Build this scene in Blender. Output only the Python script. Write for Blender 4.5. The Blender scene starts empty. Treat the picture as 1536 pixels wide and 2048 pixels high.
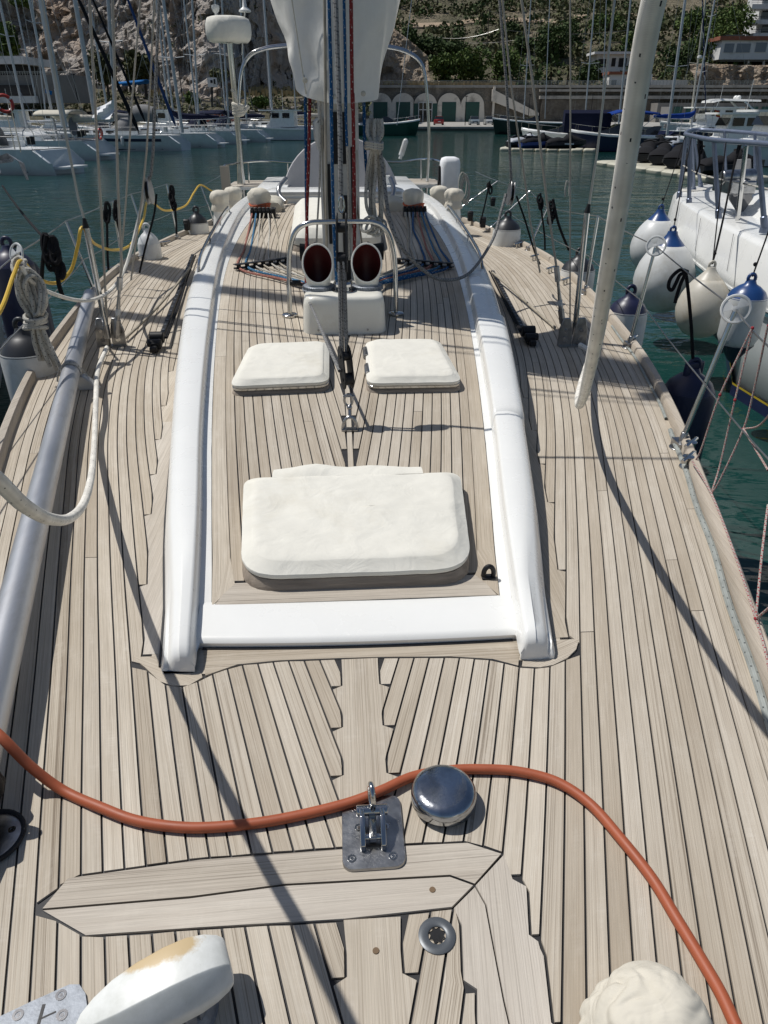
import bpy, bmesh, math, random
import numpy as np
from mathutils import Vector, Matrix, noise
random.seed(7)
R = math.radians
scene = bpy.context.scene
C = scene.collection
# ------------------------------------------------------------------ camera, sky, sun, exposure
CAMX, CAMZ, PITCH, YAW, FPX = -.03, 1.5, R(29.4), R(3.55), 1420.0
cam = bpy.data.cameras.new('camera'); cam.sensor_fit = 'VERTICAL'; cam.sensor_height = 36.0; cam.sensor_width = 27.0
cam.lens = FPX / 2048 * 36; cam.clip_start = .05; cam.clip_end = 3000
camo = bpy.data.objects.new('camera', cam); C.objects.link(camo)
camo.location = (CAMX, 0, CAMZ); camo.rotation_euler = (R(90) - PITCH, 0, -YAW)
scene.camera = camo
SH = Vector((.50, -.26, -1.0))                     # where the sunlight travels
sun_to = (-SH).normalized()
SUN_EL = math.asin(sun_to.z); SUN_AZ = math.atan2(sun_to.x, sun_to.y)
world = bpy.data.worlds.new('World'); scene.world = world; world.use_nodes = True
wn = world.node_tree.nodes; wl = world.node_tree.links
sky = wn.new('ShaderNodeTexSky'); sky.sky_type = 'NISHITA'; sky.sun_disc = False
sky.sun_elevation = SUN_EL; sky.sun_rotation = SUN_AZ
sky.air_density = 1.0; sky.dust_density = 1.0; sky.ozone_density = 1.0
bg = wn['Background']; bg.inputs['Strength'].default_value = .075
wl.new(sky.outputs[0], bg.inputs['Color'])
sl = bpy.data.lights.new('sun', 'SUN'); sl.energy = 4.4; sl.angle = R(.55); sl.color = (1.0, .97, .925)
so = bpy.data.objects.new('sun', sl); C.objects.link(so); so.location = (-20, 10, 40)
so.rotation_euler = (-SH).to_track_quat('Z', 'Y').to_euler()
scene.view_settings.view_transform = 'Standard'; scene.view_settings.look = 'None'
scene.view_settings.exposure = -.22; scene.view_settings.gamma = 1.0; scene.view_settings.use_curve_mapping = False
scene.render.engine = 'CYCLES'

# ------------------------------------------------------------------ measuring: photo pixel -> point in the place
def ray(px, py):
    u = (px - 768) / FPX; v = (1024 - py) / FPX
    f = math.cos(PITCH) + v * math.sin(PITCH); up = v * math.cos(PITCH) - math.sin(PITCH)
    return Vector((u * math.cos(YAW) + f * math.sin(YAW), -u * math.sin(YAW) + f * math.cos(YAW), up))
O = Vector((CAMX, 0, CAMZ))
def on(px, py, z=0.0):                                # on the level plane z
    r = ray(px, py); return O + r * ((z - CAMZ) / r.z)
def at(px, py, Y):                                    # on the upright plane Y metres aft
    r = ray(px, py); return O + r * (Y / r.y)
FWD = Vector((math.sin(YAW), math.cos(YAW), 0)); RGT = Vector((math.cos(YAW), -math.sin(YAW), 0))
def fw(px, py, d):                                    # on the upright plane d metres ahead of the viewer
    u = (px - 768) / FPX; v = (1024 - py) / FPX
    f = math.cos(PITCH) + v * math.sin(PITCH); up = v * math.cos(PITCH) - math.sin(PITCH)
    return O + RGT * (u / f * d) + FWD * d + Vector((0, 0, up / f * d))
def far(px, d, z=0.0):                                # a bearing, d metres ahead, at height z
    el = math.atan((z - CAMZ) / d); v = math.tan(PITCH + el); f = math.cos(PITCH) + v * math.sin(PITCH)
    p = O + RGT * ((px - 768) / FPX / f * d) + FWD * d; p.z = z; return p
def mpp(d): return d * math.cos(PITCH) / FPX          # metres per photo pixel at that range

def curve(T):                                         # smooth table lookup
    xs = np.array([t[0] for t in T], float); ys = np.array([t[1] for t in T], float)
    d = np.gradient(ys, xs)
    def f(x):
        x = min(max(x, xs[0]), xs[-1]); i = int(min(max(np.searchsorted(xs, x) - 1, 0), len(xs) - 2))
        h = xs[i + 1] - xs[i]; t = (x - xs[i]) / h
        return float((2*t**3-3*t**2+1)*ys[i] + (t**3-2*t*t+t)*h*d[i] + (-2*t**3+3*t*t)*ys[i+1] + (t**3-t*t)*h*d[i+1])
    return f

# ------------------------------------------------------------------ mesh builder
class MB:
    def __init__(s): s.v = []; s.f = []; s.uv = []; s.mi = []; s.m = 0
    def add(s, vs, fs, uvs=None):
        b = len(s.v); s.v += [tuple(v) for v in vs]
        for i, f in enumerate(fs):
            s.f.append([b + k for k in f]); s.uv.append(uvs[i] if uvs else None); s.mi.append(s.m)
        return s
    def box(s, c, d, rz=0.0, M=None):
        x, y, z = d[0] / 2, d[1] / 2, d[2] / 2
        vs = [Vector(p) for p in ((-x,-y,-z),(x,-y,-z),(x,y,-z),(-x,y,-z),(-x,-y,z),(x,-y,z),(x,y,z),(-x,y,z))]
        T = Matrix.Translation(Vector(c)) @ (M if M else Matrix.Rotation(rz, 4, 'Z'))
        return s.add([T @ v for v in vs], [(0,3,2,1),(4,5,6,7),(0,1,5,4),(1,2,6,5),(2,3,7,6),(3,0,4,7)])
    def tube(s, pts, r, n=8, caps=True, vs0=0.0):
        pts = [Vector(p) for p in pts]; k = len(pts)
        rs = r if isinstance(r, (list, tuple)) else [r] * k
        tang = [(pts[min(i + 1, k - 1)] - pts[max(i - 1, 0)]).normalized() for i in range(k)]
        t0 = tang[0]; a = Vector((0, 0, 1)) if abs(t0.z) < .9 else Vector((1, 0, 0))
        nv = t0.cross(a).normalized(); vs = []; L = [0.0]
        for i in range(k):
            t = tang[i]; nv = (nv - t * nv.dot(t)).normalized(); bv = t.cross(nv)
            for j in range(n):
                an = 2 * math.pi * j / n; vs.append(pts[i] + (nv * math.cos(an) + bv * math.sin(an)) * rs[i])
            if i: L.append(L[-1] + (pts[i] - pts[i - 1]).length)
        fs = []; uv = []
        for i in range(k - 1):
            for j in range(n):
                j2 = (j + 1) % n
                fs.append((i*n+j, i*n+j2, (i+1)*n+j2, (i+1)*n+j))
                uv.append(((L[i], j/n), (L[i], (j+1)/n), (L[i+1], (j+1)/n), (L[i+1], j/n)))
        if caps:
            fs.append(tuple(range(n))[::-1]); uv.append([(0, 0)] * n)
            fs.append(tuple((k-1)*n + j for j in range(n))); uv.append([(0, 0)] * n)
        return s.add(vs, fs, uv)
    def lathe(s, prof, n=24, c=(0,0,0), M=None):
        T = Matrix.Translation(Vector(c)) @ (M if M else Matrix.Identity(4)); vs = []; fs = []
        k = len(prof)
        for (r, z) in prof:
            for j in range(n):
                an = 2 * math.pi * j / n; vs.append(T @ Vector((r * math.cos(an), r * math.sin(an), z)))
        for i in range(k - 1):
            for j in range(n):
                j2 = (j + 1) % n; fs.append((i*n+j, i*n+j2, (i+1)*n+j2, (i+1)*n+j))
        if prof[0][0] > 1e-5: fs.append(tuple(range(n))[::-1])
        if prof[-1][0] > 1e-5: fs.append(tuple((k-1)*n + j for j in range(n)))
        return s.add(vs, fs)
    def loft(s, rings, closed=True, cap=True):
        n = len(rings[0]); vs = [v for r in rings for v in r]; fs = []
        for i in range(len(rings) - 1):
            for j in range(n if closed else n - 1):
                j2 = (j + 1) % n; fs.append((i*n+j, i*n+j2, (i+1)*n+j2, (i+1)*n+j))
        if closed and cap:
            fs.append(tuple(range(n))[::-1]); fs.append(tuple((len(rings)-1)*n + j for j in range(n)))
        return s.add(vs, fs)
    def prism(s, poly, z0, z1, M=None):
        n = len(poly); T = M if M else Matrix.Identity(4)
        a = sum(poly[i][0]*poly[(i+1)%n][1] - poly[(i+1)%n][0]*poly[i][1] for i in range(n))
        if a < 0: poly = poly[::-1]
        vs = [T @ Vector((p[0], p[1], z0)) for p in poly] + [T @ Vector((p[0], p[1], z1)) for p in poly]
        fs = [tuple(range(n))[::-1], tuple(range(n, 2*n))] + [(i, (i+1)%n, n+(i+1)%n, n+i) for i in range(n)]
        return s.add(vs, fs)
    def sphere(s, c, r, n=12, m=8, sc=(1,1,1)):
        return s.lathe([(r*math.sin(math.pi*i/m)*1.0 if 0 < i < m else 0.0, -r*math.cos(math.pi*i/m)*sc[2]) for i in range(m+1)], n, c, Matrix.Diagonal((sc[0], sc[1], 1, 1)))
    def build(s, name, mat, parent=None, smooth=40, bevel=0.0, seg=2, world_space=True):
        me = bpy.data.meshes.new(name); me.from_pydata(s.v, [], s.f)
        mats = mat if isinstance(mat, (list, tuple)) else [mat]
        for m in mats: me.materials.append(m)
        if len(mats) > 1: me.polygons.foreach_set('material_index', s.mi)
        if any(u is not None for u in s.uv):
            ul = me.uv_layers.new(name='UVMap'); flat = []
            for f, u in zip(s.f, s.uv):
                for i in range(len(f)):
                    flat += list(u[i]) if u else [0.0, 0.0]
            ul.data.foreach_set('uv', flat)
        me.validate(); me.update()
        if smooth:
            me.shade_smooth(); me.set_sharp_from_angle(angle=R(smooth))
        o = bpy.data.objects.new(name, me); C.objects.link(o)
        if parent:
            o.parent = parent
            p = parent; off = Vector((0, 0, 0))
            while p: off += p.location; p = p.parent
            if world_space: o.location = -off
        if bevel:
            b = o.modifiers.new('bevel', 'BEVEL'); b.width = bevel; b.segments = seg; b.limit_method = 'ANGLE'; b.angle_limit = R(30)
            b.harden_normals = False
        return o
def tag(o, label=None, cat=None, group=None, kind=None):
    if label: o['label'] = label
    if cat: o['category'] = cat
    if group: o['group'] = group
    if kind: o['kind'] = kind
    return o
def thing(name, label, cat, loc=(0,0,0), group=None):
    o = bpy.data.objects.new(name, None); C.objects.link(o); o.location = loc; o.empty_display_size = .2
    return tag(o, label, cat, group)
def dup(o, parent=None):
    c = o.copy(); C.objects.link(c)
    if parent: c.parent = parent
    for ch in list(o.children): dup(ch, c)
    return c
def spl(pts, k=8):                                    # Catmull-Rom through pts
    P = [Vector(p) for p in pts]; P = [P[0]*2 - P[1]] + P + [P[-1]*2 - P[-2]]; out = []
    for i in range(1, len(P) - 2):
        a, b, c, d = P[i-1], P[i], P[i+1], P[i+2]
        for j in range(k):
            t = j / k
            out.append(.5*((2*b) + (c-a)*t + (2*a-5*b+4*c-d)*t*t + (3*b-a-3*c+d)*t**3))
    out.append(P[-2]); return out
def seg_(a, b, n=2): return [Vector(a).lerp(Vector(b), i/(n-1)) for i in range(n)]
def sag(a, b, s, n=10): return [Vector(a).lerp(Vector(b), i/n) - Vector((0,0,4*s*(i/n)*(1-i/n))) for i in range(n+1)]
def rot_to(d): return Vector(d).to_track_quat('Z', 'Y').to_matrix().to_4x4()
def rrect(cx, cy, w, h, r, k=5):
    out = []
    for (sx, sy, a0) in ((1,1,0),(-1,1,90),(-1,-1,180),(1,-1,270)):
        for i in range(k + 1):
            a = R(a0 + 90*i/k); out.append((cx + sx*(w/2-r) + r*math.cos(a), cy + sy*(h/2-r) + r*math.sin(a)))
    return out

# ------------------------------------------------------------------ materials
MAT = {}
def new_mat(name):
    m = bpy.data.materials.new(name); m.use_nodes = True; MAT[name] = m
    return m, m.node_tree.nodes, m.node_tree.links, m.node_tree.nodes['Principled BSDF']
def N(ns, t, **kw):
    n = ns.new('ShaderNode' + t)
    for k, v in kw.items():
        if hasattr(n, k) and k not in n.inputs: setattr(n, k, v)
        else: n.inputs[k].default_value = v
    return n
def col4(c): return (c[0], c[1], c[2], 1)
def ramp(ns, stops):
    n = ns.new('ShaderNodeValToRGB'); e = n.color_ramp.elements
    while len(e) < len(stops): e.new(.5)
    for i, (p, c) in enumerate(stops):
        e[i].position = p; e[i].color = col4(c) if isinstance(c, (tuple, list)) else (c, c, c, 1)
    return n
def pm(name, col, rough=.5, metal=0.0, var=.12, vs=6.0, bump=0.0, bs=60.0, spec=.5, coat=0.0, dirt=None, dscale=3.0, stretch=(1,1,1), detail=5):
    """plain surface: colour varied by noise, fine relief, optional stains"""
    m, ns, L, b = new_mat(name)
    tc = N(ns, 'TexCoord'); mp = N(ns, 'Mapping', Scale=stretch); L.new(tc.outputs['Object'], mp.inputs[0])
    n1 = N(ns, 'TexNoise', Scale=vs, Detail=detail, Roughness=.6); L.new(mp.outputs[0], n1.inputs['Vector'])
    r1 = ramp(ns, [(.3, tuple(c*(1-var) for c in col)), (.7, tuple(min(1, c*(1+var)) for c in col))])
    L.new(n1.outputs[0], r1.inputs[0]); out = r1.outputs[0]
    if dirt:
        n2 = N(ns, 'TexNoise', Scale=dscale, Detail=8, Roughness=.68); L.new(mp.outputs[0], n2.inputs['Vector'])
        r2 = ramp(ns, [(.52, 0.0), (.72, 1.0)]); L.new(n2.outputs[0], r2.inputs[0])
        mx = N(ns, 'MixRGB'); mx.inputs[2].default_value = col4(dirt); L.new(r2.outputs[0], mx.inputs[0]); L.new(out, mx.inputs[1]); out = mx.outputs[0]
    L.new(out, b.inputs['Base Color'])
    b.inputs['Metallic'].default_value = metal; b.inputs['Specular IOR Level'].default_value = spec
    b.inputs['Coat Weight'].default_value = coat
    rr = N(ns, 'MapRange'); rr.inputs[3].default_value = max(.02, rough*.75); rr.inputs[4].default_value = min(1, rough*1.25)
    L.new(n1.outputs[0], rr.inputs[0]); L.new(rr.outputs[0], b.inputs['Roughness'])
    if bump:
        n3 = N(ns, 'TexNoise', Scale=bs, Detail=4); L.new(mp.outputs[0], n3.inputs['Vector'])
        bp = N(ns, 'Bump', Strength=bump, Distance=.01); L.new(n3.outputs[0], bp.inputs['Height']); L.new(bp.outputs[0], b.inputs['Normal'])
    return m
def teak_mat(name, base, dark, light):
    m, ns, L, b = new_mat(name)
    uv = N(ns, 'UVMap'); oi = N(ns, 'ObjectInfo')
    mu = N(ns, 'Math', operation='MULTIPLY'); mu.inputs[1].default_value = 91.7; L.new(oi.outputs['Random'], mu.inputs[0])
    cx = N(ns, 'CombineXYZ'); L.new(mu.outputs[0], cx.inputs[0]); L.new(mu.outputs[0], cx.inputs[1]); L.new(mu.outputs[0], cx.inputs[2])
    def noise_(sc, det, rough=.6, dist=0.0):
        mp = N(ns, 'Mapping', Scale=sc); L.new(uv.outputs[0], mp.inputs[0])
        ad = N(ns, 'VectorMath', operation='ADD'); L.new(mp.outputs[0], ad.inputs[0]); L.new(cx.outputs[0], ad.inputs[1])
        t = N(ns, 'TexNoise', Scale=1.0, Detail=det, Roughness=rough, Distortion=dist); L.new(ad.outputs[0], t.inputs['Vector']); return t
    grain = noise_((.9, 330, 1), 3, .55, .12); fine = noise_((9, 900, 1), 2); blot = noise_((7, 26, 1), 5, .65); cross = noise_((120, 10, 1), 3); big = noise_((1.1, 5, 1), 3)
    lo_ = ramp(ns, [(.36, dark), (.46, base), (.70, light)]); L.new(grain.outputs[0], lo_.inputs[0])
    sm = ramp(ns, [(.30, base), (.75, light)]); L.new(grain.outputs[0], sm.inputs[0])
    fr = N(ns, 'Math', operation='MULTIPLY'); fr.inputs[1].default_value = 7.31; L.new(oi.outputs['Random'], fr.inputs[0]); fr2 = N(ns, 'Math', operation='FRACT'); L.new(fr.outputs[0], fr2.inputs[0])
    sel = ramp(ns, [(.0, .08), (.5, .45), (1.0, 1.0)]); L.new(fr2.outputs[0], sel.inputs[0])
    r1 = N(ns, 'MixRGB'); L.new(sel.outputs[0], r1.inputs[0]); L.new(sm.outputs[0], r1.inputs[1]); L.new(lo_.outputs[0], r1.inputs[2])
    r2 = ramp(ns, [(.35, .72), (.62, 1.08)]); L.new(fine.outputs[0], r2.inputs[0])
    m1 = N(ns, 'MixRGB', blend_type='MULTIPLY'); m1.inputs[0].default_value = .55; L.new(r1.outputs[0], m1.inputs[1]); L.new(r2.outputs[0], m1.inputs[2])
    r3 = ramp(ns, [(.5, 0.0), (.75, .55)]); L.new(blot.outputs[0], r3.inputs[0])          # bleached, salty blotches
    rc = ramp(ns, [(.4, .35), (.7, 1.0)]); L.new(cross.outputs[0], rc.inputs[0])
    mm = N(ns, 'Math', operation='MULTIPLY'); L.new(r3.outputs[0], mm.inputs[0]); L.new(rc.outputs[0], mm.inputs[1])
    m2 = N(ns, 'MixRGB'); m2.inputs[2].default_value = (.62, .58, .515, 1); L.new(mm.outputs[0], m2.inputs[0]); L.new(m1.outputs[0], m2.inputs[1])
    r4 = ramp(ns, [(.3, (.83, .80, .76)), (.7, (1.10, 1.10, 1.10))]); L.new(big.outputs[0], r4.inputs[0])
    m3 = N(ns, 'MixRGB', blend_type='MULTIPLY'); m3.inputs[0].default_value = .8; L.new(m2.outputs[0], m3.inputs[1]); L.new(r4.outputs[0], m3.inputs[2])
    rv = ramp(ns, [(0, (.84, .81, .77)), (.3, (.95, .94, .92)), (.7, (1.0, 1.0, 1.0)), (1, (1.12, 1.12, 1.11))]); L.new(oi.outputs['Random'], rv.inputs[0])
    m4 = N(ns, 'MixRGB', blend_type='MULTIPLY'); m4.inputs[0].default_value = .85; L.new(m3.outputs[0], m4.inputs[1]); L.new(rv.outputs[0], m4.inputs[2])
    L.new(m4.outputs[0], b.inputs['Base Color']); b.inputs['Roughness'].default_value = .82; b.inputs['Specular IOR Level'].default_value = .25
    bp = N(ns, 'Bump', Strength=.35, Distance=.0015); L.new(grain.outputs[0], bp.inputs['Height']); L.new(bp.outputs[0], b.inputs['Normal'])
    return m
teak = teak_mat('weathered_teak', (.475, .42, .345), (.245, .205, .16), (.565, .515, .435))
teak_grey = teak_mat('silver_teak', (.49, .445, .385), (.20, .175, .15), (.575, .53, .465))
caulk = pm('black_caulk', (.016, .016, .018), .6, var=.3, vs=40)
gel = pm('white_gelcoat', (.80, .80, .77), .28, var=.025, vs=3, coat=.25)
gel_blue = pm('white_hull_gelcoat', (.70, .72, .72), .3, var=.04, vs=2, coat=.2, dirt=(.60, .62, .60), dscale=1.5)
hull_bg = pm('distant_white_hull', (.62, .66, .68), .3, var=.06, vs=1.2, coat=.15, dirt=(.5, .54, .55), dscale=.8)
cream = pm('cream_gelcoat', (.77, .75, .67), .35, var=.03, vs=4, coat=.2, dirt=(.66, .62, .52), dscale=6)
def canvas_mat(name, col, stain, fold=.5, fs=5.0):
    m, ns, L, b = new_mat(name)
    tc = N(ns, 'TexCoord')
    n1 = N(ns, 'TexNoise', Scale=9.0, Detail=7, Roughness=.65); L.new(tc.outputs['Object'], n1.inputs['Vector'])
    r1 = ramp(ns, [(.35, tuple(c*.93 for c in col)), (.62, col)]); L.new(n1.outputs[0], r1.inputs[0])
    n2 = N(ns, 'TexNoise', Scale=2.6, Detail=6, Roughness=.7); L.new(tc.outputs['Object'], n2.inputs['Vector'])
    r2 = ramp(ns, [(.55, 0.0), (.8, .6)]); L.new(n2.outputs[0], r2.inputs[0])
    mx = N(ns, 'MixRGB'); mx.inputs[2].default_value = col4(stain); L.new(r2.outputs[0], mx.inputs[0]); L.new(r1.outputs[0], mx.inputs[1])
    L.new(mx.outputs[0], b.inputs['Base Color']); b.inputs['Roughness'].default_value = .9; b.inputs['Specular IOR Level'].default_value = .15
    wv = N(ns, 'TexNoise', Scale=900.0, Detail=1); L.new(tc.outputs['Object'], wv.inputs['Vector'])
    b1 = N(ns, 'Bump', Strength=.12, Distance=.001); L.new(wv.outputs[0], b1.inputs['Height'])
    n3 = N(ns, 'TexNoise', Scale=fs, Detail=3, Distortion=1.4); L.new(tc.outputs['Object'], n3.inputs['Vector'])
    b2 = N(ns, 'Bump', Strength=fold, Distance=.03); L.new(n3.outputs[0], b2.inputs['Height']); L.new(b1.outputs[0], b2.inputs['Normal']); L.new(b2.outputs[0], b.inputs['Normal'])
    return m
canvas = canvas_mat('cream_canvas', (.74, .72, .645), (.60, .56, .46), .22, 7)
canvas_old = canvas_mat('beige_canvas', (.64, .60, .51), (.50, .45, .35), .3, 9)
sailcloth = canvas_mat('white_sail_cover', (.80, .79, .74), (.70, .68, .60), .3, 4)
def translucent(m, col, f):
    ns, L = m.node_tree.nodes, m.node_tree.links; b = ns['Principled BSDF']; o = ns['Material Output']
    t = N(ns, 'BsdfTranslucent'); t.inputs['Color'].default_value = col4(col); x = N(ns, 'MixShader'); x.inputs[0].default_value = f
    for l in b.inputs['Normal'].links: L.new(l.from_socket, t.inputs['Normal'])
    L.new(b.outputs[0], x.inputs[1]); L.new(t.outputs[0], x.inputs[2]); L.new(x.outputs[0], o.inputs['Surface'])
translucent(sailcloth, (.85, .82, .74), .18)
navy = canvas_mat('navy_canvas', (.010, .013, .034), (.016, .02, .045), .4, 3)
blue_cv = canvas_mat('bright_blue_canvas', (.010, .042, .22), (.014, .05, .24), .4, 3)
sky_cv = canvas_mat('sky_blue_canvas', (.015, .13, .36), (.02, .15, .34), .3, 3)
grey_cv = canvas_mat('grey_canvas', (.22, .22, .22), (.28, .27, .25), .4, 3)
black_cv = canvas_mat('black_canvas', (.016, .016, .018), (.03, .03, .033), .5, 4)
white_cv = canvas_mat('white_tarp', (.78, .79, .80), (.6, .6, .6), .4, 2)
bone = canvas_mat('bone_canvas', (.55, .52, .44), (.45, .42, .34), .4, 2)
steel = pm('stainless_steel', (.50, .50, .49), .13, 1.0, var=.08, vs=18, bump=.02, bs=40)
steel_worn = pm('worn_stainless_plate', (.36, .36, .36), .30, 1.0, var=.28, vs=22, bump=.06, bs=90, dirt=(.30, .31, .33), dscale=16)
chrome_cap = pm('scuffed_polished_steel', (.42, .44, .47), .16, 1.0, var=.35, vs=14, bump=.05, bs=120, dirt=(.22, .24, .28), dscale=9)
galv = pm('galvanised_plate', (.20, .22, .25), .5, .3, var=.3, vs=40, bump=.05, bs=140, dirt=(.30, .325, .36), dscale=40)
alu = pm('dull_aluminium', (.50, .51, .53), .42, .8, var=.10, vs=7, bump=.03, bs=50, dirt=(.36, .36, .37), dscale=7, stretch=(1, .3, 1))
alu_grey = pm('grey_painted_spar', (.44, .46, .48), .4, .3, var=.1, vs=3)
mast_white = pm('off_white_mast_paint', (.55, .54, .50), .4, var=.06, vs=5, dirt=(.42, .40, .36), dscale=4)
rail_blue = pm('grey_blue_rail_paint', (.17, .20, .27), .35, .4, var=.12, vs=8)
blk = pm('black_plastic', (.013, .013, .014), .5, var=.3, vs=20, bump=.05, bs=60, spec=.3)
blk_rub = pm('black_rubber', (.014, .014, .015), .75, var=.3, vs=20)
hose_mat = pm('orange_rubber', (.34, .082, .032), .55, var=.10, vs=16, bump=.03, bs=30, dirt=(.33, .085, .035), dscale=10)
yellow = pm('yellow_hose', (.62, .40, .04), .45, var=.1)
red_in = pm('maroon_cowl_lining', (.06, .006, .006), .5, var=.1)  # red darkened in the colour for the shade inside the cowl mouths
red_ring = pm('lifebuoy_red', (.45, .03, .02), .5, var=.1)
red_line = pm('red_cord', (.40, .07, .05), .8, var=.2)
fend_w = pm('fender_vinyl_white', (.60, .61, .60), .38, var=.07, vs=5, dirt=(.47, .46, .42), dscale=4)
fend_t = pm('fender_vinyl_stained', (.52, .49, .42), .42, var=.10, vs=5, dirt=(.40, .34, .24), dscale=5)
fend_b = pm('fender_blue', (.012, .05, .17), .32, var=.1)
fend_n = pm('fender_navy', (.012, .014, .045), .4, var=.2)
fend_k = pm('fender_black', (.02, .022, .026), .4, var=.2)
glass_dk = pm('dark_window_glass', (.012, .014, .016), .06, var=.2, spec=.8)
yellow_st = pm('yellow_stripe', (.55, .40, .03), .4)
navy_paint = pm('navy_paint', (.012, .016, .05), .3, var=.1)
teal_rub = pm('teal_rubbing_strake', (.05, .13, .16), .5, var=.1)
red_tape = pm('orange_red_cord', (.45, .10, .04), .8, var=.2)
def rope_mat(name, col, fleck=None, fr=18.0, braid=.5, thr=.3, dens=.2):
    m, ns, L, b = new_mat(name)
    uv = N(ns, 'UVMap'); sx = N(ns, 'SeparateXYZ'); L.new(uv.outputs[0], sx.inputs[0])
    def mth(op, a, c=None):
        n = N(ns, 'Math', operation=op)
        for i, x in enumerate((a, c)):
            if x is None: continue
            if isinstance(x, (int, float)): n.inputs[i].default_value = x
            else: L.new(x, n.inputs[i])
        return n.outputs[0]
    u, v = sx.outputs[0], sx.outputs[1]
    a1 = mth('SINE', mth('ADD', mth('MULTIPLY', u, 1400.0), mth('MULTIPLY', v, 6.2832*4)))
    a2 = mth('SINE', mth('SUBTRACT', mth('MULTIPLY', u, 1400.0), mth('MULTIPLY', v, 6.2832*4)))
    h = mth('MULTIPLY', a1, a2)
    bp = N(ns, 'Bump', Strength=braid*.6, Distance=.001); L.new(h, bp.inputs['Height']); L.new(bp.outputs[0], b.inputs['Normal'])
    tc = N(ns, 'TexCoord'); n1 = N(ns, 'TexNoise', Scale=14.0, Detail=5); L.new(tc.outputs['Object'], n1.inputs['Vector'])
    r1 = ramp(ns, [(.3, tuple(c*.8 for c in col)), (.7, tuple(min(1, c*1.12) for c in col))]); L.new(n1.outputs[0], r1.inputs[0])
    hr = ramp(ns, [(0, .72), (.6, 1.0)]); L.new(mth('ADD', mth('MULTIPLY', h, .5), .5), hr.inputs[0])
    mx = N(ns, 'MixRGB', blend_type='MULTIPLY'); mx.inputs[0].default_value = .6; L.new(r1.outputs[0], mx.inputs[1]); L.new(hr.outputs[0], mx.inputs[2]); out = mx.outputs[0]
    if fleck:
        fu = mth('MULTIPLY', u, fr); row = mth('FLOOR', fu); f1 = mth('FRACT', mth('ADD', fu, mth('MULTIPLY', v, .6)))
        f2 = mth('FRACT', mth('ADD', mth('MULTIPLY', v, 2.0), mth('MULTIPLY', row, .37)))
        k = mth('MULTIPLY', mth('LESS_THAN', f1, thr), mth('LESS_THAN', f2, dens))
        m2 = N(ns, 'MixRGB'); m2.inputs[2].default_value = col4(fleck); L.new(k, m2.inputs[0]); L.new(out, m2.inputs[1]); out = m2.outputs[0]
    L.new(out, b.inputs['Base Color']); b.inputs['Roughness'].default_value = .88; b.inputs['Specular IOR Level'].default_value = .15
    return m
rope_w = rope_mat('white_rope_black_fleck', (.78, .75, .68), (.03, .03, .035), 22.0, .5, .17, .05)
rope_thin = rope_mat('off_white_line', (.48, .46, .41), (.08, .08, .09), 60, .5, .3, .2)
rope_plain = rope_mat('beige_line', (.40, .36, .29))
rope_grey = rope_mat('grey_braided_line', (.26, .26, .255), (.08, .08, .085), 60, .9, .5, .4)
rope_gf = rope_mat('grey_flecked_line', (.32, .34, .32), (.09, .10, .10), 45, .6, .30, .13)
rope_bl = rope_mat('blue_line', (.018, .085, .21), (.45, .5, .5), 40, .5, .3, .16)
rope_rd = rope_mat('red_line', (.20, .03, .03), (.5, .45, .4), 40, .5, .3, .16)
rope_pk = rope_mat('faded_red_line', (.33, .14, .11), (.5, .4, .36), 40, .5, .3, .16)
rope_fb = rope_mat('faded_blue_line', (.05, .16, .28), (.5, .5, .48), 40, .5, .3, .16)
rope_k = rope_mat('black_line', (.014, .014, .016), None)
rope_rw = rope_mat('red_white_cord', (.42, .38, .34), (.32, .04, .05), 90, .4, .5, .5)
wire = pm('stay_wire', (.36, .36, .35), .35, .9, var=.1)
wire_tan = pm('tan_sheathed_stay', (.36, .33, .28), .5, .2, var=.1)
# ------------------------------------------------------------------ THE YACHT WE STAND ON (bow behind the camera, +Y runs aft)
WATER_Z = -1.35
w = curve([(-2.3,.03),(-1.6,.32),(-.8,.56),(0,.79),(.7,1.0),(1.2,1.15),(1.75,1.31),(2.14,1.425),(2.7,1.585),(3.67,1.85),(4.74,2.08),(5.34,2.17),(6.45,2.31),(8.5,2.43),(10,2.30),(11.5,2.05),(14.2,1.5)])
zr = curve([(1.0,.03),(1.78,.03),(2.0,.045),(3,.12),(4,.20),(5.5,.29),(7,.36),(10,.42),(12,.42)])
mo = curve([(1.6,.575),(1.78,.596),(2.5,.735),(3.3,.865),(4.3,1.01),(5.8,1.18),(7.6,1.28),(10.2,1.33),(11.2,1.28)])
mi = curve([(1.6,.495),(1.78,.515),(2.5,.605),(3.1,.69),(4.1,.81),(5.2,.925),(6.08,1.01),(8.0,1.12),(9.6,1.165),(11.2,1.12)])
rf = curve([(1.6,.45),(1.96,.49),(2.6,.58),(3.3,.675),(4.3,.795),(5.3,.90),(6.4,.985),(8,1.03),(9,1.02),(10.6,.98)])
yacht = thing('sailing_yacht', 'teak decked white sailing yacht seen from its own foredeck, filling the foreground', 'sailing yacht')
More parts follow.
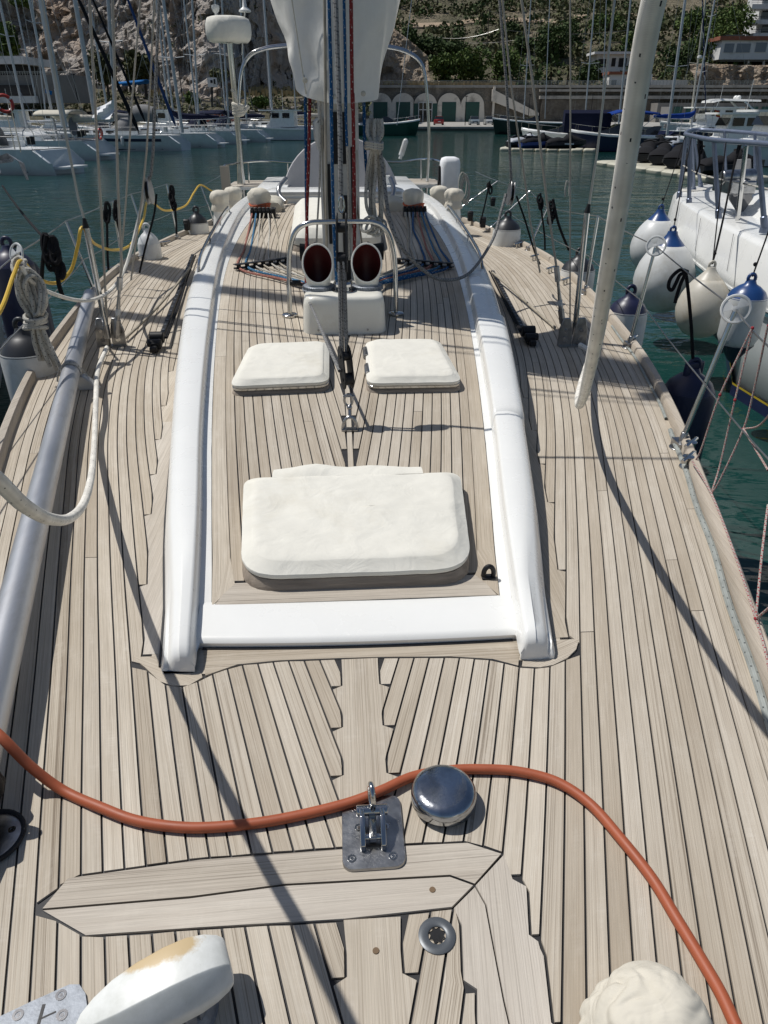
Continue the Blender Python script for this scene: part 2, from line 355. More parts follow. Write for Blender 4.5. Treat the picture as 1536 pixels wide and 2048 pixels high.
# hull
STN = [-2.3,-1.9,-1.5,-1,-.5,0,.5,1,1.5,2,3,4,5,6,7,8,9,10,11,12,13,14.2]
mb = MB(); rings = []
for y in STN:
    a = w(y); f = min(1, (y + 2.3) / 3.5) ** .5
    rings.append([(-a*.0, y, -2.0), (-a*.55, y, -1.75), (-a*(.72+.2*f), y, WATER_Z), (-a*.98, y, -.5), (-a-.004, y, -.012), (a+.004, y, -.012), (a*.98, y, -.5), (a*(.72+.2*f), y, WATER_Z), (a*.55, y, -1.75), (0, y, -2.0)])
mb.loft(rings); mb.build('hull', gel_blue, yacht)
deck = MB()
L = [(-w(y), y, -.006) for y in np.arange(-2.2, 14.3, .25)]; Rr = [(w(y), y, -.006) for y in np.arange(-2.2, 14.3, .25)]
vs = L + Rr; n = len(L); deck.add(vs, [(i, n+i, n+i+1, i+1) for i in range(n-1)])
deck = deck.build('deck', caulk, yacht)

def strip(name, mat, parent, A, B, zf, th=.007, lift=0.0, wuv=False):
    """one plank: A and B are its two edges, lists of (x, y)"""
    mb = MB(); n = len(A); vs = []
    sw = A[len(A)//2][0] > B[len(B)//2][0]
    if sw: A, B = B, A
    for (x, y) in A: vs.append((x, y, zf(x, y) + lift))
    for (x, y) in B: vs.append((x, y, zf(x, y) + lift))
    for (x, y) in A: vs.append((x, y, zf(x, y) - th))
    for (x, y) in B: vs.append((x, y, zf(x, y) - th))
    u = [0.0]
    for i in range(1, n): u.append(u[-1] + math.dist(A[i], A[i-1]))
    fs = []; uv = []
    wd = [math.dist(A[i], B[i]) for i in range(n)]; va = [-q if sw else 0.0 for q in wd]; vb = [0.0 if sw else q for q in wd]
    for i in range(n - 1):
        fs.append((i, n+i, n+i+1, i+1)); uv.append(((u[i], va[i]), (u[i], vb[i]), (u[i+1], vb[i+1]), (u[i+1], va[i+1])) if not wuv else tuple((vs[q][1], vs[q][0]) for q in (i, n+i, n+i+1, i+1)))
        fs.append((2*n+i, i, i+1, 2*n+i+1)); uv.append(((u[i], 0),)*4)
        fs.append((n+i, 3*n+i, 3*n+i+1, n+i+1)); uv.append(((u[i], .05),)*4)
    for (a, b, c, d) in ((0, 2*n, 3*n, n), (n-1, 2*n-1, 4*n-1, 3*n-1)):
        fs.append((a, b, c, d)); uv.append(((0, 0),)*4)
    mb.add(vs, fs, uv); return mb.build(name, mat, parent, smooth=0)
def slab(name, mat, parent, poly, zf, along=(0, 1), inset=.0026, th=.007):
    """one shaped board from its outline on the deck, grain running along a direction"""
    P = [Vector((p[0], p[1])) for p in poly]; n = len(P)
    if sum(P[i].x*P[(i+1)%n].y - P[(i+1)%n].x*P[i].y for i in range(n)) < 0: P.reverse()
    Q = []
    for i in range(n):
        a, b, c = P[i-1], P[i], P[(i+1)%n]; e1 = (b-a).normalized(); e2 = (c-b).normalized()
        n1 = Vector((-e1.y, e1.x)); n2 = Vector((-e2.y, e2.x)); m = (n1+n2)
        if m.length < .3: m = n1
        m.normalize(); k = inset / max(.35, m.dot(n1)); Q.append(b + m*k)
    d = Vector(along).normalized(); e = Vector((-d.y, d.x))
    vs = [(p.x, p.y, zf(p.x, p.y)) for p in Q] + [(p.x, p.y, zf(p.x, p.y) - th) for p in Q]
    fs = [tuple(range(n))]; uv = [[(p.dot(d), p.dot(e)) for p in Q]]
    for i in range(n):
        fs.append((i, n+i, n+(i+1)%n, (i+1)%n)); uv.append([(0, 0)]*4)
    mb = MB(); mb.add(vs, fs, uv); return mb.build(name, mat, parent, smooth=0)
flat = lambda x, y: random_lift
random_lift = 0.0
PITCHW, GAP, COV = .0485, .0058, .110
def P2(l): return [tuple(on(*p)[:2]) for p in l]
# transverse frame of the locker on the foredeck and the margin round the coachroof front
FRT = P2([(135,1755),(400,1718),(690,1696),(935,1684),(1006,1707)]); FRL = (-.714, .957)
frame_top = lambda x: float(np.interp(x, [-.714]+[p[0] for p in FRT], [.957]+[p[1] for p in FRT]))
FRB = P2([(170,1873),(400,1857),(690,1840),(905,1816)])
frame_bot = lambda x: float(np.interp(x, [-.714]+[p[0] for p in FRB]+[.313], [.957]+[p[1] for p in FRB]+[1.03]))
YFP = sorted(P2([(288,1335),(318,1364),(345,1373),(378,1372),(410,1353),(475,1330),(560,1322),(690,1317),(770,1315),(900,1314),(985,1319),(1040,1334),(1080,1336),(1107,1331),(1136,1317),(1156,1298)]))
yfront = lambda x: float(np.interp(x, [p[0] for p in YFP], [p[1] for p in YFP]))
XL, XR = YFP[0][0], YFP[-1][0]
mbase = lambda y: mo(y) + .030
def trans(x, y):
    if -.714 < x < .313 and frame_bot(x) < y < frame_top(x): return True
    if XL < x < XR and y > yfront(x) and y < 1.79: return True
    return False
def latb(s, y):
    """planks must stay outside this half-breadth"""
    if y < 1.74:
        if s > 0 and y < .97: return None
        return .058
    return mbase(y) + .062
RML = P2([(905,1816),(921,1850),(925,1962),(952,1980),(952,2040),(960,2110)])     # inner edge of the locker's side margin
RMO = P2([(1008,1708),(1026,1758),(1056,1772),(1062,1880),(1090,1902),(1108,2060),(1116,2110)])
rin = lambda y: float(np.interp(-y, [-p[1] for p in RML], [p[0] for p in RML]))
rout = lambda y: float(np.interp(-y, [-p[1] for p in RMO], [p[0] for p in RMO]))
DY = .015
YS = list(np.arange(.42, 11.6, DY))
def emit(edge_o, edge_i, s, ylist, parent, k):
    """ylist: consecutive Y of one run; slanted ends where a cross board cuts it, square nibs elsewhere"""
    if len(ylist) < 3: return
    y0, y1 = ylist[0], ylist[-1]
    cuts = [y0]; y = y0 + random.uniform(1.2, 6.0)
    while y < y1 - .9: cuts.append(y); y += random.uniform(3.6, 6.0)
    cuts.append(y1)
    for a, b in zip(cuts, cuts[1:]):
        a2 = a + (.0016 if a != y0 else 0); b2 = b - (.0016 if b != y1 else 0)
        A, B = [], []; m = max(4, int((b2-a2)/(.03 if b2 < 2.2 else .1)))
        for e, out in ((edge_o, A), (edge_i, B)):
            ya, yb = a2, b2
            def fit(y, sg):                           # this edge's own end at the cross board
                t = y
                if trans(s*e(t), t):
                    for _ in range(60):
                        t -= sg*.002
                        if not trans(s*e(t), t): break
                    return t - sg*.003
                for _ in range(45):
                    if trans(s*e(t + sg*.002), t + sg*.002): return t - sg*.003
                    t += sg*.002
                return y
            if a == y0: ya = fit(ya, -1)
            if b == y1: yb = fit(yb, 1)
            for i in range(m+1):
                yy = ya + (yb-ya)*i/m; out.append((s*e(yy), yy))
        z = random.uniform(-.0006, .0006)
        strip('plank', teak, deck, A, B, lambda x, y: z)
margin = {1: {}, -1: {}}; sidem = {}
for s in (1, -1):
    for k in range(60):
        eo = lambda y, k=k: w(y) - COV - k*PITCHW - GAP/2
        ei_ = lambda y, k=k: w(y) - COV - (k+1)*PITCHW + GAP/2
        def inner(y, s=s, ei_=ei_):
            lb = latb(s, y)
            if lb is None:
                lb = rout(y) if s > 0 and eo(y) > rout(y) else .058
            return max(ei_(y), lb + GAP*.5)
        def outer(y, s=s, eo=eo, inner=inner):
            if s > 0 and y < .97 and inner(y) < rin(y): return min(eo(y), rin(y) - GAP*.5)
            return eo(y)
        run = []
        for y in YS + [99]:
            ok = False
            if y < 90:
                xm = (outer(y) + inner(y))/2; loc_ = s > 0 and y < .97
                ok = outer(y) - inner(y) > (.2 if loc_ and eo(y) > rin(y) else .5)*PITCHW and not trans(s*xm, y)
                if ok and loc_ and rin(y) < xm < rout(y): ok = False
            if ok:
                run.append(y)
                if s > 0 and y < .97 and xm > rout(y): sidem[round(y, 3)] = min(sidem.get(round(y, 3), 9), inner(y)); continue
                margin[s][round(y, 3)] = min(margin[s].get(round(y, 3), 9), inner(y))
            elif run:
                emit(outer, inner, s, run, deck, k); run = []
        if w(11) - COV - k*PITCHW < 0: break
# covering boards, king plank, coachroof margin boards
for s in (1, -1):
    for a, b in ((.42, 2.6), (2.603, 5.9), (5.903, 9), (9.003, 11.6)):
        ys = list(np.linspace(a, b, 24))
        strip('covering_board', teak, deck, [(s*(w(y)-.048), y) for y in ys], [(s*(w(y)-COV+.001), y) for y in ys], lambda x, y: .0005)
    ys = [y for y in YS if y > 1.775]; m = [margin[s].get(round(y, 3), 9) for y in ys]
    m = [min(v, mbase(y)+.12) for v, y in zip(m, ys)]
    cut = [0, len(ys)//5, len(ys)//2, len(ys)-1]
    for i0, i1 in zip(cut, cut[1:]):
        strip('margin_board', teak_grey if s < 0 and i0 == 0 else teak, deck, [(s*(v-GAP), y) for v, y in zip(m[i0:i1+1], ys[i0:i1+1])], [(s*(mbase(y)+.004), y) for y in ys[i0:i1+1]], lambda x, y: .0004, wuv=True)
for a, b in ((.42, .86), (1.10, 1.67)):
    ys = [y for y in YS if a <= y <= b]
    def gl(s_, y):
        q = min((v for v in margin[s_] if a <= v <= b), key=lambda v: abs(v-y)); return s_*(min(margin[s_][q], .12) - GAP)
    yy = [(.42 if a < 1 else frame_top(0)+.003)] + ys[1:-1] + [(frame_bot(0)-.003) if a < 1 else yfront(0)-.003]
    strip('king_plank', teak, deck, [(gl(-1, y), y) for y in yy], [(gl(1, y), y) for y in yy], lambda x, y: .0003, wuv=True)
fl = lambda x, y: .0008
FM = P2([(95,1818),(380,1795),(570,1770),(900,1752),(950,1770)])
up = [FRL] + FRT + FM[::-1][:-1]
slab('frame_board', teak_grey, deck, up, fl, (1, .03))
lo = [FRL] + FM[1:] + FRB[::-1]
slab('frame_board', teak_grey, deck, lo, fl, (1, .03))
RMM = P2([(950,1771),(972,1810),(985,1880),(1008,2000),(1022,2060),(1030,2110)])
slab('side_board', teak_grey, deck, RML + RMM[::-1], fl, (.1, 1))
SDO = [RMO[0], RMO[1]] + [(sidem[y]-GAP, y) for y in sorted(sidem, reverse=True) if y < RMO[1][1]-.01]
slab('side_board', teak_grey, deck, [p for p in RMM if p[1] > .44] + SDO[::-1], fl, (.1, 1), inset=.0012)
slab('corner_board', teak, deck, P2([(289,1336),(318,1364),(345,1373),(378,1372),(407,1355),(402,1338),(385,1337)]) + [(-.60, 1.70), (-.645, 1.776), (-.722, 1.776)], fl, (.9, -.5))
slab('corner_board', teak, deck, P2([(1042,1334),(1080,1336),(1107,1331),(1136,1317),(1154,1299)]) + [(.722, 1.776), (.65, 1.776), (.60, 1.70)] + P2([(1045,1312)]), fl, (.9, .45))
for s_ in (1, -1): slab('corner_board', teak, deck, [(s_*.46, 1.682), (s_*.645, 1.70), (s_*.66, 1.80), (s_*.46, 1.80)], lambda x, y: -.0006, (1, 0), 0)
slab('apron_board', teak, deck, P2([(409,1353),(475,1330),(560,1322),(690,1317),(770,1315),(900,1314),(985,1319),(1038,1333),(1040,1308),(1036,1270),(900,1268),(720,1270),(560,1280),(405,1298)]), fl, (1, .02))
# wooden plugs and small stains over the fastenings
plugm = pm('dark_wood_plug', (.16, .105, .06), .8)
for (px, py) in ((865,1780),(752,1902)):
    mb = MB(); p = on(px, py); mb.lathe([(.0, .0025), (.0065, .0025), (.0072, .001)], 14, p); mb.build('wood_plug', plugm, deck)
# toe rails
for s in (1, -1):
    mb = MB(); rings = []
    for y in np.arange(-1.8, 12.6, .2):
        a = w(y); rings.append([(s*(a-.050), y, -.01), (s*(a-.048), y, .040), (s*(a-.040), y, .055), (s*(a-.01), y, .062), (s*a, y, .052), (s*(a+.003), y, -.03)][::s])
    mb.loft(rings)
    for i in range(len(mb.uv)):
        f = mb.f[i]; mb.uv[i] = [(mb.v[k][1], mb.v[k][2]*1.5 + mb.v[k][0]) for k in f]
    mb.build('toe_rail', teak_grey, yacht, smooth=30)

# ------------------------------------------------------------------ coachroof
coach = MB(); ys = list(np.arange(1.97, 10.55, .2))
vs = [(-rf(y)-.01, y, zr(y)-.007) for y in ys] + [(rf(y)+.01, y, zr(y)-.007) for y in ys]; n = len(ys)
coach.add(vs, [(i, n+i, n+i+1, i+1) for i in range(n-1)]); coach = coach.build('coachroof', caulk, yacht)
zc = lambda x, y: zr(y)
ROOFM = .066
for s in (1, -1):                                     # side margins of the roof teak
    ys = list(np.arange(1.99, 10.5, .25)); ys2 = ys[:]
    for q0, q1 in ((0, 9), (9, 20), (20, len(ys)-1)):
        A = [(s*(rf(y)-.002), y - (.02 if i == 0 and q0 == 0 else 0)) for i, y in enumerate(ys[q0:q1+1])]
        B = [(s*(rf(y)-ROOFM), y + (.095 if i == 0 and q0 == 0 else 0)) for i, y in enumerate(ys[q0:q1+1])]
        if q0: A[0] = (A[0][0], A[0][1]+.003); B[0] = (B[0][0], B[0][1]+.003)
        strip('roof_margin', teak, coach, A, B, zc)
e0, e1 = rf(1.97)-.004, rf(2.09)-ROOFM-.004
slab('roof_front_board', teak_grey, coach, [(-e0, 1.972), (e0, 1.972), (e1, 2.09), (-e1, 2.09)], zc, (1, 0), .002)
for s in (1, -1):
    for k in range(24):
        eo = lambda y, k=k: rf(y) - ROOFM - k*PITCHW - GAP/2
        ei = lambda y, k=k: max(rf(y) - ROOFM - (k+1)*PITCHW + GAP/2, .016)
        run = [y for y in np.arange(2.1, 10.5, .05) if eo(y) - ei(y) > .4*PITCHW]
        if len(run) < 5: continue
        cuts = [run[0]]; y = run[0] + random.uniform(1.0, 5.5)
        while y < run[-1] - .8: cuts.append(y); y += random.uniform(3.4, 6)
        cuts.append(run[-1])
        for a, b in zip(cuts, cuts[1:]):
            m = max(4, int((b-a)/.2)); ys = [a + .0016 + (b-a-.0032)*i/m for i in range(m+1)]
            strip('roof_plank', teak, coach, [(s*eo(y), y) for y in ys], [(s*ei(y), y) for y in ys], zc, lift=random.uniform(-.0006, .0006))
ys = list(np.arange(2.1, 10.5, .2)); strip('roof_king_plank', teak, coach, [(-.012, y) for y in ys], [(.012, y) for y in ys], zc, lift=-.001)
def mould_ring(s, y, dz=0.0, grow=0.0, hs=1.0, ws=1.0):
    a, b = mi(y) - grow*.4, mo(y) + grow; z0 = zr(y); zt = (z0 + .066 + dz) * hs; c = (a+b)/2
    pts = [(rf(y)-.004, z0-.008), (a-.002, z0-.001), (a+.008, zt-.012), (a+.013, zt-.003), (a+.020, zt), (c, zt+.003), (b-.045, zt-.002), (b-.022, zt-.010), (b-.006, zt-.026), (b+.003, zt-.05), (b+.012, zt*.5), (b+.026, .012), (b+.026, -.008)]
    if hs < 1 or grow or y < 1.98: pts[0] = (a-.003, min(z0, zt)-.008)
    if ws != 1.0: pts = [(c+(p[0]-c)*ws, p[1]) for p in pts]
    return [(s*x, y, z) for x, z in pts][::s]
def mould(s, y0, y1, name, mat, parent, dz=0.0, grow=0.0, front=True):
    mb = MB(); rings = []
    if front:
        for yy, hs, ws in ((y0, .12, .90), (y0+.004, .62, .93), (y0+.014, .80, .97), (y0+.035, .93, 1.0)):
            rings.append(mould_ring(s, yy, dz, grow, hs, ws))
    for y in np.arange(y0 + .07, y1 + .001, (y1-y0-.07)/max(3, int((y1-y0)/.22))): rings.append(mould_ring(s, float(y), dz, grow))
    mb.loft(rings, closed=False)
    if front: mb.add(rings[0], [tuple(range(len(rings[0])))])
    return mb.build(name, mat, parent, smooth=50)
mould(-1, 1.69, 11.0, 'side_moulding', gel, coach)
mould(1, 1.69, 11.0, 'side_moulding', gel, coach)
mould(1, 1.684, 3.22, 'moulding_cover', gel, coach, .006, .007)
mould(1, 3.226, 4.72, 'moulding_cover', gel, coach, .013, .012)
mb = MB()                                             # white apron across the front
n = 24; rr = []
def apy(x): return 1.795 + .028*(1-(x/.5)**2)*0 - .010*(x/.5)
for (dy, z) in ((0, -.006), (-.004, .022), (.004, .033), (.02, .037), (.09, .040), (.165, .045), (.19, .040)):
    rr.append([(x, apy(x) + dy - .012*(1-(x/.5)**2), z) for x in np.linspace(-.53, .53, n)])
mb.loft(rr, closed=False); mb.build('front_apron', gel, coach)
mb = MB()                                             # black bedding line along the outer foot of the mouldings
for s in (1, -1):
    mb.tube([(s*(mo(y)+.029), y, .004) for y in np.arange(1.72, 11, .3)], .006, 5)
mb.tube([(x, apy(x)-.012*(1-(x/.5)**2)-.006, .002) for x in np.linspace(-.5, .5, 12)], .005, 5)
mb.build('bedding_seam', caulk, coach)
for s in (1, -1):                                     # dark cabin side windows low on the coachroof side
    mb = MB(); rr = []
    for y in np.arange(4.6, 7.6, .25):
        rr.append([(s*(mo(y)+.020), y, zr(y)*.25+.02), (s*(mo(y)+.012), y, zr(y)*.55+.03)])
    for (a, b) in zip(rr, rr[1:]):
        mb.add([a[0], b[0], b[1], a[1]], [(0, 1, 2, 3)])
    for f in range(len(mb.v)): mb.v[f] = (mb.v[f][0]+s*.016, mb.v[f][1], mb.v[f][2])
    mb.build('side_window', glass_dk, coach, smooth=0)
for s in (1, -1):                                     # stainless handrails on the mouldings
    f = lambda y: s*(mo(y)-.045); g = lambda y: zr(y)+.06
    pts = [(f(6.0), 6.0, g(6.0)), (f(6.05), 6.08, g(6.05)+.05)] + [(f(y), y, g(y)+.07) for y in np.arange(6.3, 9.0, .3)] + [(f(9.0), 9.05, g(9)+.05), (f(9.1), 9.12, g(9.1))]
    mb = MB(); mb.tube(spl(pts, 4), .013, 8)
    for y in (7.1, 8.1): mb.tube([(f(y), y, g(y)-.02), (f(y), y, g(y)+.07)], .009, 6)
    mb.build('handrail', steel, coach)

# ------------------------------------------------------------------ hatches and their canvas covers
def rpoly(pts, rad, k=6):
    out = []; n = len(pts)
    for i in range(n):
        p = Vector(pts[i][:2]); a = Vector(pts[i-1][:2]) - p; b = Vector(pts[(i+1)%n][:2]) - p
        r = rad[i] if isinstance(rad, (list, tuple)) else rad
        a = p + a.normalized()*r; b = p + b.normalized()*r
        for j in range(k+1):
            t = j/k; out.append((a*(1-t)**2 + p*2*t*(1-t) + b*t*t))
    return out
def shrink(poly, c, f, g=None): return [c + Vector(((p-c).x*f, (p-c).y*(g or f))) for p in poly]
def soft_cover(name, pts, rad, z0, z1, cham, wr, label, cat, mat=canvas, seed=0, extra=None):
    poly = rpoly(pts, rad); cum = [0.0]
    for i in range(len(poly)): cum.append(cum[-1] + (poly[(i+1) % len(poly)] - poly[i]).length)
    fine_ = []
    for k_ in range(132):
        t_ = cum[-1]*k_/132; i = max(j for j in range(len(poly)) if cum[j] <= t_ + 1e-9); fine_.append(poly[i].lerp(poly[(i+1) % len(poly)], (t_-cum[i])/max(1e-9, cum[i+1]-cum[i])))
    poly = fine_; c = sum(poly, Vector((0, 0)))/len(poly)
    wd = max(p.x for p in poly) - min(p.x for p in poly); ht = max(p.y for p in poly) - min(p.y for p in poly)
    o = Vector((c.x, c.y, zr(c.y)))
    mb = MB(); rings = []
    def ring(inset, z, amp):
        fx, fy = 1 - 2*inset/wd, 1 - 2*inset/ht; out = []
        for p in shrink(poly, c, fx, fy):
            nz = .6*noise.noise(Vector((p.x*6+seed, p.y*6, 1))) + .3*noise.noise(Vector((p.x*17+seed, p.y*23, 4))) + .75*max(0, .25-abs(noise.noise(Vector(((p.x*.8-p.y*.6)*4+seed, (p.x*.6+p.y*.8)*11, 2)))))*2*max(0, noise.noise(Vector((p.x*3+seed, p.y*3, 8)))+.25)*2
            nx = noise.noise(Vector((p.x*11+seed, p.y*11, 9)))
            out.append((p.x + nx*amp*.5, p.y + nx*amp*.4, zr(p.y) + z + nz*amp))
        return out
    rings += [ring(.012, z0-.004, .001), ring(.0, z0, wr*.3), ring(-.003, z0+.012, wr*.4), ring(-.002, z0+(z1-z0)*.45, wr*.4), ring(cham*.05, z0+(z1-z0)*.50, wr*.4), ring(cham*.12, z0+(z1-z0)*.56, wr*.4), ring(cham*.88, z1-.005, wr*.5), ring(cham*.97, z1-.0005, wr*.6), ring(cham*1.1, z1+.0015, wr*.7)]
    m = min(wd, ht)/2
    for t in (.06, .12, .18, .25, .32, .4, .48, .56, .64, .72, .8, .88, .95): rings.append(ring(cham + (m-cham)*t*.98, z1+.004+.006*t, wr))
    mb.loft(rings, closed=True, cap=True)
    if extra: extra(mb)
    ob = mb.build(name, mat, None, smooth=33)
    tag(ob, label, cat); return ob
dark_teak = pm('shaded_teak_coaming', (.27, .225, .18), .8, var=.35, vs=40, stretch=(.1, 1, 1), bump=.2, bs=80)  # dark brown teak, shade below the hatch covers put into its colour
def coaming(pts, rad, h, grow, name='deck_hatch'):
    poly = rpoly(pts, rad); c = sum(poly, Vector((0, 0)))/len(poly); wd = max(p.x for p in poly)-c.x; ht = max(p.y for p in poly)-c.y
    mb = MB(); f = lambda g: shrink(poly, c, 1+g/wd, 1+g/ht)
    mb.loft([[(p.x, p.y, zr(p.y)+z) for p in f(g)] for g, z in ((grow+.004, -.002), (grow, h*.5), (grow-.008, h), (grow-.06, h+.002))])
    o = mb.build(name, dark_teak, yacht, smooth=50)
    mb = MB(); mb.loft([[(p.x, p.y, zr(p.y)+z) for p in f(g)] for g, z in ((grow-.014, h), (grow-.010, h+.006), (grow-.010, h+.016), (grow-.016, h+.018))]); mb.build('hatch_frame', blk_rub, o)
    return o
big = [(-.395, 2.045), (.405, 2.045), (.462, 2.70), (-.452, 2.70)]
coaming([(-.40, 2.035), (.41, 2.035), (.46, 2.68), (-.45, 2.68)], [.13, .13, .08, .08], .038, -.004, 'foredeck_hatch')
def flap(mb):
    rr = []
    for i in range(15):
        t = i/14; x = -.33 + .63*t; e = .5*math.sin(math.pi*t)**.3; k = .012*noise.noise(Vector((x*6, 2, 3)))
        up_ = .020*math.exp(-((t-.25)/.14)**2) + .002; k *= .5
        rr.append([(x, 2.66, zr(2.66)+.085), (x, 2.70, zr(2.7)+.082+up_+k), (x, 2.745+.02*e+k, zr(2.74)+.07+up_+k*2), (x, 2.755+.02*e, zr(2.75)+.028)])
    mb.loft(rr, closed=False)
soft_cover('hatch_cover', big, [.14, .14, .075, .075], .043, .084, .040, .0075, 'largest cream canvas hatch cover, wrinkled, nearest the camera on the coachroof', 'hatch cover', seed=3, extra=flap)
hl = [(-.625, 3.66), (-.10, 3.69), (-.10, 4.30), (-.575, 4.26)]
hr = [(.105, 3.66), (.62, 3.655), (.575, 4.30), (.125, 4.30)]
for pts, lab, sd in ((hl, 'small cream canvas cover on the hatch to the left of the black tackle', 11), (hr, 'small cream canvas cover on the hatch to the right of the black tackle', 23)):
    h = coaming(pts, .07, .022, .0)
    mb = MB(); poly = rpoly(pts, .07); c = sum(poly, Vector((0, 0)))/len(poly)
    mb.loft([[(p.x, p.y, zr(p.y)+z) for p in shrink(poly, c, f)] for f, z in ((.985, .022), (1.0, .026), (1.0, .036), (.985, .040))]); mb.build('hatch_rim', steel, h)
    soft_cover('hatch_cover', pts, .075, .04, .076, .032, .0055, lab, 'hatch cover', seed=sd)
for py, y in ((700, 4.12), (745, 3.86)):
    mb = MB(); mb.tube([(.118, y-.07, zr(y)+.045), (.118, y+.07, zr(y)+.05)], .019, 12); mb.box((.14, y, zr(y)+.035), (.05, .13, .02)); mb.tube([(.118, y-.072, zr(y)+.045), (.118, y-.0705, zr(y)+.045)], .012, 10)
    mb.build('hatch_hinge', steel_worn, h, bevel=.003)
aft = [(-.46, 7.0), (.38, 7.0), (.44, 9.3), (-.52, 9.3)]
coaming(aft, .14, .05, .0)
soft_cover('hatch_cover', aft, .16, .055, .20, .08, .006, 'long cream canvas cover behind the mast foot, on the after end of the coachroof', 'hatch cover', seed=31)

# ------------------------------------------------------------------ dorade box with cowls, guard rail
zb = zr(4.6)
mb = MB(); rings = []
for f, z in ((1.0, -.01), (.995, .02), (.965, .18), (.94, .212), (.90, .228), (.80, .234), (.4, .235)):
    rings.append([(x, y, zb + z + (y-4.6)*.06*(1 if z < .1 else .3)) for x, y in rrect(0, 4.875, .545*f, .54*(1-(1-f)*.7), .075*f if f > .5 else .03)])
mb.loft(rings); dor = mb.build('dorade_box', cream, yacht, smooth=60)
for x in (-.17, .15): mb = MB(); mb.lathe([(0, .003), (.006, .003), (.007, 0)], 8, (x, 4.598, zb+.028), rot_to((0, -1, 0))); mb.build('screw', steel_worn, dor)
ztop = zb + .238
def cowl(x, y):
    mb = MB(); k = 32
    # a tube that flares from its collar into a tall oval mouth, the lower lip rising straight from the collar
    def ring(t, g=0.0):
        out = []
        for i in range(k):
            a = 2*math.pi*i/k; c, q = math.cos(a), math.sin(a)          # q = -1 front, +1 back
            lo = Vector(((.072+g)*c, (.072+g)*q, 0)); hi = Vector(((.100+g)*c, -.035 + (.040+g*.3)*q, .165 + (.118+g)*q))
            e = t*t*(3-2*t)*.35 + t*.65; p = lo.lerp(hi, e); bl = math.sin(math.pi*min(1, t*1.0))*max(0, q)*.045
            out.append(Vector((x, y, ztop)) + p + Vector((0, bl, bl*.5)))
        return out
    outer = [ring(t) for t in (0, .15, .3, .45, .6, .75, .88, .97)]
    lip = [[p + Vector((0, -.004, 0)) for p in ring(1.0, .003)], [p + Vector((0, -.008, 0)) for p in ring(1.0, -.002)], [p + Vector((0, -.006, 0)) for p in ring(1.0, -.008)]]
    mb.loft(outer + lip, cap=False)
    ob = mb.build('cowl_vent', cream, dor, smooth=60)
    mb = MB(); inner = [ring(t, -.0085) for t in (.02, .2, .4, .6, .8, .95)]
    mb.loft([lip[2]] + inner[::-1], cap=False); mb.add(inner[0], [tuple(range(k))]); mb.build('cowl_lining', red_in, ob, smooth=60)
    mb = MB(); prof = [(.082, .028), (.098, .026), (.104, .020), (.104, .004), (.112, 0)]
    mb.lathe(prof[::-1], 48, (x, y, ztop-.002))
    for i in range(40):
        a = 2*math.pi*i/40; mb.box((x+.105*math.cos(a), y+.105*math.sin(a), ztop+.012), (.006, .006, .018), a)
    mb.build('cowl_ring', galv, ob, smooth=40)
cowl(-.162, 4.86); cowl(.156, 4.86)
mb = MB(); mb.lathe([(.075, 0), (.075, .004), (.048, .006), (.046, .03), (.062, .034), (.066, .05), (.058, .064), (0, .068)], 28, (.0, 4.78, ztop-.001)); mb.build('filler_cap', steel, dor)
g0, g1 = (-.375, 5.0), (.365, 5.0); zg = zr(5.0)
mb = MB(); zt = .875
pts = [(g0[0], g0[1], zg), (-.36, 5.0, zg+.33), (-.335, 4.99, zg+.48), (-.29, 4.985, zt-.045), (-.21, 4.98, zt-.006), (-.12, 4.98, zt), (0, 4.98, zt+.002), (.12, 4.98, zt), (.21, 4.98, zt-.006), (.285, 4.985, zt-.045), (.33, 4.99, zg+.48), (.355, 5.0, zg+.33), (g1[0], g1[1], zg)]
mb.tube(spl(pts, 6), .0165, 12)
arch = mb.build('guard_rail', steel, yacht)
for g in (g0, g1):
    mb = MB(); mb.lathe([(.054, 0), (.054, .012), (.045, .02), (.02, .022), (.0, .022)], 24, (g[0], g[1], zg)); mb.build('rail_foot', steel, arch)

# ------------------------------------------------------------------ foredeck fittings
p = on(885, 1622); cx, cy = .190, 1.172
mb = MB(); mb.lathe([(.066, 0), (.07, .004), (.062, .008), (.078, .014), (.0805, .022), (.0805, .040), (.078, .050), (.070, .058), (.055, .0625), (.0, .0645)], 48, (cx, cy, 0)); mb.build('capstan_cover', chrome_cap, yacht, smooth=60)
mb = MB(); poly = rpoly([(-.062, 1.002), (.084, 1.004), (.084, 1.200), (-.062, 1.196)], .028)
mb.loft([[(q.x, q.y, z) for q in shrink(poly, Vector((.011, 1.1)), f)] for f, z in ((1.0, 0), (1.0, .006), (.985, .009))]); plate = mb.build('mooring_plate', steel_worn, yacht, smooth=40)
for (px, py) in ((704,1717),(786,1712),(770,1653),(718,1655),(712,1618),(768,1613)):
    mb = MB(); q = on(px, py, .009); mb.lathe([(.0105, -.001), (.0105, .0008), (.006, .0008), (.0055, -.003), (0, -.003)], 14, q)
    mb.lathe([(.0042, -.002), (.0042, .0003), (0, .0003)], 6, q); mb.build('screw', steel, plate)
mb = MB(); bx, by = .011, 1.105
for dx in (-.024, .024):
    mb.prism([(-.05, 0), (.045, 0), (.045, .03), (.03, .05), (.005, .056), (-.03, .04), (-.05, .02)], -.006, .006, Matrix.Translation((bx+dx, by-.01, .009)) @ Matrix.Rotation(R(90), 4, 'Z') @ Matrix.Rotation(R(90), 4, 'X'))
mb.build('toggle_cheek', steel, plate, bevel=.002)
mb = MB(); mb.tube([(bx-.037, by+.022, .048), (bx+.037, by+.022, .048)], .013, 16); mb.tube([(bx-.03, by-.035, .028), (bx+.03, by-.035, .028)], .008, 12); mb.box((bx, by-.012, .034), (.018, .075, .016)); mb.build('toggle_pin', steel, plate, bevel=.002)
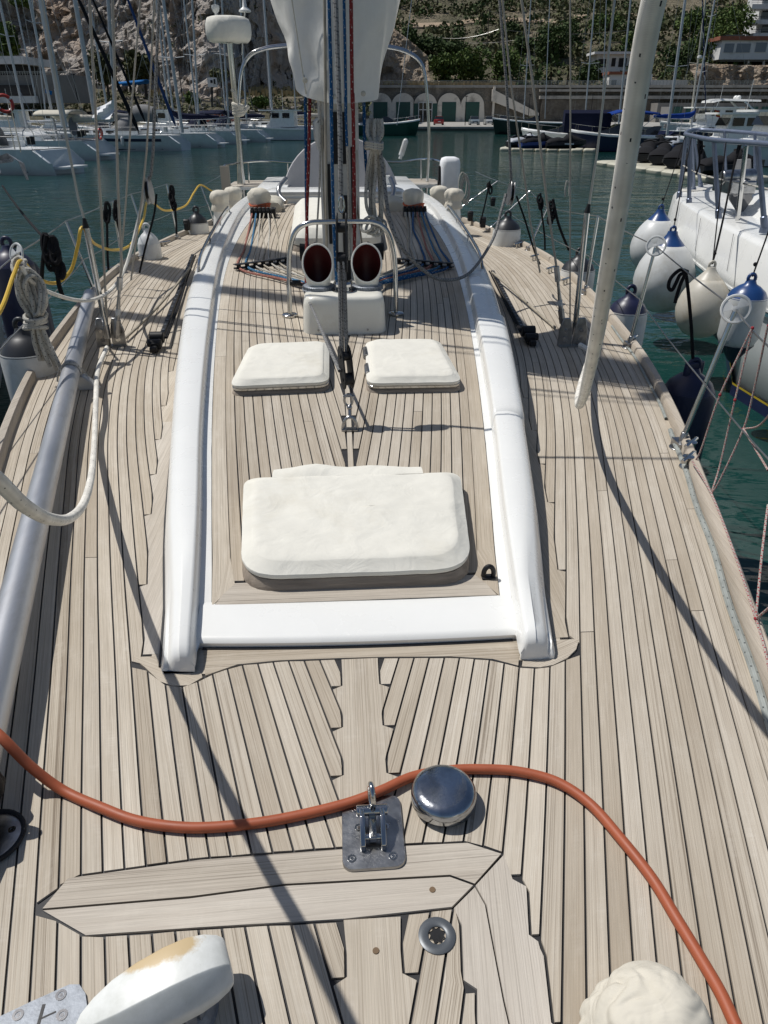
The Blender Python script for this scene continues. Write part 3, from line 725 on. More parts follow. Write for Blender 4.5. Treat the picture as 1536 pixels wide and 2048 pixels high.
mb = MB(); Tm = Matrix.Translation((bx, by+.03, .086)) @ Matrix.Rotation(R(8), 4, 'Z')
pts = [Tm @ Vector((.0, .022*math.cos(a), .036*math.sin(a))) for a in np.linspace(0, 2*math.pi, 25)]; mb.tube(pts, .0065, 10, caps=False); mb.build('mooring_ring', steel, plate)
mb = MB(); mb.lathe([(.039, 0), (.039, .003), (.034, .005), (.021, .005), (.0185, .003), (.0185, -.012)], 32, (.1335, .849, 0)); sock = mb.build('deck_socket', pm('grey_socket_ring', (.10, .11, .12), .4, .3), yacht)
mb = MB(); k = 8; ro = [(.1335+(.0185 if i % 2 else .0135)*math.cos(math.pi*i/k), .849+(.0185 if i % 2 else .0135)*math.sin(math.pi*i/k)) for i in range(2*k)]
mb.loft([[(x, y, .0035) for x, y in ro], [(x, y, -.02) for x, y in ro]], cap=False); mb.build('socket_star', steel, sock, smooth=20); mb = MB(); mb.add([(x, y, .0016) for x, y in ro], [tuple(range(2*k))]); mb.build('socket_well', blk, sock, smooth=0)
# hinged galvanised plate in the near left corner
hp = P2([(-20,2046),(60,2008),(140,1972),(160,1972),(172,1990),(185,2090),(-20,2110)])
mb = MB(); mb.prism(hp, .001, .006); hp_ = mb.build('hinge_plate', galv, yacht, smooth=0)
for (px, py) in ((122,1990),(124,2030),(36,2030)):
    mb = MB(); q = on(px, py, .006); mb.lathe([(.0105, -.001), (.0105, .0012), (.0055, .0012), (.005, -.002), (0, -.002)], 14, q); mb.lathe([(.0038, -.001), (.0038, .0004), (0, .0004)], 6, q); mb.build('screw', steel, hp_)
mb = MB(); a, b = on(76, 2015, .0062), on(84, 2060, .0062); mb.box((a+b)/2, (.006, .05, .001), .05); a = on(95, 2031, .0062); mb.box(a, (.03, .003, .001), .4); mb.build('hinge_slot', caulk, hp_, smooth=0)
# round plate with a black rubbing ring at the left edge
cpl = on(-18, 1680); mb = MB(); mb.lathe([(.075, 0), (.075, .006), (.07, .008), (0, .008)], 36, cpl); rp = mb.build('round_deck_plate', steel_worn, yacht)
mb = MB(); pts = [(cpl.x+.073*math.cos(a), cpl.y+.073*math.sin(a), .008) for a in np.linspace(0, 2*math.pi, 33)]; mb.tube(pts, .006, 8, caps=False); mb.build('plate_ring', blk_rub, rp)
mb = MB(); q = on(24, 1659, .008); mb.lathe([(.009, 0), (.009, .001), (.004, .001), (.004, -.001), (0, -.001)], 14, q); mb.build('screw', steel, rp)
# padeyes
mb = MB(); pe = Vector((.004, 3.24, zr(3.24))); mb.prism(rrect(pe.x, pe.y, .085, .04, .012), pe.z, pe.z+.007)
pts = [(pe.x+.035*math.cos(a), pe.y, pe.z+.006+.062*math.sin(a)) for a in np.linspace(0, math.pi, 14)]; mb.tube(pts, .008, 8); mb.build('padeye', steel_worn, yacht)
mb = MB(); q = Vector((.472, 2.07, zr(2.07)-.001)); mb.box(q+Vector((0, 0, .004)), (.05, .03, .008))
pts = [(q.x+.018*math.cos(a), q.y, q.z+.018+.03*math.sin(a)) for a in np.linspace(-.5, math.pi+.5, 16)]; mb.tube(pts, .0095, 8); mb.build('padeye', blk, yacht, bevel=.003)
# ------------------------------------------------------------------ mast, boom, standing rigging
zmst = zr(5.4)
mb = MB(); pr = [(.135*math.copysign(abs(math.cos(a))**.7, math.cos(a)), 5.42+.19*math.copysign(abs(math.sin(a))**.8, math.sin(a))) for a in np.linspace(0, 2*math.pi, 29)[:-1]]
mb.loft([[(x, y, z) for x, y in pr] for z in (zmst-.02, 3, 8, 15)]); mast = mb.build('mast', mast_white, yacht, smooth=50)
mb = MB()
mb.box((.035, 5.226, zmst+.45), (.05, .012, .55)); mb.box((-.075, 5.234, .95), (.022, .012, .5)); mb.box((.09, 5.245, 1.05), (.03, .014, .5)); mb.box((.0, 5.222, 1.35), (.09, .012, .3)); mb.build('halyard_slot', blk, mast, bevel=.003)
mb = MB(); mb.lathe([(.2, 0), (.2, .015), (.17, .03), (.16, .03)], 24, (0, 5.42, zmst-.005), Matrix.Diagonal((.9, 1.15, 1, 1))); mb.build('mast_collar', steel_worn, mast)
for x, z, in ((-.185, .62), (.185, .62)):
    mb = MB(); mb.lathe([(.055, 0), (.07, .02), (.05, .05), (.058, .10), (.06, .13), (.0, .135)], 20, (x*.92, 5.40, z), rot_to((x, 0, 0)))
    mb.build('mast_winch', blk, mast)
for z, l in ((6.4, 1.5), (10.4, 1.1)):
    for s in (1, -1):
        mb = MB(); mb.loft([[(s*.1, 5.36, z), (s*.1, 5.5, z+.01), (s*.1, 5.64, z), (s*.1, 5.5, z-.02)], [(s*l, 5.6, z+.12), (s*l, 5.68, z+.13), (s*l, 5.76, z+.12), (s*l, 5.68, z+.11)]]); mb.build('spreader', mast_white, mast)
mb = MB(); mb.loft([[(x*.9, 5.7, 1.62+z) for x, z in rrect(0, 0, .16, .24, .05)], [(x*.8, 12.0, 1.8+z) for x, z in rrect(0, 0, .16, .24, .05)]]); mb.build('boom', mast_white, yacht)
# white sail cover, its skirt wrapped round the mast, the flaked sail inside it on the boom
def cover_ring(hw, y0, y1, z, bot=0.0, amp=.02, n=60):
    """plan of the skirt: a rounded prow over the mast, swept back and open at the rear"""
    out = []
    for i in range(n+1):
        t = -1 + 2*i/n; a = abs(t)
        x = hw*1.04*math.sin(a*math.pi/2)**1.0*(1 if t > 0 else -1); y = y0 + (.38 + .85*(z-1.55))*(a**1.3)
        f = Vector((x*4.0 + z*1.5, z*1.1, 0)); k = noise.noise(f) + .6*noise.noise(Vector((x*9 - z*5.0, z*3 + x*4, 3))) + .35*noise.noise(Vector((x*20 + z*9, z*5, 8)))
        fold = .03*math.sin((x*7 - z*8) + 2*noise.noise(Vector((x*2, z, 5))))*min(1, a*3)
        out.append((x + amp*k*.4, y + amp*k + fold, z + bot*(a**1.5)*(1 if x < 0 else .35)))
    return out
mb = MB(); rings = []
for z in list(np.arange(1.545, 3.0, .045)):
    hw = float(np.interp(z, [1.5,1.57,1.66,1.78,1.9,2.02,2.2,2.45,2.7,3.0], [.25,.262,.282,.31,.345,.385,.44,.50,.54,.5])); bot = float(np.interp(z, [1.55, 2.1], [.10, .02]))
    rings.append(cover_ring(hw, 5.10, 5.75, float(z), bot, .045))
mb.loft(rings, closed=False)
scv = thing('sail_cover', 'white canvas mainsail cover wrapped round the mast and gathered at its lower end', 'sail cover', (0, 5.4, 1.55))
front = mb.build('cover_skirt', sailcloth, scv, smooth=180)
mb = MB(); rings = []
for y, hw, z0, z1 in ((6.1, .30, 1.80, 2.65), (7, .33, 1.78, 2.62), (8.5, .28, 1.82, 2.48), (10, .23, 1.86, 2.34), (11.4, .17, 1.9, 2.2), (12, .1, 1.95, 2.1)):
    rings.append([(x*hw, y, (z0+z1)/2 + z*(z1-z0)/2) for x, z in [(math.cos(a), math.sin(a)) for a in np.linspace(0, 2*math.pi, 25)[:-1]]])
mb.loft(rings); mb.build('cover_body', sailcloth, scv, smooth=60)
mb = MB()                                             # seam rolls and eyelets
for x0 in (-.20, .0):
    pts = []
    for z in np.linspace(1.6, 2.4, 14): pts.append((x0 - (z-1.6)*.12, 5.12 + abs(x0)*.55, z))
    if x0 < 0: mb.tube(pts, .004, 5)
for (x, z) in ((-.2, 1.67), (-.02, 1.58), (.16, 1.6)):
    mb.lathe([(.012, 0), (.016, .003), (.012, .006)], 12, (x, 5.07 + abs(x)*.5, z), rot_to((0, -1, 0)))
mb.build('cover_seam', bone, scv)

def line(name, pts, r, mat, label, cat='rope', group=None, n=8, smooth=True, k=8):
    o = MB(); o.tube(spl(pts, k) if smooth and len(pts) > 2 else pts, r, n); ob = o.build(name, mat, None); return tag(ob, label, cat, group)
def upline(pts, r, mat, name, label, cat, Y, zto=7.5, **k):
    P = [at(px, py, Y) for px, py in pts]; d = (P[0]-P[-1]).normalized() if P[0].z > P[-1].z else (P[-1]-P[0]).normalized()
    top = P[0]; P = [top + d*((zto-top.z)/d.z)] + P
    return line(name, P, r, mat, label, cat, **k)
GH = 'halyards running up the front of the mast'
upline([(658,0),(662,200),(667,430),(673,570)], .0105, rope_bl, 'halyard', 'blue flecked halyard in front of the sail cover, left of the grey braided line', 'rope', 5.07, group=GH)
upline([(688,0),(691,200),(694,292)], .009, rope_bl, 'halyard', 'blue halyard ending above the black mast slot, just right of the grey braided line', 'rope', 5.09, group=GH)
line('halyard', [at(694,293,5.09), at(697,400,5.12), at(699,520,5.14)], .007, rope_thin, 'white tail of the blue halyard running down over the black mast slot', 'rope', GH)
upline([(702,0),(706,200),(709,430),(708,545)], .0115, rope_rd, 'halyard', 'dark red halyard in front of the sail cover, right of two blue ones', 'rope', 5.08, group=GH)
upline([(649,0),(651,200),(653,420),(655,560)], .0085, rope_plain, 'halyard', 'beige halyard lying on the sail cover left of the blue ones', 'rope', 5.1, group=GH)
line('halyard', [at(610,150,5.3), at(612,300,5.25), at(613,420,5.25), at(617,560,5.2)], .0105, rope_bl, 'dark blue halyard left of the mast, below the sail cover, beside a red one', 'rope', GH)
line('halyard', [at(620,150,5.3), at(618,300,5.22), at(614,430,5.22), at(612,600,5.0)], .0105, rope_rd, 'red halyard left of the mast, below the sail cover, beside a dark blue one', 'rope', GH)
line('halyard', [at(727,180,5.3), at(730,300,5.25), at(737,380,5.25)], .0105, rope_bl, 'blue halyard right of the mast beside the hanging rope coil', 'rope', GH)
line('halyard', [at(641,200,5.2), at(640,340,5.2), at(634,460,5.2), at(632,520,5.15)], .0065, rope_thin, 'black and white flecked line down the left side of the mast', 'rope', GH)
line('halyard', [at(644,250,5.2), at(647,380,5.2), at(652,470,5.2), at(650,540,5.15)], .005, rope_plain, 'thin beige line down the left side of the mast', 'rope', GH)
line('halyard', [at(713,300,5.3), at(714,400,5.3), at(724,490,5.25), at(728,540,5.2)], .006, rope_plain, 'thin beige line slanting down right of the dark red halyard', 'rope', GH)
mb = MB(); mb.loft([[(x, y, z) for x, y in rrect(c.x, 5.28, ww, .1, .03)] for (c, ww, z) in [(at(px, py, 5.28), wv, at(px, py, 5.28).z) for px, py, wv in ((640,300,.03),(637,275,.06),(636,245,.07),(638,236,.04))]])
tag(mb.build('cloth_bundle', sailcloth, None, smooth=60), 'white cloth roll tucked against the left side of the mast', 'cloth')

# tackle from the coachroof padeye up to the mast
tk = thing('tackle', 'black pulley tackle with two long blocks hanging upright between the two small hatches', 'pulley', tuple(pe))
LB0, LB1 = at(697,778,3.30), at(687,690,3.34); UB0, UB1 = at(684,545,3.42), at(683,425,3.50)
def block(a, b, wd, name, par):
    d = (Vector(b)-Vector(a)); ln = d.length; T = Matrix.Translation((Vector(a)+Vector(b))/2) @ rot_to(d)
    mb = MB()
    for dx in (-wd/2, wd/2):
        prof = [(wd*.95*math.cos(t)*(.75+.25*abs(math.sin(t))) , ln/2*math.sin(t)) for t in np.linspace(0, 2*math.pi, 25)[:-1]]
        mb.prism(prof, dx-.004, dx+.004, T @ Matrix.Rotation(R(90), 4, 'Y') @ Matrix.Rotation(R(90), 4, 'Z'))
    o = mb.build(name, blk, par, bevel=.002)
    for k, r in ((-.27, .030), (.25, .022)):
        mb = MB(); c = T @ Vector((0, 0, ln*k)); q = T.to_3x3() @ Vector((1, 0, 0))
        mb.tube([c - q*wd*.42, c + q*wd*.42], r, 18); mb.tube([c - q*(wd*.5+.008), c + q*(wd*.5+.008)], .009, 12); mb.build('sheave', blk, o)
    return o
block(LB0, LB1, .042, 'lower_block', tk); block(UB0, UB1, .042, 'upper_block', tk)
mb = MB()
for dx, dy in ((-.016, -.012), (-.004, .010), (.010, -.010), (.017, .008)):
    mb.tube([LB1 + Vector((dx, dy, -.04)), UB0 + Vector((dx*.8, dy, .05))], .0062, 8)
mb.build('fall', rope_grey, tk)
mb = MB(); sh0 = pe + Vector((0, 0, .058)); m1 = at(699,815,3.27); m2 = at(697,800,3.285)
mb.tube([sh0, m1], .008, 8); mb.sphere(m1, .014, 10, 6)
pts = [m2 + Vector((.020*math.cos(a), 0, .030*math.sin(a))) for a in np.linspace(0, 2*math.pi, 17)]; mb.tube(pts, .0065, 8, caps=False)
mb.tube([m2 + Vector((-.026, 0, .02)), m2 + Vector((.030, 0, .02))], .006, 8); mb.build('shackle', steel_worn, tk)
mb = MB(); a = at(683,424,3.5); b = at(682,395,3.52)
pts = [a.lerp(b, .5) + Vector((.012*math.cos(t), 0, .035*math.sin(t))) for t in np.linspace(0, 2*math.pi, 17)]; mb.tube(pts, .005, 8, caps=False); mb.build('upper_shackle', steel, tk)
line('tackle_tail', [at(679,742,3.31), at(660,700,3.6), at(628,625,4.4), at(606,577,4.98)], .0085, rope_grey, 'pale line from the tackle slanting up left to the stainless guard rail')
mb = MB(); q = at(590,566,4.985); mb.tube([q+Vector((-.03, 0, 0)), q+Vector((.04, 0, .0))], .02, 10); mb.box(q+Vector((.06, -.01, -.01)), (.05, .025, .02)); mb.build('rail_cleat', blk, arch, bevel=.004)
b = at(682,396,3.52); P = [b, at(680,250,3.56), at(671,0,3.66)]; d = (P[-1]-P[1]).normalized(); P.append(P[-1] + d*6)
line('braided_line', P, [.011]*len(P), rope_grey, 'grey braided line rising from the tackle in front of the sail cover', smooth=False)

# rope coil on the mast right side
mb = MB(); rnd = random.Random(4)
for i in range(7):
    k = i/6; x0 = 736 + 27*k; Y = 5.16 + .03*(i % 3)
    pts = [at(x0, 238, Y), at(x0+rnd.uniform(-2,2), 268, Y-.03), at(744+12*k, 292, 5.13), at(735+34*k, 340, Y), at(737+30*k+rnd.uniform(-6,6), 410+rnd.uniform(-15,15), Y-.04), at(744+22*k, 458+rnd.uniform(-26,18), Y)]
    mb.tube(spl(pts, 6), .0115, 9)
for i in range(3):
    c = at(748, 286+i*5, 5.12); pts = [c + Vector((.055*math.cos(t), .05*math.sin(t), .006*math.sin(2*t))) for t in np.linspace(0, 2*math.pi, 17)]; mb.tube(pts, .009, 7, caps=False)
for i in range(3):
    c = at(737+i*10, 448+i*4, 5.05); pts = [c + Vector((.05*math.cos(t), .03*math.sin(t), .045*math.sin(t+.5))) for t in np.linspace(0, 2*math.pi, 17)]; mb.tube(pts, .0095, 7, caps=False)
tag(mb.build('rope_coil', rope_thin, None), 'hank of off-white rope hung on the right side of the mast', 'rope')

# organisers, lines to the clutches, clutches
for s, a, b in ((-1, (-.90, 6.29), (-.45, 6.60)), (1, (.945, 6.24), (.47, 6.50))):
    za = zr(6.3)+.012; A = Vector((a[0], a[1], za)); B = Vector((b[0], b[1], za+.012)); mb = MB(); d = B-A
    mb.box((A+B)/2 + Vector((0, 0, .032)), (d.length, .05, .008), math.atan2(d.y, d.x)); mb.box((A+B)/2, (d.length, .05, .012), math.atan2(d.y, d.x))
    for i in range(7):
        c = A.lerp(B, (i+.5)/7); mb.tube([c, c+Vector((0, 0, .034))], .019, 10)
    og = mb.build('deck_organiser', blk, yacht, bevel=.002)
    mb = MB()
    for i in range(8):
        c = A.lerp(B, (i+.02)/7.04); mb.lathe([(.008, 0), (.008, .004), (0, .006)], 8, c+Vector((0, 0, .036)))
    mb.build('bolt', steel, og)
    cols = [(rope_pk, 'faded red'), (rope_fb, 'faded blue'), (rope_thin, 'off-white flecked'), (rope_plain, 'beige'), (rope_thin, 'second off-white flecked'), (rope_plain, 'innermost beige')] if s < 0 else [(rope_bl, 'outermost dark blue'), (rope_fb, 'faded blue'), (rope_pk, 'faded red'), (rope_bl, 'inner dark blue'), (rope_thin, 'off-white flecked'), (rope_plain, 'innermost beige')]
    side = 'left' if s < 0 else 'right'
    for i, (m, cn) in enumerate(cols):
        c = A.lerp(B, (i+.5)/7) + Vector((0, 0, .005)); cl = Vector((s*(1.02-.047*i), 9.06, zr(9.05)+.05))
        st = Vector((s*(.13+.006*i), 5.46-.02*i, zr(5.4)+.07+.012*i)); wob = .03*(i > 2)
        pts = [st, st.lerp(c, .5) - Vector((0, 0, .01)), c, c.lerp(cl, .3) + Vector((wob*math.sin(i*3), 0, -.02)), c.lerp(cl, .65) + Vector((-wob*math.cos(i*2), 0, -.02)), cl]
        line('control_line', pts, .0105 if i < 2 or s > 0 else .0075, m, cn + ' control line led aft over the coachroof, ' + side + ' of the mast', 'rope', 'control lines led aft along the coachroof')
    ck = thing_c = None
    mb = MB(); 
    for i in range(6):
        c = Vector((s*(1.02-.047*i), 9.12, zr(9.1)+.045)); mb.box(c, (.04, .15, .09)); mb.tube([c+Vector((-.018, -.03, .05)), c+Vector((.018, -.03, .05))], .022, 10)
    cl_ = mb.build('rope_clutch', blk, yacht, bevel=.004)
    mb = MB()
    for i in range(6):
        if s > 0 or i > 4:
            c = Vector((s*(1.02-.047*i), 9.044, zr(9.1)+.03)); mb.box(c, (.036, .006, .05))
    if mb.v: mb.build('clutch_face', alu, cl_)
    if s < 0:
        mb = MB(); mb.box((-.77, 9.10, zr(9.1)+.05), (.05, .16, .11)); mb.build('clutch_handle', blk, cl_, bevel=.006)
# winches under canvas bags
def winch_bag(x, y, z, r, h, label, cord=True, sd=0):
    wn_ = thing('winch_cover', label, 'winch cover', (x, y, z))
    mb = MB(); rings = []
    for rr, zz, am in ((1.0, 0, .04), (1.03, .12, .05), (.92, .3, .05), (.86, .36, .04), (.95, .5, .10), (1.02, .68, .12), (.98, .84, .12), (.75, .96, .12), (.35, 1.02, .05), (.02, 1.03, 0)):
        ring = []
        for i in range(28):
            a = 2*math.pi*i/28; k = 1 + am*noise.noise(Vector((math.cos(a)*2.2+sd, math.sin(a)*2.2, zz*2.5)))*2 + am*.5*math.sin(a*7+sd)
            ring.append((x + rr*r*k*math.cos(a), y + rr*r*k*math.sin(a), z + zz*h + .05*h*am*8*noise.noise(Vector((math.cos(a)+sd, math.sin(a), 2)))))
        rings.append(ring)
    mb.loft(rings); mb.build('bag', canvas_old, wn_, smooth=70)
    if cord:
        mb = MB()
        for j in range(4):
            pts = [(x + r*(.93+.03*j)*math.cos(t), y + r*(.93+.03*j)*math.sin(t), z + h*(.33+.03*j) + .012*math.sin(2*t+j)) for t in np.linspace(0, 2*math.pi, 21)]; mb.tube(pts, .008, 6, caps=False)
        mb.build('cord', red_tape, wn_)
    return wn_
winch_bag(-.95, 9.36, zr(9.3)+.0, .125, .29, 'beige winch bag tied with orange cord behind the left row of clutches', True, 2)
winch_bag(.905, 9.28, zr(9.3)+.0, .125, .28, 'beige winch bag tied with orange cord behind the right row of clutches', True, 7)
for px, py, Y, lab, sd in ((440,402,10.6,'outer beige winch bag on the left side of the cockpit',3), (467,394,11.3,'inner beige winch bag on the left side of the cockpit',5), (878,392,11.0,'inner beige winch bag on the right side of the cockpit',8), (907,398,10.5,'outer beige winch bag on the right side of the cockpit',9)):
    c = at(px, py, Y); winch_bag(c.x, c.y, c.z-.12, .125, .25, lab, False, sd)
    mb = MB(); mb.lathe([(.13, 0), (.12, .08), (.10, .25)], 20, (c.x, c.y, c.z-.36)); mb.build('winch_base', gel, yacht)
# ------------------------------------------------------------------ chainplates and shrouds
for s, px in ((-1, 225), (1, 1142)):
    c = on(px, 692, 0); mb = MB(); mb.prism(rrect(c.x, c.y, .20, .07, .01), .0, .008); cp = mb.build('chainplate', steel_worn, yacht, smooth=30)
    for dx in (-.055, .055):
        mb = MB(); mb.prism([(-.05, 0), (.05, 0), (.046, .12), (.024, .20), (-.024, .20), (-.046, .12)], -.012, .012, Matrix.Translation((c.x+dx, c.y, .006)) @ Matrix.Rotation(R(90), 4, 'X')); mb.build('plate_lug', steel_worn, cp, bevel=.003)
        mb = MB(); mb.tube([(c.x+dx, c.y-.03, .12), (c.x+dx, c.y+.03, .12)], .013, 10); mb.build('clevis_pin', steel, cp); mb = MB(); mb.tube([(c.x+dx, c.y-.016, .055), (c.x+dx, c.y+.0, .055)], .02, 14); mb.build('pin_boss', steel, cp)
def stay(name, pts, rad, mat, Y, s, zt=10.5):
    P = [at(px, py, Y) for px, py in pts] + [Vector((s*.14, 5.45, zt))]
    mb = MB(); mb.tube(P, rad, 8); return mb.build(name, mat, yacht)
YC = 5.21
mb = MB(); mb.tube([at(212,655,YC), at(172,455,YC)], [.020, .0195], 12); t = mb.build('shroud_tube', steel, yacht)
mb = MB(); mb.tube([at(172,456,YC), at(168,436,YC)], [.023, .011], 12); mb.build('tube_end', blk, t)
mb = MB(); P = [at(212,655,YC), at(214,668,YC)]; mb.tube([at(211,650,YC), at(216,676,YC)], .024, 10); mb.build('tube_toggle', steel_worn, t)
stay('shroud', [(169,440), (157,400), (116,190), (83,0)], .0085, wire, YC, -1)
stay('shroud', [(217,705), (203,429), (195,300), (179,0)], .0085, wire_tan, YC+.03, -1)
stay('shroud', [(240,556), (244,537), (237,400), (225,0)], .0085, wire_tan, YC, -1)
stay('shroud', [(238,610), (242,517), (252,400), (264,203), (281,0)], .006, wire_tan, YC+.25, -1)
stay('shroud', [(262,560), (283,400), (293,305), (309,0)], .007, wire_tan, 5.9, -1)
for pts in (((233,676),(235,640),(238,590),(240,555)), ((1126,652),(1122,620),(1117,575),(1113,533))):
    mb = MB(); P = [at(a, b, YC) for a, b in pts]; mb.tube(P, [.018, .019, .010, .015], 10); mb.tube([P[0].lerp(P[1], .2), P[1]], .024, 8); mb.tube([P[2].lerp(P[3], .3), P[3]], .021, 8); tb = mb.build('turnbuckle', steel_worn, yacht)
    mb = MB(); mb.tube([P[1].lerp(P[2], .15), P[1].lerp(P[2], .45)], .0175, 8); mb.build('tape_wrap', fend_w, tb)
mb = MB(); mb.tube([at(1150,655,YC), at(1174,425,YC)], [.020, .0195], 12); t = mb.build('shroud_tube', steel, yacht)
mb = MB(); mb.tube([at(1174,426,YC), at(1178,408,YC)], [.023, .011], 12); mb.build('tube_end', blk, t)
mb = MB(); mb.tube([at(1151,645,YC), at(1149,668,YC)], .024, 10); mb.build('tube_toggle', steel_worn, t)
stay('shroud', [(1178,412), (1195,300), (1229,0)], .0085, wire, YC, 1)
stay('shroud', [(1113,535), (1095,410), (1066,170), (1043,0)], .0085, wire_tan, YC, 1)
stay('shroud', [(1140,640), (1141,170), (1140,0)], .0055, wire_tan, YC+.02, 1)
stay('shroud', [(1080,545), (1060,440), (1055,395), (1022,170), (1005,0)], .0075, wire_tan, 6.2, 1)
mb = MB(); P = [at(1139,372,5.2), at(1134,362,5.2), at(1130,380,5.2), at(1131,394,5.2)]; mb.tube(spl(P, 5), .005, 6); mb.tube([at(1140,362,5.2), at(1139,392,5.2)], .0075, 6)
tag(mb.build('cord_end', rope_thin, None), 'short loose cord tied round the thin shroud on the right', 'cord')
# sheet blocks hung from lines beside the shrouds
def hung_block(px, py, Y, up, label, s):
    t = thing('pulley_block', label, 'pulley', tuple(at(px, py, Y)))
    a, b = at(px-3*s, py+16, Y), at(px+2*s, py-12, Y); c = (a+b)/2
    mb = MB(); T = Matrix.Translation(c) @ rot_to(b-a)
    for d in (-.014, .014): mb.prism([(.085*math.cos(q)*(1-.35*math.sin(q)), .10*math.sin(q)) for q in np.linspace(0, 2*math.pi, 21)[:-1]], d-.003, d+.003, T @ Matrix.Rotation(R(90), 4, 'X'))
    mb.build('cheek', steel_worn, t, bevel=.002)
    mb = MB(); q = T.to_3x3() @ Vector((0, 1, 0)); mb.tube([c-q*.012, c+q*.012], .06, 18); mb.build('sheave', blk, t)
    P = [at(x, y, Y+dy) for x, y, dy in up]; d = (P[-1]-P[-2]).normalized(); P.append(P[-1]+d*5)
    mb = MB(); mb.tube([b] + P, .011, 8); mb.build('strop', rope_grey, t); return c
cL = hung_block(297, 378, 6.0, [(302,350,0), (306,305,0), (318,0,.1)], 'grey pulley block hung on a braided strop beside the left shrouds', -1)
cR = hung_block(1022, 384, 6.6, [(1023,369,0), (1013,170,0), (999,0,.1)], 'grey pulley block hung on a braided strop beside the right shrouds', 1)
line('sheet_rope', [at(289,385,6.0), at(280,425,5.95), at(262,500,5.8), at(245,548,5.6), at(222,580,5.3), at(190,598,5.0), at(150,600,4.8), at(95,583,4.55), at(60,560,4.4), at(42,530,4.35)], .0125, rope_w, 'off-white sheet rope looping from the left pulley block to the lifeline coil')
line('runner_tail', [at(313,388,6.0), at(308,430,6.0), at(292,490,6.1), at(279,545,6.2)], .008, rope_k, 'thin black line hanging from the left pulley block')
line('sheet_rope', [at(760,300,5.15), at(768,360,5.1), at(778,430,5.0), at(800,490,4.95), at(850,543,5.1), at(890,560,5.4), at(940,545,5.8), at(985,480,6.3), at(1003,420,6.5), at(1012,388,6.58)], .0125, rope_grey, 'grey sheet rope drooping from the mast coil over the roof to the right pulley block')
line('runner_tail', [at(1033,392,6.6), at(1050,440,6.6), at(1068,500,6.7), at(1080,528,6.8)], .008, rope_k, 'thin black line hanging from the right pulley block')
line('deck_rope', [on(250,680,.02)+Vector((0,0,.01)), on(300,630,.03), on(345,580,.05), on(380,535,.08)], .011, rope_plain, 'beige line running along the left side deck to the chainplate')
line('deck_rope', [on(1110,655,.02), on(1070,620,.03), on(1020,575,.05), on(985,545,.07)], .011, rope_plain, 'beige line running along the right side deck to the chainplate')
# genoa tracks with cars on the side decks
for s, a, b in ((-1, on(312,705), on(386,512)), (1, on(1060,690), on(985,545))):
    mb = MB(); d = b-a; mb.box((a+b)/2+Vector((0, 0, .012)), (.035, d.length, .022), -math.atan2(d.x, d.y)); tr = mb.build('sheet_track', blk, yacht, bevel=.003)
    mb = MB(); nrm = Vector((d.y, -d.x, 0)).normalized()*s
    for i in range(26):
        c = a.lerp(b, (i+.5)/26); mb.box(c+Vector((0, 0, .025)), (.02, .012, .005), -math.atan2(d.x, d.y))
    mb.build('track_pin', galv, tr)
    for t, nm in ((.02, 'track_car'),):
        c = a.lerp(b, t) - nrm*0; mb = MB(); rz = -math.atan2(d.x, d.y)
        mb.box(c+Vector((0, 0, .045)), (.075, .16, .05), rz); mb.tube([c+Vector((-.05, .05, .075)), c+Vector((.05, .05, .075))], .04, 14); mb.tube([c+Vector((-.05, -.05, .06)), c+Vector((.05, -.05, .06))], .028, 14); mb.box(c+Vector((0, -.10, .03)), (.05, .06, .04), rz)
        mb.build(nm, blk, tr, bevel=.008)
        mb = MB(); off = -nrm*.045 if s > 0 else nrm*-.045
        for k in (0, 1): mb.tube([c + Vector((s*-.05 + .012*k, .08, .06)), a.lerp(b, .3) + Vector((s*-.05+.012*k, 0, .03)), a.lerp(b, .62) + Vector((s*-.045, 0, .03)), a.lerp(b, .95) + Vector((s*-.05, 0, .04))], .008, 6)
        tag(mb.build('car_line', rope_k, None), 'black adjuster line along the %s sheet track' % ('left' if s < 0 else 'right'), 'rope')

# ------------------------------------------------------------------ stanchions and lifelines
def stanchion(base, top, disc=False, lab=None):
    mb = MB(); b = Vector(base); t = Vector(top); mb.tube([b, b.lerp(t, .97), t], [.0135, .0125, .010], 10); o = mb.build('stanchion', steel, yacht)
    mb = MB(); mb.box(b+Vector((0, 0, .02)), (.05, .10, .04)); mb.tube([b, b.lerp(t, .12)], .018, 10); mb.lathe([(.05, 0), (.05, .006), (0, .008)], 16, b); mb.build('stanchion_base', steel_worn, o, bevel=.004)
    if disc:
        mb = MB(); k = 28; d = (O - t).normalized(); T = Matrix.Translation(t) @ rot_to((-.55, -.78, .28))
        mb.tube([T @ Vector((.062*math.cos(a), .062*math.sin(a), 0)) for a in np.linspace(0, 2*math.pi, k+1)], .007, 6, caps=False)
        for q in range(3):
            a0 = q*2.0944+.4; ps = [(0, 0)] + [(.06*math.cos(a0+j*.17), .06*math.sin(a0+j*.17)) for j in range(7)]
            mb.prism(ps, -.003, .003, T)
        mb.lathe([(.014, -.012), (.014, .012), (0, .014)], 10, (0, 0, 0), T); mb.build('lifeline_guard', fend_w, o)
    return t
tops_r = []
for bp, tp, dsc in (((1383,895),(1472,618),True), ((1268,695),(1312,492),True), ((1182,588),(1196,432),False), ((1093,500),(1094,415),False), ((1063,462),(1060,382),False), ((997,432),(996,362),False)):
    b = on(*bp); b.x = min(b.x, w(b.y)-.05); t = at(tp[0], tp[1], b.y+.03); tops_r.append((b, stanchion(b, t, dsc)))
tops_l = []
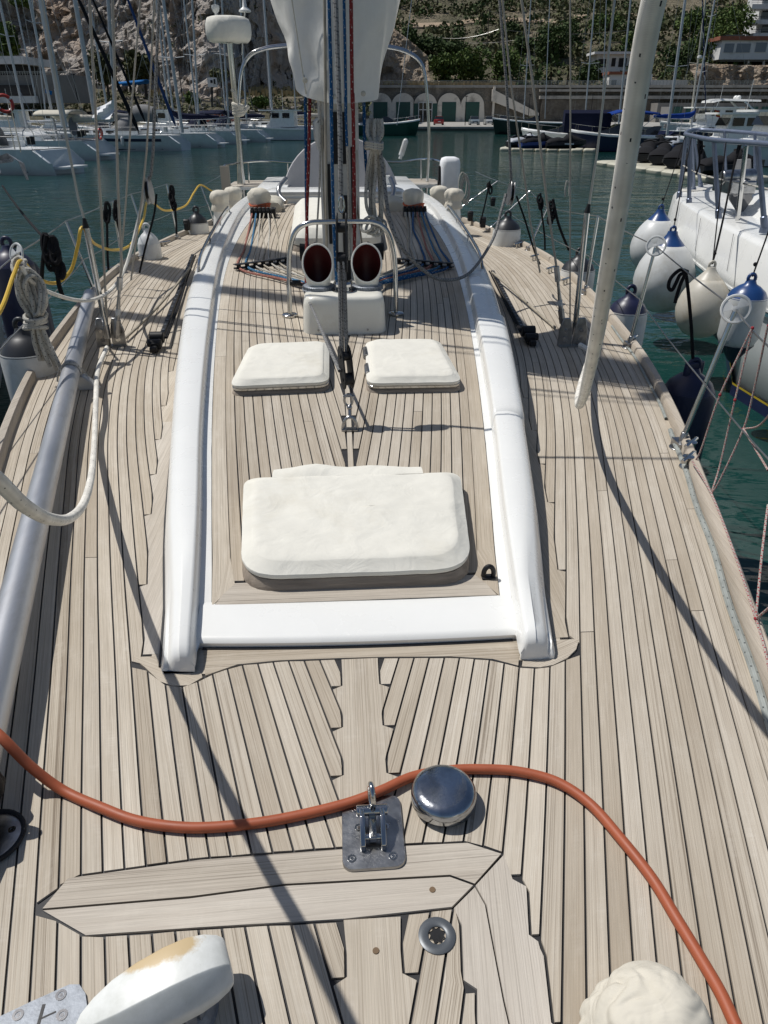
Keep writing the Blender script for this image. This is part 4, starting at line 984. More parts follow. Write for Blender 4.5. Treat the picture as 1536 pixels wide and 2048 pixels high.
for bp, tp, dsc in (((78,735),(33,508),True), ((160,592),(132,442),False), ((247,545),(226,402),False), ((283,505),(262,388),False), ((350,478),(333,368),False), ((405,447),(402,372),False)):
    b = on(*bp); b.x = max(b.x, -w(b.y)+.06); t = at(tp[0], tp[1], b.y+.03); tops_l.append((b, stanchion(b, t, dsc)))
for tp, ext0, lab in ((tops_r, [at(1640,800,2.1), at(1536,692,2.75)], 'right'), (tops_l, [Vector((-1.75, 2.2, .62))], 'left')):
    up = ext0 + [t for b, t in tp]
    up.append(Vector((up[-1].x*.9, 13.2, .62))); mb = MB()
    for a, b in zip(up, up[1:]): mb.tube(sag(a, b, .008, 6), .0042, 6)
    lo = [Vector((p.x*.99 if i else p.x, p.y, p.z)) for i, p in enumerate([ext0[0]-Vector((0, 0, .31))] + [b.lerp(t, .5) for b, t in tp])]
    for a, b in zip(lo, lo[1:]): mb.tube(sag(a, b, .012, 6), .0036, 6)
    mb.build('lifeline', wire, yacht)
# ropes, lanyards and hose on the lifelines
line('yellow_hose', [at(-60,700,3.4), at(0,622,3.9), at(28,548,4.3), at(44,522,4.45), at(75,556,4.8), at(112,566,5.1), at(142,540,5.2), at(156,490,5.2), at(165,455,5.25), at(190,488,5.9), at(230,500,6.4), at(262,488,7.0), at(286,440,7.6), at(297,401,8.0), at(330,421,9.0), at(370,412,9.9), at(388,385,10.6), at(401,370,11.0), at(420,380,11.6), at(440,392,12.2)], .0115, yellow, 'yellow hose draped along the left lifeline in loops', 'hose')
mb = MB(); rnd = random.Random(9)
for i in range(7):
    Y = 4.42 + .022*(i % 3) - .02; k = i/6
    pts = [at(36+6*k, 526, Y), at(34+46*k+rnd.uniform(-3,3), 570+rnd.uniform(-10,10), Y), at(40+52*k, 606+rnd.uniform(-6,6), Y-.02), at(62+18*k, 638, Y), at(66+30*k+rnd.uniform(-3,3), 690+rnd.uniform(-8,8), Y), at(80+40*k, 722+14*k+rnd.uniform(-12,10), Y+.02)]
    mb.tube(spl(pts, 6), .0125, 9)
for k, (x, y, rx, rz) in enumerate(((62, 585, .055, .13), (72, 590, .05, .11))):
    c = at(x, y, 4.38); mb.tube([c + Vector((rx*math.cos(t), .03*math.sin(t*2), rz*math.sin(t))) for t in np.linspace(0, 2*math.pi, 21)], .0125, 9, caps=False)
for i in range(4):
    c = at(71, 632+i*8, 4.4); mb.tube([c + Vector((.062*math.cos(t), .055*math.sin(t), .016*math.sin(t+i))) for t in np.linspace(0, 2*math.pi, 17)], .0125, 9, caps=False)
for i in range(2):
    c = at(36+6*i, 530+i*5, 4.42); mb.tube([c + Vector((.03*math.cos(t), .04*math.sin(t), .035*math.sin(t+i))) for t in np.linspace(0, 2*math.pi, 17)], .0125, 9, caps=False)
tag(mb.build('rope_coil', rope_thin, None), 'hank of off-white flecked rope tied on the left rail beside the white guard disc', 'rope')
def lanyard(pts, Y, r, mat, label, loops=3, name='black_lanyard', grp=None):
    mb = MB(); P = [at(x, y, Y + (k[0] if k else 0)) for x, y, *k in pts]; mb.tube(spl(P, 6), r, 7); rnd = random.Random(int(P[0].x*100))
    for i in range(loops):
        c = P[0] + Vector((rnd.uniform(-.02, .02), rnd.uniform(-.02, .02), -.03-.05*i)); h = rnd.uniform(.05, .11)
        mb.tube([c + Vector((.022*math.cos(t), .02*math.sin(t), h*math.sin(t)*.6 - .03)) for t in np.linspace(0, 2*math.pi, 15)], r*1.15, 6, caps=False)
    return tag(mb.build(name, mat, None), label, 'rope', grp)
lanyard([(92,470), (85,530), (83,575)], 5.0, .013, rope_k, 'black strap looped over the left lifeline behind the rope coil', 3)
lanyard([(104,472), (112,520), (118,570), (128,600)], 5.0, .015, rope_k, 'wider black strap doubled over the left lifeline behind the yellow hose', 4)
lanyard([(212,405), (214,450), (215,510), (217,540)], 7.0, .011, rope_k, 'black lanyard hanging on the left lifeline, nearest the left shrouds', 2)
lanyard([(231,402), (234,440), (240,470), (243,520)], 7.3, .011, rope_k, 'black lanyard hanging beside the stanchion left of the pulley block', 2)
lanyard([(340,372), (348,400), (352,440), (353,468)], 9.0, .012, rope_k, 'twisted black lanyard with a hooked top on the far left lifeline', 4)
lanyard([(980,362), (974,390), (966,425), (960,448)], 10.6, .011, rope_k, 'black lanyard slanting down from the furthest right stanchion', 2)
lanyard([(1081,386), (1083,420), (1089,470), (1090,500)], 8.4, .011, rope_k, 'black lanyard on the right lifeline left of the twisted one', 2)
lanyard([(1106,398), (1115,440), (1125,470), (1138,500, .1)], 8.0, .014, rope_k, 'twisted black lanyard on the right lifeline leading to a white fender', 4)
mb = MB()
for i in range(6):
    c = at(925+i*2, 370, 11.6); pts = [c + Vector((.06*math.cos(t)+.02*math.sin(i), .05*math.sin(t), .17*math.sin(t)-.02*i)) for t in np.linspace(0, 2*math.pi, 19)]; mb.tube(pts, .009, 6, caps=False)
tag(mb.build('rope_coil', rope_thin, None), 'coil of off-white rope hung on the right lifeline near the covered outboard', 'rope')
lanyard([(1372,548), (1375,570), (1379,610), (1383,660), (1386,720), (1388,742)], 4.35, .0105, rope_k, 'black rope from the right lifeline down to the navy fender', 0)
lanyard([(1376,544), (1360,540), (1342,556), (1337,574), (1344,580), (1352,566), (1360,550), (1370,548), (1362,566), (1354,590), (1350,606)], 4.3, .011, rope_k, 'loose black loop hanging on the right lifeline above the navy fender', 0)
# red and white lacing between the right lifelines and the rail
mb = MB(); a1 = at(1505,655,2.95)
for pts in ([(1505,655,2.95),(1440,790,2.95),(1400,905,2.95),(1383,925,3.0)], [(1505,658,2.95),(1470,800,2.9),(1440,930,2.85),(1423,985,2.75)], [(1536,650,2.7),(1508,780,2.75),(1487,858,2.75),(1440,960,2.75),(1423,987,2.75)], [(1487,858,2.75),(1520,850,2.6),(1560,800,2.3)], [(1487,858,2.7),(1536,940,2.3)], [(1536,1010,2.15),(1525,1100,1.95),(1512,1235,1.75)], [(1512,1238,1.75),(1545,1210,1.7),(1580,1180,1.6)]):
    mb.tube(spl([at(*p) for p in pts], 5), .0042, 6)
for p in ((1505,656,2.95),(1440,790,2.95),(1470,800,2.9),(1487,858,2.75),(1423,986,2.75),(1512,1237,1.75)): mb.sphere(at(*p), .0075, 8, 5)
tag(mb.build('netting_cord', rope_rw, None), 'red and white cord laced in zigzags between the right lifelines', 'cord')
line('red_cord', [on(1383,925,.07)+Vector((0,0,.01)), on(1423,988,.075), on(1470,1110,.07), on(1512,1238,.07), on(1530,1300,.07), on(1550,1400,.07)], .0045, rope_rw, 'thin red and white cord lying along the right toe rail', 'cord')
line('rail_rope', [Vector((w(y)-.066+.004*math.sin(y*9), y, .0135)) for y in np.arange(.55, 3.55, .12)], .0125, rope_gf, 'grey flecked rope lying along the inside of the right toe rail')
line('rail_rope', [Vector((w(y)-.064+.003*math.sin(y*7), y, .010)) for y in np.arange(3.6, 5.6, .15)], .009, rope_gf, 'thinner grey rope along the right toe rail beyond the second stanchion')
# deck cleats and fairleads on the rails
for px, py in ((1378,905), (1372,935), (1263,690), (95,1), ):
    if py < 10: continue
    c = on(px, py, 0); mb = MB(); mb.lathe([(.035, 0), (.035, .01), (.02, .02), (.022, .05), (.03, .06), (0, .065)], 16, c); mb.tube([c+Vector((-.05, -.05, .055)), c+Vector((.05, .05, .055))], .012, 8); mb.build('cleat', steel, yacht, bevel=.003)
for px, py in ((1130,568), (1100,545), (1068,520), (1035,495), (225,545), (290,520), (330,492)):
    c = on(px, py, 0); mb = MB(); mb.tube([c+Vector((-.06, -.06, .05)), c+Vector((.06, .06, .05))], .011, 8); mb.tube([c+Vector((-.02, -.02, 0)), c+Vector((-.02, -.02, .05))], .011, 8); mb.tube([c+Vector((.02, .02, 0)), c+Vector((.02, .02, .05))], .011, 8); mb.build('cleat', steel, yacht)
for px, py in ((985,412), (940,442), (965,455), (375,460)):
    c = on(px, py, .06); mb = MB(); mb.box(c+Vector((0, 0, .05)), (.07, .10, .10)); mb.tube([c+Vector((-.04, 0, .10)), c+Vector((.04, 0, .10))], .045, 12); mb.build('rail_block', blk, yacht, bevel=.01)

# ------------------------------------------------------------------ fenders of this yacht, outside the rail
def fender(c, r, h, body, cap, label, kind='long', group='fenders along the yacht', top=None, bottom=None):
    """c = top of the fender eye"""
    f = thing('fender', label, 'fender', tuple(c), group); x, y, z = c
    if kind == 'long':
        prof = [(0, -h-.02), (r*.45, -h), (r*.82, -h+.05), (r, -h+.13), (r, -.20), (r*.96, -.15)]
        caps = [(r*.975, -.16), (r*.80, -.10), (r*.5, -.055), (r*.30, -.035), (r*.22, 0), (0, .002)]
    else:
        F = [(0, 0), (.30, .012), (.58, .06), (.82, .16), (.96, .29), (1, .40), (.97, .50), (.88, .61), (.74, .71), (.58, .79), (.46, .835)]
        prof = [(r*p, -h + h*q) for p, q in F]; caps = [(r*p, -h + h*q) for p, q in ((.465, .832), (.36, .875), (.25, .92), (.18, .96), (.15, .995), (0, 1.0))]
    mb = MB(); mb.lathe(prof, 28, c); mb.build('fender_body', body, f, smooth=60)
    mb = MB(); mb.lathe(caps, 28, c); pts = [Vector(c) + Vector((.035*math.cos(t), 0, .015+.04*math.sin(t))) for t in np.linspace(0, 2*math.pi, 15)]; mb.tube(pts, .016, 8, caps=False); mb.build('fender_cap', cap, f, smooth=60)
    if bottom:
        mb = MB(); mb.lathe([(0, -h-.14), (r*.25, -h-.10), (r*.55, -h-.02), (r*.88, -h+.06)], 24, c); mb.build('fender_tip', bottom, f, smooth=60)
    if top is not None:
        mb = MB(); mb.tube(sag(Vector(c)+Vector((0, 0, .03)), top, .01, 5), .007, 6); k = Vector(c)+Vector((0, 0, .14)); mb.sphere(k, .02, 8, 5); mb.build('fender_rope', rope_k, f)
    return f
for px, py, Y, r, h, bm, cm, lab in ((42,655,4.7,.17,.75,fend_w,fend_k,'white fender with a black top hanging left of the rope coil'), (392,422,10.9,.15,.7,fend_w,fend_k,'white fender with a black top beyond the far end of the left rail'), (293,458,8.9,.13,.7,fend_w,fend_w,'plain white fender behind the left lanyards'), (1016,432,9.6,.18,.75,fend_w,fend_k,'white fender with a black top at the far end of the right rail'), (1160,508,7.6,.18,.8,fend_w,fend_k,'white fender with a black top beside the twisted black lanyard'), (1262,585,6.0,.165,.85,fend_w,fend_n,'white fender with a navy top in the middle of the right rail')):
    fender(at(px, py, Y), r, h, bm, cm, lab)
c = at(1388, 735, 4.35); f = fender(c, .17, 1.0, fend_n, fend_n, 'large dark navy fender hanging under the black rope at the right rail')
mb = MB(); mb.prism([(-.075, -.13), (.075, -.13), (.07, .04), (-.07, .04)], -.02, .02, Matrix.Translation(c) @ Matrix.Rotation(R(20), 4, 'Z') @ Matrix.Rotation(R(90), 4, 'X')); mb.build('fender_eye', fend_n, f, bevel=.01)
# ------------------------------------------------------------------ spinnaker pole lashed on the left side deck
pp = [on(150,712,.115), on(70,1042,.115)]; d = (pp[1]-pp[0]).normalized(); A = on(180,590,.13); Bp = pp[1] + d*1.4
sp = thing('spinnaker_pole', 'long scuffed silver pole lying along the left side deck', 'pole', tuple(pp[0]))
mb = MB(); mb.tube([A, pp[0], pp[1], Bp], .0525, 32); 
for i in range(len(mb.uv)): pass
pole_o = mb.build('pole_tube', alu, sp)
mb = MB(); mb.tube([A + (A-pp[0]).normalized()*.12, A], [.03, .05], 16); mb.build('pole_end', blk, sp)
mb = MB(); q = pp[0] + d*.32
for k in (0, .012, .03): mb.tube([q + d*k + Vector((.058*math.cos(t), 0, .058*math.sin(t))) for t in np.linspace(-.2, 3.6, 17)], .006, 6)
mb.tube(spl([q+Vector((.05, 0, .03)), q+Vector((.08, .02, -.03)), q+Vector((.10, .0, -.09))], 5), .005, 6); mb.tube(spl([q+Vector((-.05, 0, .03)), q+Vector((-.075, -.01, -.0)), q+Vector((-.09, -.02, -.06))], 5), .006, 6)
tag(mb.build('pole_lashing', rope_thin, None), 'thin white cord tying the silver pole to its deck chock', 'cord')
mb = MB(); mb.prism([(-.02, 0), (.10, 0), (.06, .05), (.02, .09), (-.02, .08)], -.03, .03, Matrix.Translation(q + Vector((.05, 0, -.115))) @ Matrix.Rotation(R(90), 4, 'X')); mb.build('pole_chock', alu_grey, yacht, bevel=.005)
mb = MB(); e = on(-30, 1560, .11)
mb.tube([e + Vector((-.1, .1, 0)), e + Vector((0, -.02, 0))], .048, 20); pts = [e + Vector((.0+.05*math.cos(t), -.03, .02+.06*math.sin(t))) for t in np.linspace(-1.9, 1.9, 15)]; mb.tube(pts, .010, 8); mb.tube([e + Vector((.0, .02, -.02)), e + Vector((.02, -.2, -.06))], .035, 14); mb.build('pole_jaw', blk, sp, bevel=.004)
# ------------------------------------------------------------------ jib sheets hanging close to the camera
def ropept(px, py, dep):                              # a point of a rope that hangs in mid-air, by its depth
    v = (1024-py)/FPX; r = ray(px, py); return O + r*dep
RS = [ropept(1380,-300,.90), ropept(1340,-100,.98), ropept(1308,0,1.03), ropept(1282,130,1.11), ropept(1262,260,1.20), ropept(1240,400,1.31), ropept(1216,540,1.48), ropept(1192,680,1.82), ropept(1175,760,2.25), ropept(1166,795,2.66), ropept(1158,810,3.2), ropept(1157,792,3.6), ropept(1163,765,4.0), ropept(1172,735,4.4), ropept(1180,705,4.8), on(1160,690,.10)]
line('jib_sheet', RS, .0182, rope_w, 'thick off-white rope with black flecks hanging down from above on the right', 'rope', n=16, k=10)
LS = [ropept(-330,640,.75), ropept(-160,820,.95), ropept(-60,915,1.10), ropept(0,965,1.22), ropept(50,1012,1.40), ropept(100,1038,1.70), ropept(140,1036,2.10), ropept(168,1005,2.55), ropept(183,950,3.05), ropept(189,880,3.6), ropept(192,800,4.0), ropept(196,740,4.5), on(214,695,.08)]
line('jib_sheet', LS, .0148, rope_w, 'thick off-white rope with black flecks looping over the silver pole on the left', 'rope', n=16, k=10)
# ------------------------------------------------------------------ orange cable across the foredeck
hz = .0135
HP = [(-260,1270),(-120,1382),(-40,1440),(0,1474),(60,1530),(130,1582),(200,1618),(280,1642),(380,1653),(480,1651),(580,1637),(690,1606),(760,1580),(830,1555),(900,1541),(970,1536),(1040,1543),(1110,1566),(1180,1606),(1240,1672),(1300,1756),(1355,1838),(1400,1915),(1440,1985),(1480,2065),(1520,2150)]
HZ = [.17,.17,.165,.16,.08,hz,hz] + [hz]*4 + [.016,.02,.016] + [hz]*20
line('deck_cable', [on(px + 3*math.sin(i*2.3), py + 2.5*math.sin(i*1.7+1), HZ[i]) for i, (px, py) in enumerate(HP)], .0128, hose_mat, 'thick orange rubber cable snaking across the foredeck', 'cable', n=14)
# ------------------------------------------------------------------ things at the bottom edge
wm, ns, LL, bb = new_mat('worn_white_enamel')
tc = N(ns, 'TexCoord'); n1 = N(ns, 'TexNoise', Scale=16.0, Detail=8, Roughness=.7); LL.new(tc.outputs['Object'], n1.inputs['Vector'])
r1 = ramp(ns, [(.3, (.62, .63, .59)), (.6, (.76, .77, .74))]); LL.new(n1.outputs[0], r1.inputs[0])
sc_ = on(305, 1905, .125); mp = N(ns, 'Mapping'); mp.inputs['Location'].default_value = (-sc_.x, -sc_.y, -sc_.z); LL.new(tc.outputs['Object'], mp.inputs[0])
vr = N(ns, 'Mapping', Rotation=(0, 0, -R(20)), Scale=(9.5, 23, 7)); LL.new(mp.outputs[0], vr.inputs[0])
ln = N(ns, 'VectorMath', operation='LENGTH'); LL.new(vr.outputs[0], ln.inputs[0])
ad = N(ns, 'Math', operation='ADD'); LL.new(ln.outputs['Value'], ad.inputs[0]); LL.new(n1.outputs[0], ad.inputs[1])
rs = ramp(ns, [(0, 1.0), (.80, 1.0), (.93, 0.0)]); sb = N(ns, 'Math', operation='MULTIPLY'); sb.inputs[1].default_value = .62; LL.new(ad.outputs[0], sb.inputs[0]); LL.new(sb.outputs[0], rs.inputs[0])
mx = N(ns, 'MixRGB'); mx.inputs[2].default_value = (.55, .42, .24, 1); LL.new(rs.outputs[0], mx.inputs[0]); LL.new(r1.outputs[0], mx.inputs[1])
n2 = N(ns, 'TexNoise', Scale=55.0, Detail=6, Roughness=.75); LL.new(tc.outputs['Object'], n2.inputs['Vector']); r2 = ramp(ns, [(.66, 0.0), (.74, .8)]); LL.new(n2.outputs[0], r2.inputs[0])
m2 = N(ns, 'MixRGB'); m2.inputs[2].default_value = (.40, .36, .28, 1); LL.new(r2.outputs[0], m2.inputs[0]); LL.new(mx.outputs[0], m2.inputs[1]); LL.new(m2.outputs[0], bb.inputs['Base Color']); bb.inputs['Roughness'].default_value = .38
wa, wb = on(168, 2040, .10), on(452, 1915, .10); ax = (wb-wa); le = ax.length; ax.normalize(); sd_ = Vector((-ax.y, ax.x, 0))
wc = thing('windlass_cover', 'worn white enamel cover with a tan patch, standing on the deck at the lower left', 'windlass cover', tuple(wa))
mb = MB(); rings = []
for t, hw, h0, h1 in ((-.06, .006, .078, .092), (-.02, .022, .070, .102), (.08, .038, .064, .118), (.22, .052, .060, .134), (.4, .060, .060, .148), (.6, .063, .063, .157), (.76, .062, .066, .158), (.88, .057, .070, .150), (.97, .050, .076, .136), (1.01, .044, .082, .124), (1.02, .036, .088, .114)):
    c = wa + ax*le*t; zc0 = Vector((c.x, c.y, 0)); ring = []
    for (u, v) in ((-.95, 0), (-1, .06), (-1, .30), (-.97, .36), (-.64, .88), (-.58, .93), (0, 1), (.58, .93), (.64, .88), (.97, .36), (1, .30), (1, .06), (.95, 0)):
        ring.append(zc0 + sd_*hw*u + Vector((0, 0, h0 + (h1-h0)*v)))
    rings.append(ring)
mb.loft(rings); o = mb.build('cover_shell', wm, wc, smooth=30, bevel=.004, seg=3)
mb = MB(); cc = wa + ax*le*.6; mb.lathe([(.075, 0), (.07, .02), (.055, .035), (.052, .075)], 28, (cc.x, cc.y, 0))
for i in range(14): a = 2*math.pi*i/14; mb.box((cc.x+.056*math.cos(a), cc.y+.056*math.sin(a), .05), (.012, .02, .04), a)
mb.build('windlass_drum', galv, wc)
cb = on(1302, 2040, .09); lab = 'crumpled cream cloth bag over a fitting at the lower right corner'
mb = MB(); rings = []; K = 110
for i in range(40):
    t = i/39; ph = math.pi*.56*(1-t); rr = .108*math.sin(min(math.pi/2, ph))**.75 if t > .1 else .108*(1.02+.4*(.1-t)); z = .012 + .15*t**.9 if t <= .35 else .012+.15*(.35**.9) + .095*math.sin((t-.35)/.65*math.pi/2); ring = []
    if t < .35: rr = .108*(1.03-.08*t)
    else: rr = .105*math.cos((t-.35)/.65*math.pi/2)**.8
    for j in range(K):
        a = 2*math.pi*j/K; p = Vector((rr*math.cos(a), rr*math.sin(a)*.95, z)); n_ = Vector((math.cos(a)*(1-t*.8), math.sin(a)*(1-t*.8), .15+t)).normalized()
        wq = p*8 + Vector((noise.noise(p*16), noise.noise(p*16+Vector((7, 1, 2))), 0))*1.3
        d_ = .016*noise.noise(p*9 + Vector((4, 1, 1))) - .030*max(0, .30-abs(noise.noise(Vector((wq.x*.9+wq.z*.6, wq.y*.5-wq.x*.4, wq.z*.7)))))*1.1 - .012*max(0, .22-abs(noise.noise(wq*1.5 + Vector((3, 8, 2)))))*.8 + .003*noise.noise(p*30)
        ring.append(Vector((cb.x, cb.y, 0)) + p + n_*d_)
    rings.append(ring)
mb.loft(rings); o = mb.build('cloth_bag', canvas_old, None, smooth=80); s_ = o.modifiers.new('s', 'SUBSURF'); s_.levels = s_.render_levels = 1; tag(o, lab, 'cloth cover')

# ------------------------------------------------------------------ cockpit and stern
mb = MB(); ysn = [10.9, 11.0, 12.5, 13.6]; rings = []
for y in ysn: h = .52 if y > 10.95 else .47; rings.append([(-1.28, y, 0), (-1.26, y, h-.05), (-1.2, y, h), (-.75, y, h+.01), (-.72, y, h-.06), (-.7, y, .12), (.7, y, .12), (.72, y, h-.06), (.75, y, h+.01), (1.2, y, h), (1.26, y, h-.05), (1.28, y, 0)])
mb.loft(rings, closed=False); mb.build('cockpit_coaming', gel, yacht, smooth=40)
mb = MB(); mb.loft([[(x, y, z) for x, y in rrect(-.04, 10.75, 1.95*f, .55*f2, .08)] for f, f2, z in ((1, 1, .40), (1, 1, .50), (.97, .95, .56), (.9, .8, .58))]); mb.build('companion_hood', gel, yacht, smooth=50)
mb = MB(); mb.box((-.04, 10.47, .545), (1.8, .012, .035)); mb.box((-.04, 10.46, .485), (1.82, .012, .02)); mb.build('hood_trim', alu_grey, yacht)
for s, px in ((-1, 560), (1, 785)):                   # folded sprayhood hoops and cloth beside the hood
    Y = 10.3; mb = MB(); mb.tube(spl([at(px+s*-4+8*(s<0), 357, Y+.2), at(px+s*2, 375, Y), at(px, 392, Y-.1), at(px-s*12, 404, Y-.2)], 6), .03, 10); mb.build('spray_hoop', steel_worn, yacht)
    cpos = at(px-s*-8*0-(14 if s<0 else -4), 412, 9.8); mb = MB(); rings = []
    for t in np.linspace(0, 1, 9): 
        c = cpos + Vector((0, .5*(t-.5), .03*math.sin(t*9))); rings.append([(c.x + .13*math.cos(a)*(1+.3*noise.noise(Vector((a, t*5, 1)))), c.y, c.z + .075*math.sin(a)*(1+.3*noise.noise(Vector((a, t*5, 6))))) for a in np.linspace(0, 2*math.pi, 15)[:-1]])
    mb.loft(rings); tag(mb.build('cloth_bundle', bone, None, smooth=70), 'folded beige sprayhood cloth on the %s of the companionway hood' % ('left' if s < 0 else 'right'), 'cloth')
wc0 = at(682, 402, 12.0); whl = thing('steering_wheel_cover', 'round grey canvas cover over the large steering wheel behind the mast', 'wheel cover', tuple(wc0))
mb = MB(); rr = .90; mb.lathe([(0, -.05), (rr*.9, -.055), (rr*.985, -.03), (rr, 0), (rr*.985, .03), (rr*.9, .05), (0, .05)], 48, wc0, rot_to((0, -1, .06)))
mb.build('cover_disc', canvas_mat('lilac_grey_canvas', (.45, .44, .45), (.4, .39, .4), .25, 3), whl, smooth=40)
mb = MB(); mb.box((0, 12.2, .35), (.35, .3, .9)); mb.build('wheel_pedestal', gel, yacht, bevel=.05)
mb = MB()                                             # stern arch, twin tubes
for dy, dz in ((0, 0), (.22, .06)):
    pts = [at(x, y, 13.0+dy)+Vector((0, 0, dz*.3)) for x, y in ((478,402),(477,300),(478,200),(484,142),(500,112),(528,99),(558,94),(620,90),(670,89),(720,90),(776,95),(812,104),(838,122),(850,152),(856,220),(858,300),(852,400))]; mb.tube(spl(pts, 4), .024, 10)
for px in (520, 600, 740, 820): mb.tube([at(px, 100, 13.0), at(px, 100, 13.22)], .014, 8)
mb.build('stern_arch', steel, yacht)
mb = MB(); rp0, rp1 = at(489, 402, 12.9), at(459, 80, 12.9); mb.tube([rp0, rp1], .042, 14); mb.tube([at(482,402,12.95), at(470,190,12.9)], .02, 10); rpole = mb.build('radar_mast', steel, yacht)
mb = MB(); c = at(459, 84, 12.9); rings = []
for r_, z_ in ((.05, 0), (.29, .0), (.325, .04), (.34, .12), (.335, .22), (.31, .285), (.25, .31), (.0, .318)):
    rings.append([(c.x + r_*(1+.025*noise.noise(Vector((math.cos(a)*3, math.sin(a)*3, z_*8))))*math.cos(a), c.y + r_*math.sin(a), c.z + z_ + .008*math.sin(a*9)*(r_ > .26)) for a in np.linspace(0, 2*math.pi, 37)[:-1]])
mb.loft(rings); tag(mb.build('radar_cover', canvas, None, smooth=60), 'cream canvas cover over the round radar on its stainless mast at the stern', 'radar cover')
mb = MB(); q = at(432, 27, 13.0); mb.lathe([(.02, -.10), (.02, 0), (.05, .03), (.06, .07), (.055, .10), (0, .11)], 16, q); q2 = at(490, 24, 13.0); mb.lathe([(.09, 0), (.09, .02), (.035, .06), (.02, .18), (.0, .185)], 16, q2); mb.tube([q, at(434,45,13.0)], .012, 8); mb.tube([q2, at(486,60,13.1), at(484,110,13.1)], .012, 8); mb.build('antenna', fend_w, rpole, smooth=50)
mb = MB(); c = at(477, 217, 12.88)
for i in range(6): mb.tube([c + Vector((.075*math.cos(t), .06*math.sin(t), .02*i-.06+.025*math.sin(t+i))) for t in np.linspace(0, 2*math.pi, 15)], .03, 8, caps=False)
mb.tube(spl([c, at(470,190,12.86), at(463,178,12.86)], 4), .022, 8); mb.tube(spl([c, at(488,222,12.86), at(497,212,12.9)], 4), .03, 8)
tag(mb.build('tied_cloth', canvas_old, None), 'beige cloth strip knotted round the radar mast', 'cloth')
mb = MB()                                             # pushpit
pl_ = [at(x, y, Y) for x, y, Y in ((447,392,12.4),(446,338,12.5),(465,328,12.8),(520,322,13.3),(570,325,13.9),(592,326,14.1))]; mb.tube(spl(pl_, 5), .016, 8); mb.build('pushpit', steel, yacht); mb = MB()
pr_ = [at(x, y, Y) for x, y, Y in ((765,323,14.1),(800,324,13.9),(850,318,13.4),(885,325,12.9),(893,345,12.7),(893,388,12.5))]; mb.tube(spl(pr_, 5), .016, 8); mb.build('pushpit', steel, yacht); mb = MB()
for px, a, b, Y in ((497,325,375,13.2), (842,320,385,13.4), (575,326,370,14.0)): mb.tube([at(px, a, Y), at(px+1, b, Y)], .013, 8)
pl2 = [at(x, y, Y) for x, y, Y in ((463,374,12.8),(500,377,13.2),(560,372,13.8))]; mb.tube(spl(pl2, 5), .013, 8); mb.tube(spl([at(792,363,13.9), at(840,371,13.4), at(885,372,12.8)], 5), .015, 8)
mb.build('pushpit_stay', steel, yacht)
mb = MB(); a, b = at(443,390,12.3), at(460,332,12.3); mb.box((a+b)/2, (.14, .04, (b-a).z*1.0)); tag(mb.build('teak_board', teak_grey, yacht), None)
for cx_, cy_, Y, lab in ((500,368,13.1,'left'), (840,364,13.1,'right')):
    c = at(cx_, cy_, Y); st = None; mb = MB(); poly = rrect(c.x, c.y+.1, .68, 1.15, .24); mb.prism(poly, c.z-.05, c.z-.008); sb_ = mb.build('pushpit_seat', gel, yacht)
    for i in range(8):
        mb = MB(); ins = .06 if i in (0, 7) else 0; mb.box((c.x, c.y-.38+.137*i, c.z), (.62-ins*2, .115, .014)); mb.build('slat', teak_grey, sb_, smooth=0)
ob_ = thing('outboard_motor', 'small outboard motor under a white cover clamped on the right stern rail', 'outboard motor', tuple(at(897,380,12.2)))
c = at(899,352,12.2); mb = MB(); mb.loft([[(c.x+x, c.y+y, c.z+z) for x, y in rrect(0, 0, .30*f, .36*f, .09*f)] for f, z in ((.8, -.26), (.9, -.24), (.95, -.05), (1.0, .12), (.97, .2), (.85, .25), (.5, .27))]); mb.build('motor_cover', white_cv, ob_, smooth=60)
mb = MB(); mb.tube([c+Vector((0, .03, -.26)), c+Vector((0, .05, -.6))], .05, 10); mb.box(c+Vector((-.17, -.02, .0)), (.03, .12, .3)); mb.build('motor_leg', blk, ob_, bevel=.01)
a, b = at(800,318,13.9), at(811,283,13.9); mb = MB(); mb.tube([a, a.lerp(b, .25)], .03, 10); mb.tube([a.lerp(b, .2), b], .048, 14); mb.sphere(b, .048, 12, 6); mb.build('flagstaff_grip', fend_w, yacht)
a, b = at(757,322,13.9), at(758,292,13.9); mb = MB(); mb.tube([a, b], .035, 12); mb.build('rail_float', fend_w, yacht)
mb = MB(); c = at(771,362,11.9); mb.loft([[(c.x+x, c.y+y, c.z+z) for x, y in rrect(0, 0, .14, .14, .04)] for z in (-.2, .06, .08)]); mb.build('instrument_pod', gel, yacht, smooth=50)
# ------------------------------------------------------------------ THE HARBOUR
HEAD = Matrix.Rotation(-YAW, 4, 'Z')
def G(x, d, z): return O*1.0 + RGT*x + FWD*d + Vector((0, 0, z - CAMZ))
# water
m, ns, L_, b_ = new_mat('harbour_water')
tc = N(ns, 'TexCoord'); mp = N(ns, 'Mapping', Scale=(.55, 1.0, 1)); L_.new(tc.outputs['Object'], mp.inputs[0])
n1 = N(ns, 'TexNoise', Scale=1.1, Detail=4, Roughness=.55, Distortion=.6); L_.new(mp.outputs[0], n1.inputs['Vector'])
n2 = N(ns, 'TexNoise', Scale=4.2, Detail=3, Roughness=.6); L_.new(mp.outputs[0], n2.inputs['Vector'])
n3 = N(ns, 'TexNoise', Scale=.05, Detail=2); L_.new(mp.outputs[0], n3.inputs['Vector'])
b1 = N(ns, 'Bump', Strength=.5, Distance=.16); L_.new(n1.outputs[0], b1.inputs['Height'])
b2 = N(ns, 'Bump', Strength=.4, Distance=.035); L_.new(n2.outputs[0], b2.inputs['Height']); L_.new(b1.outputs[0], b2.inputs['Normal']); L_.new(b2.outputs[0], b_.inputs['Normal'])
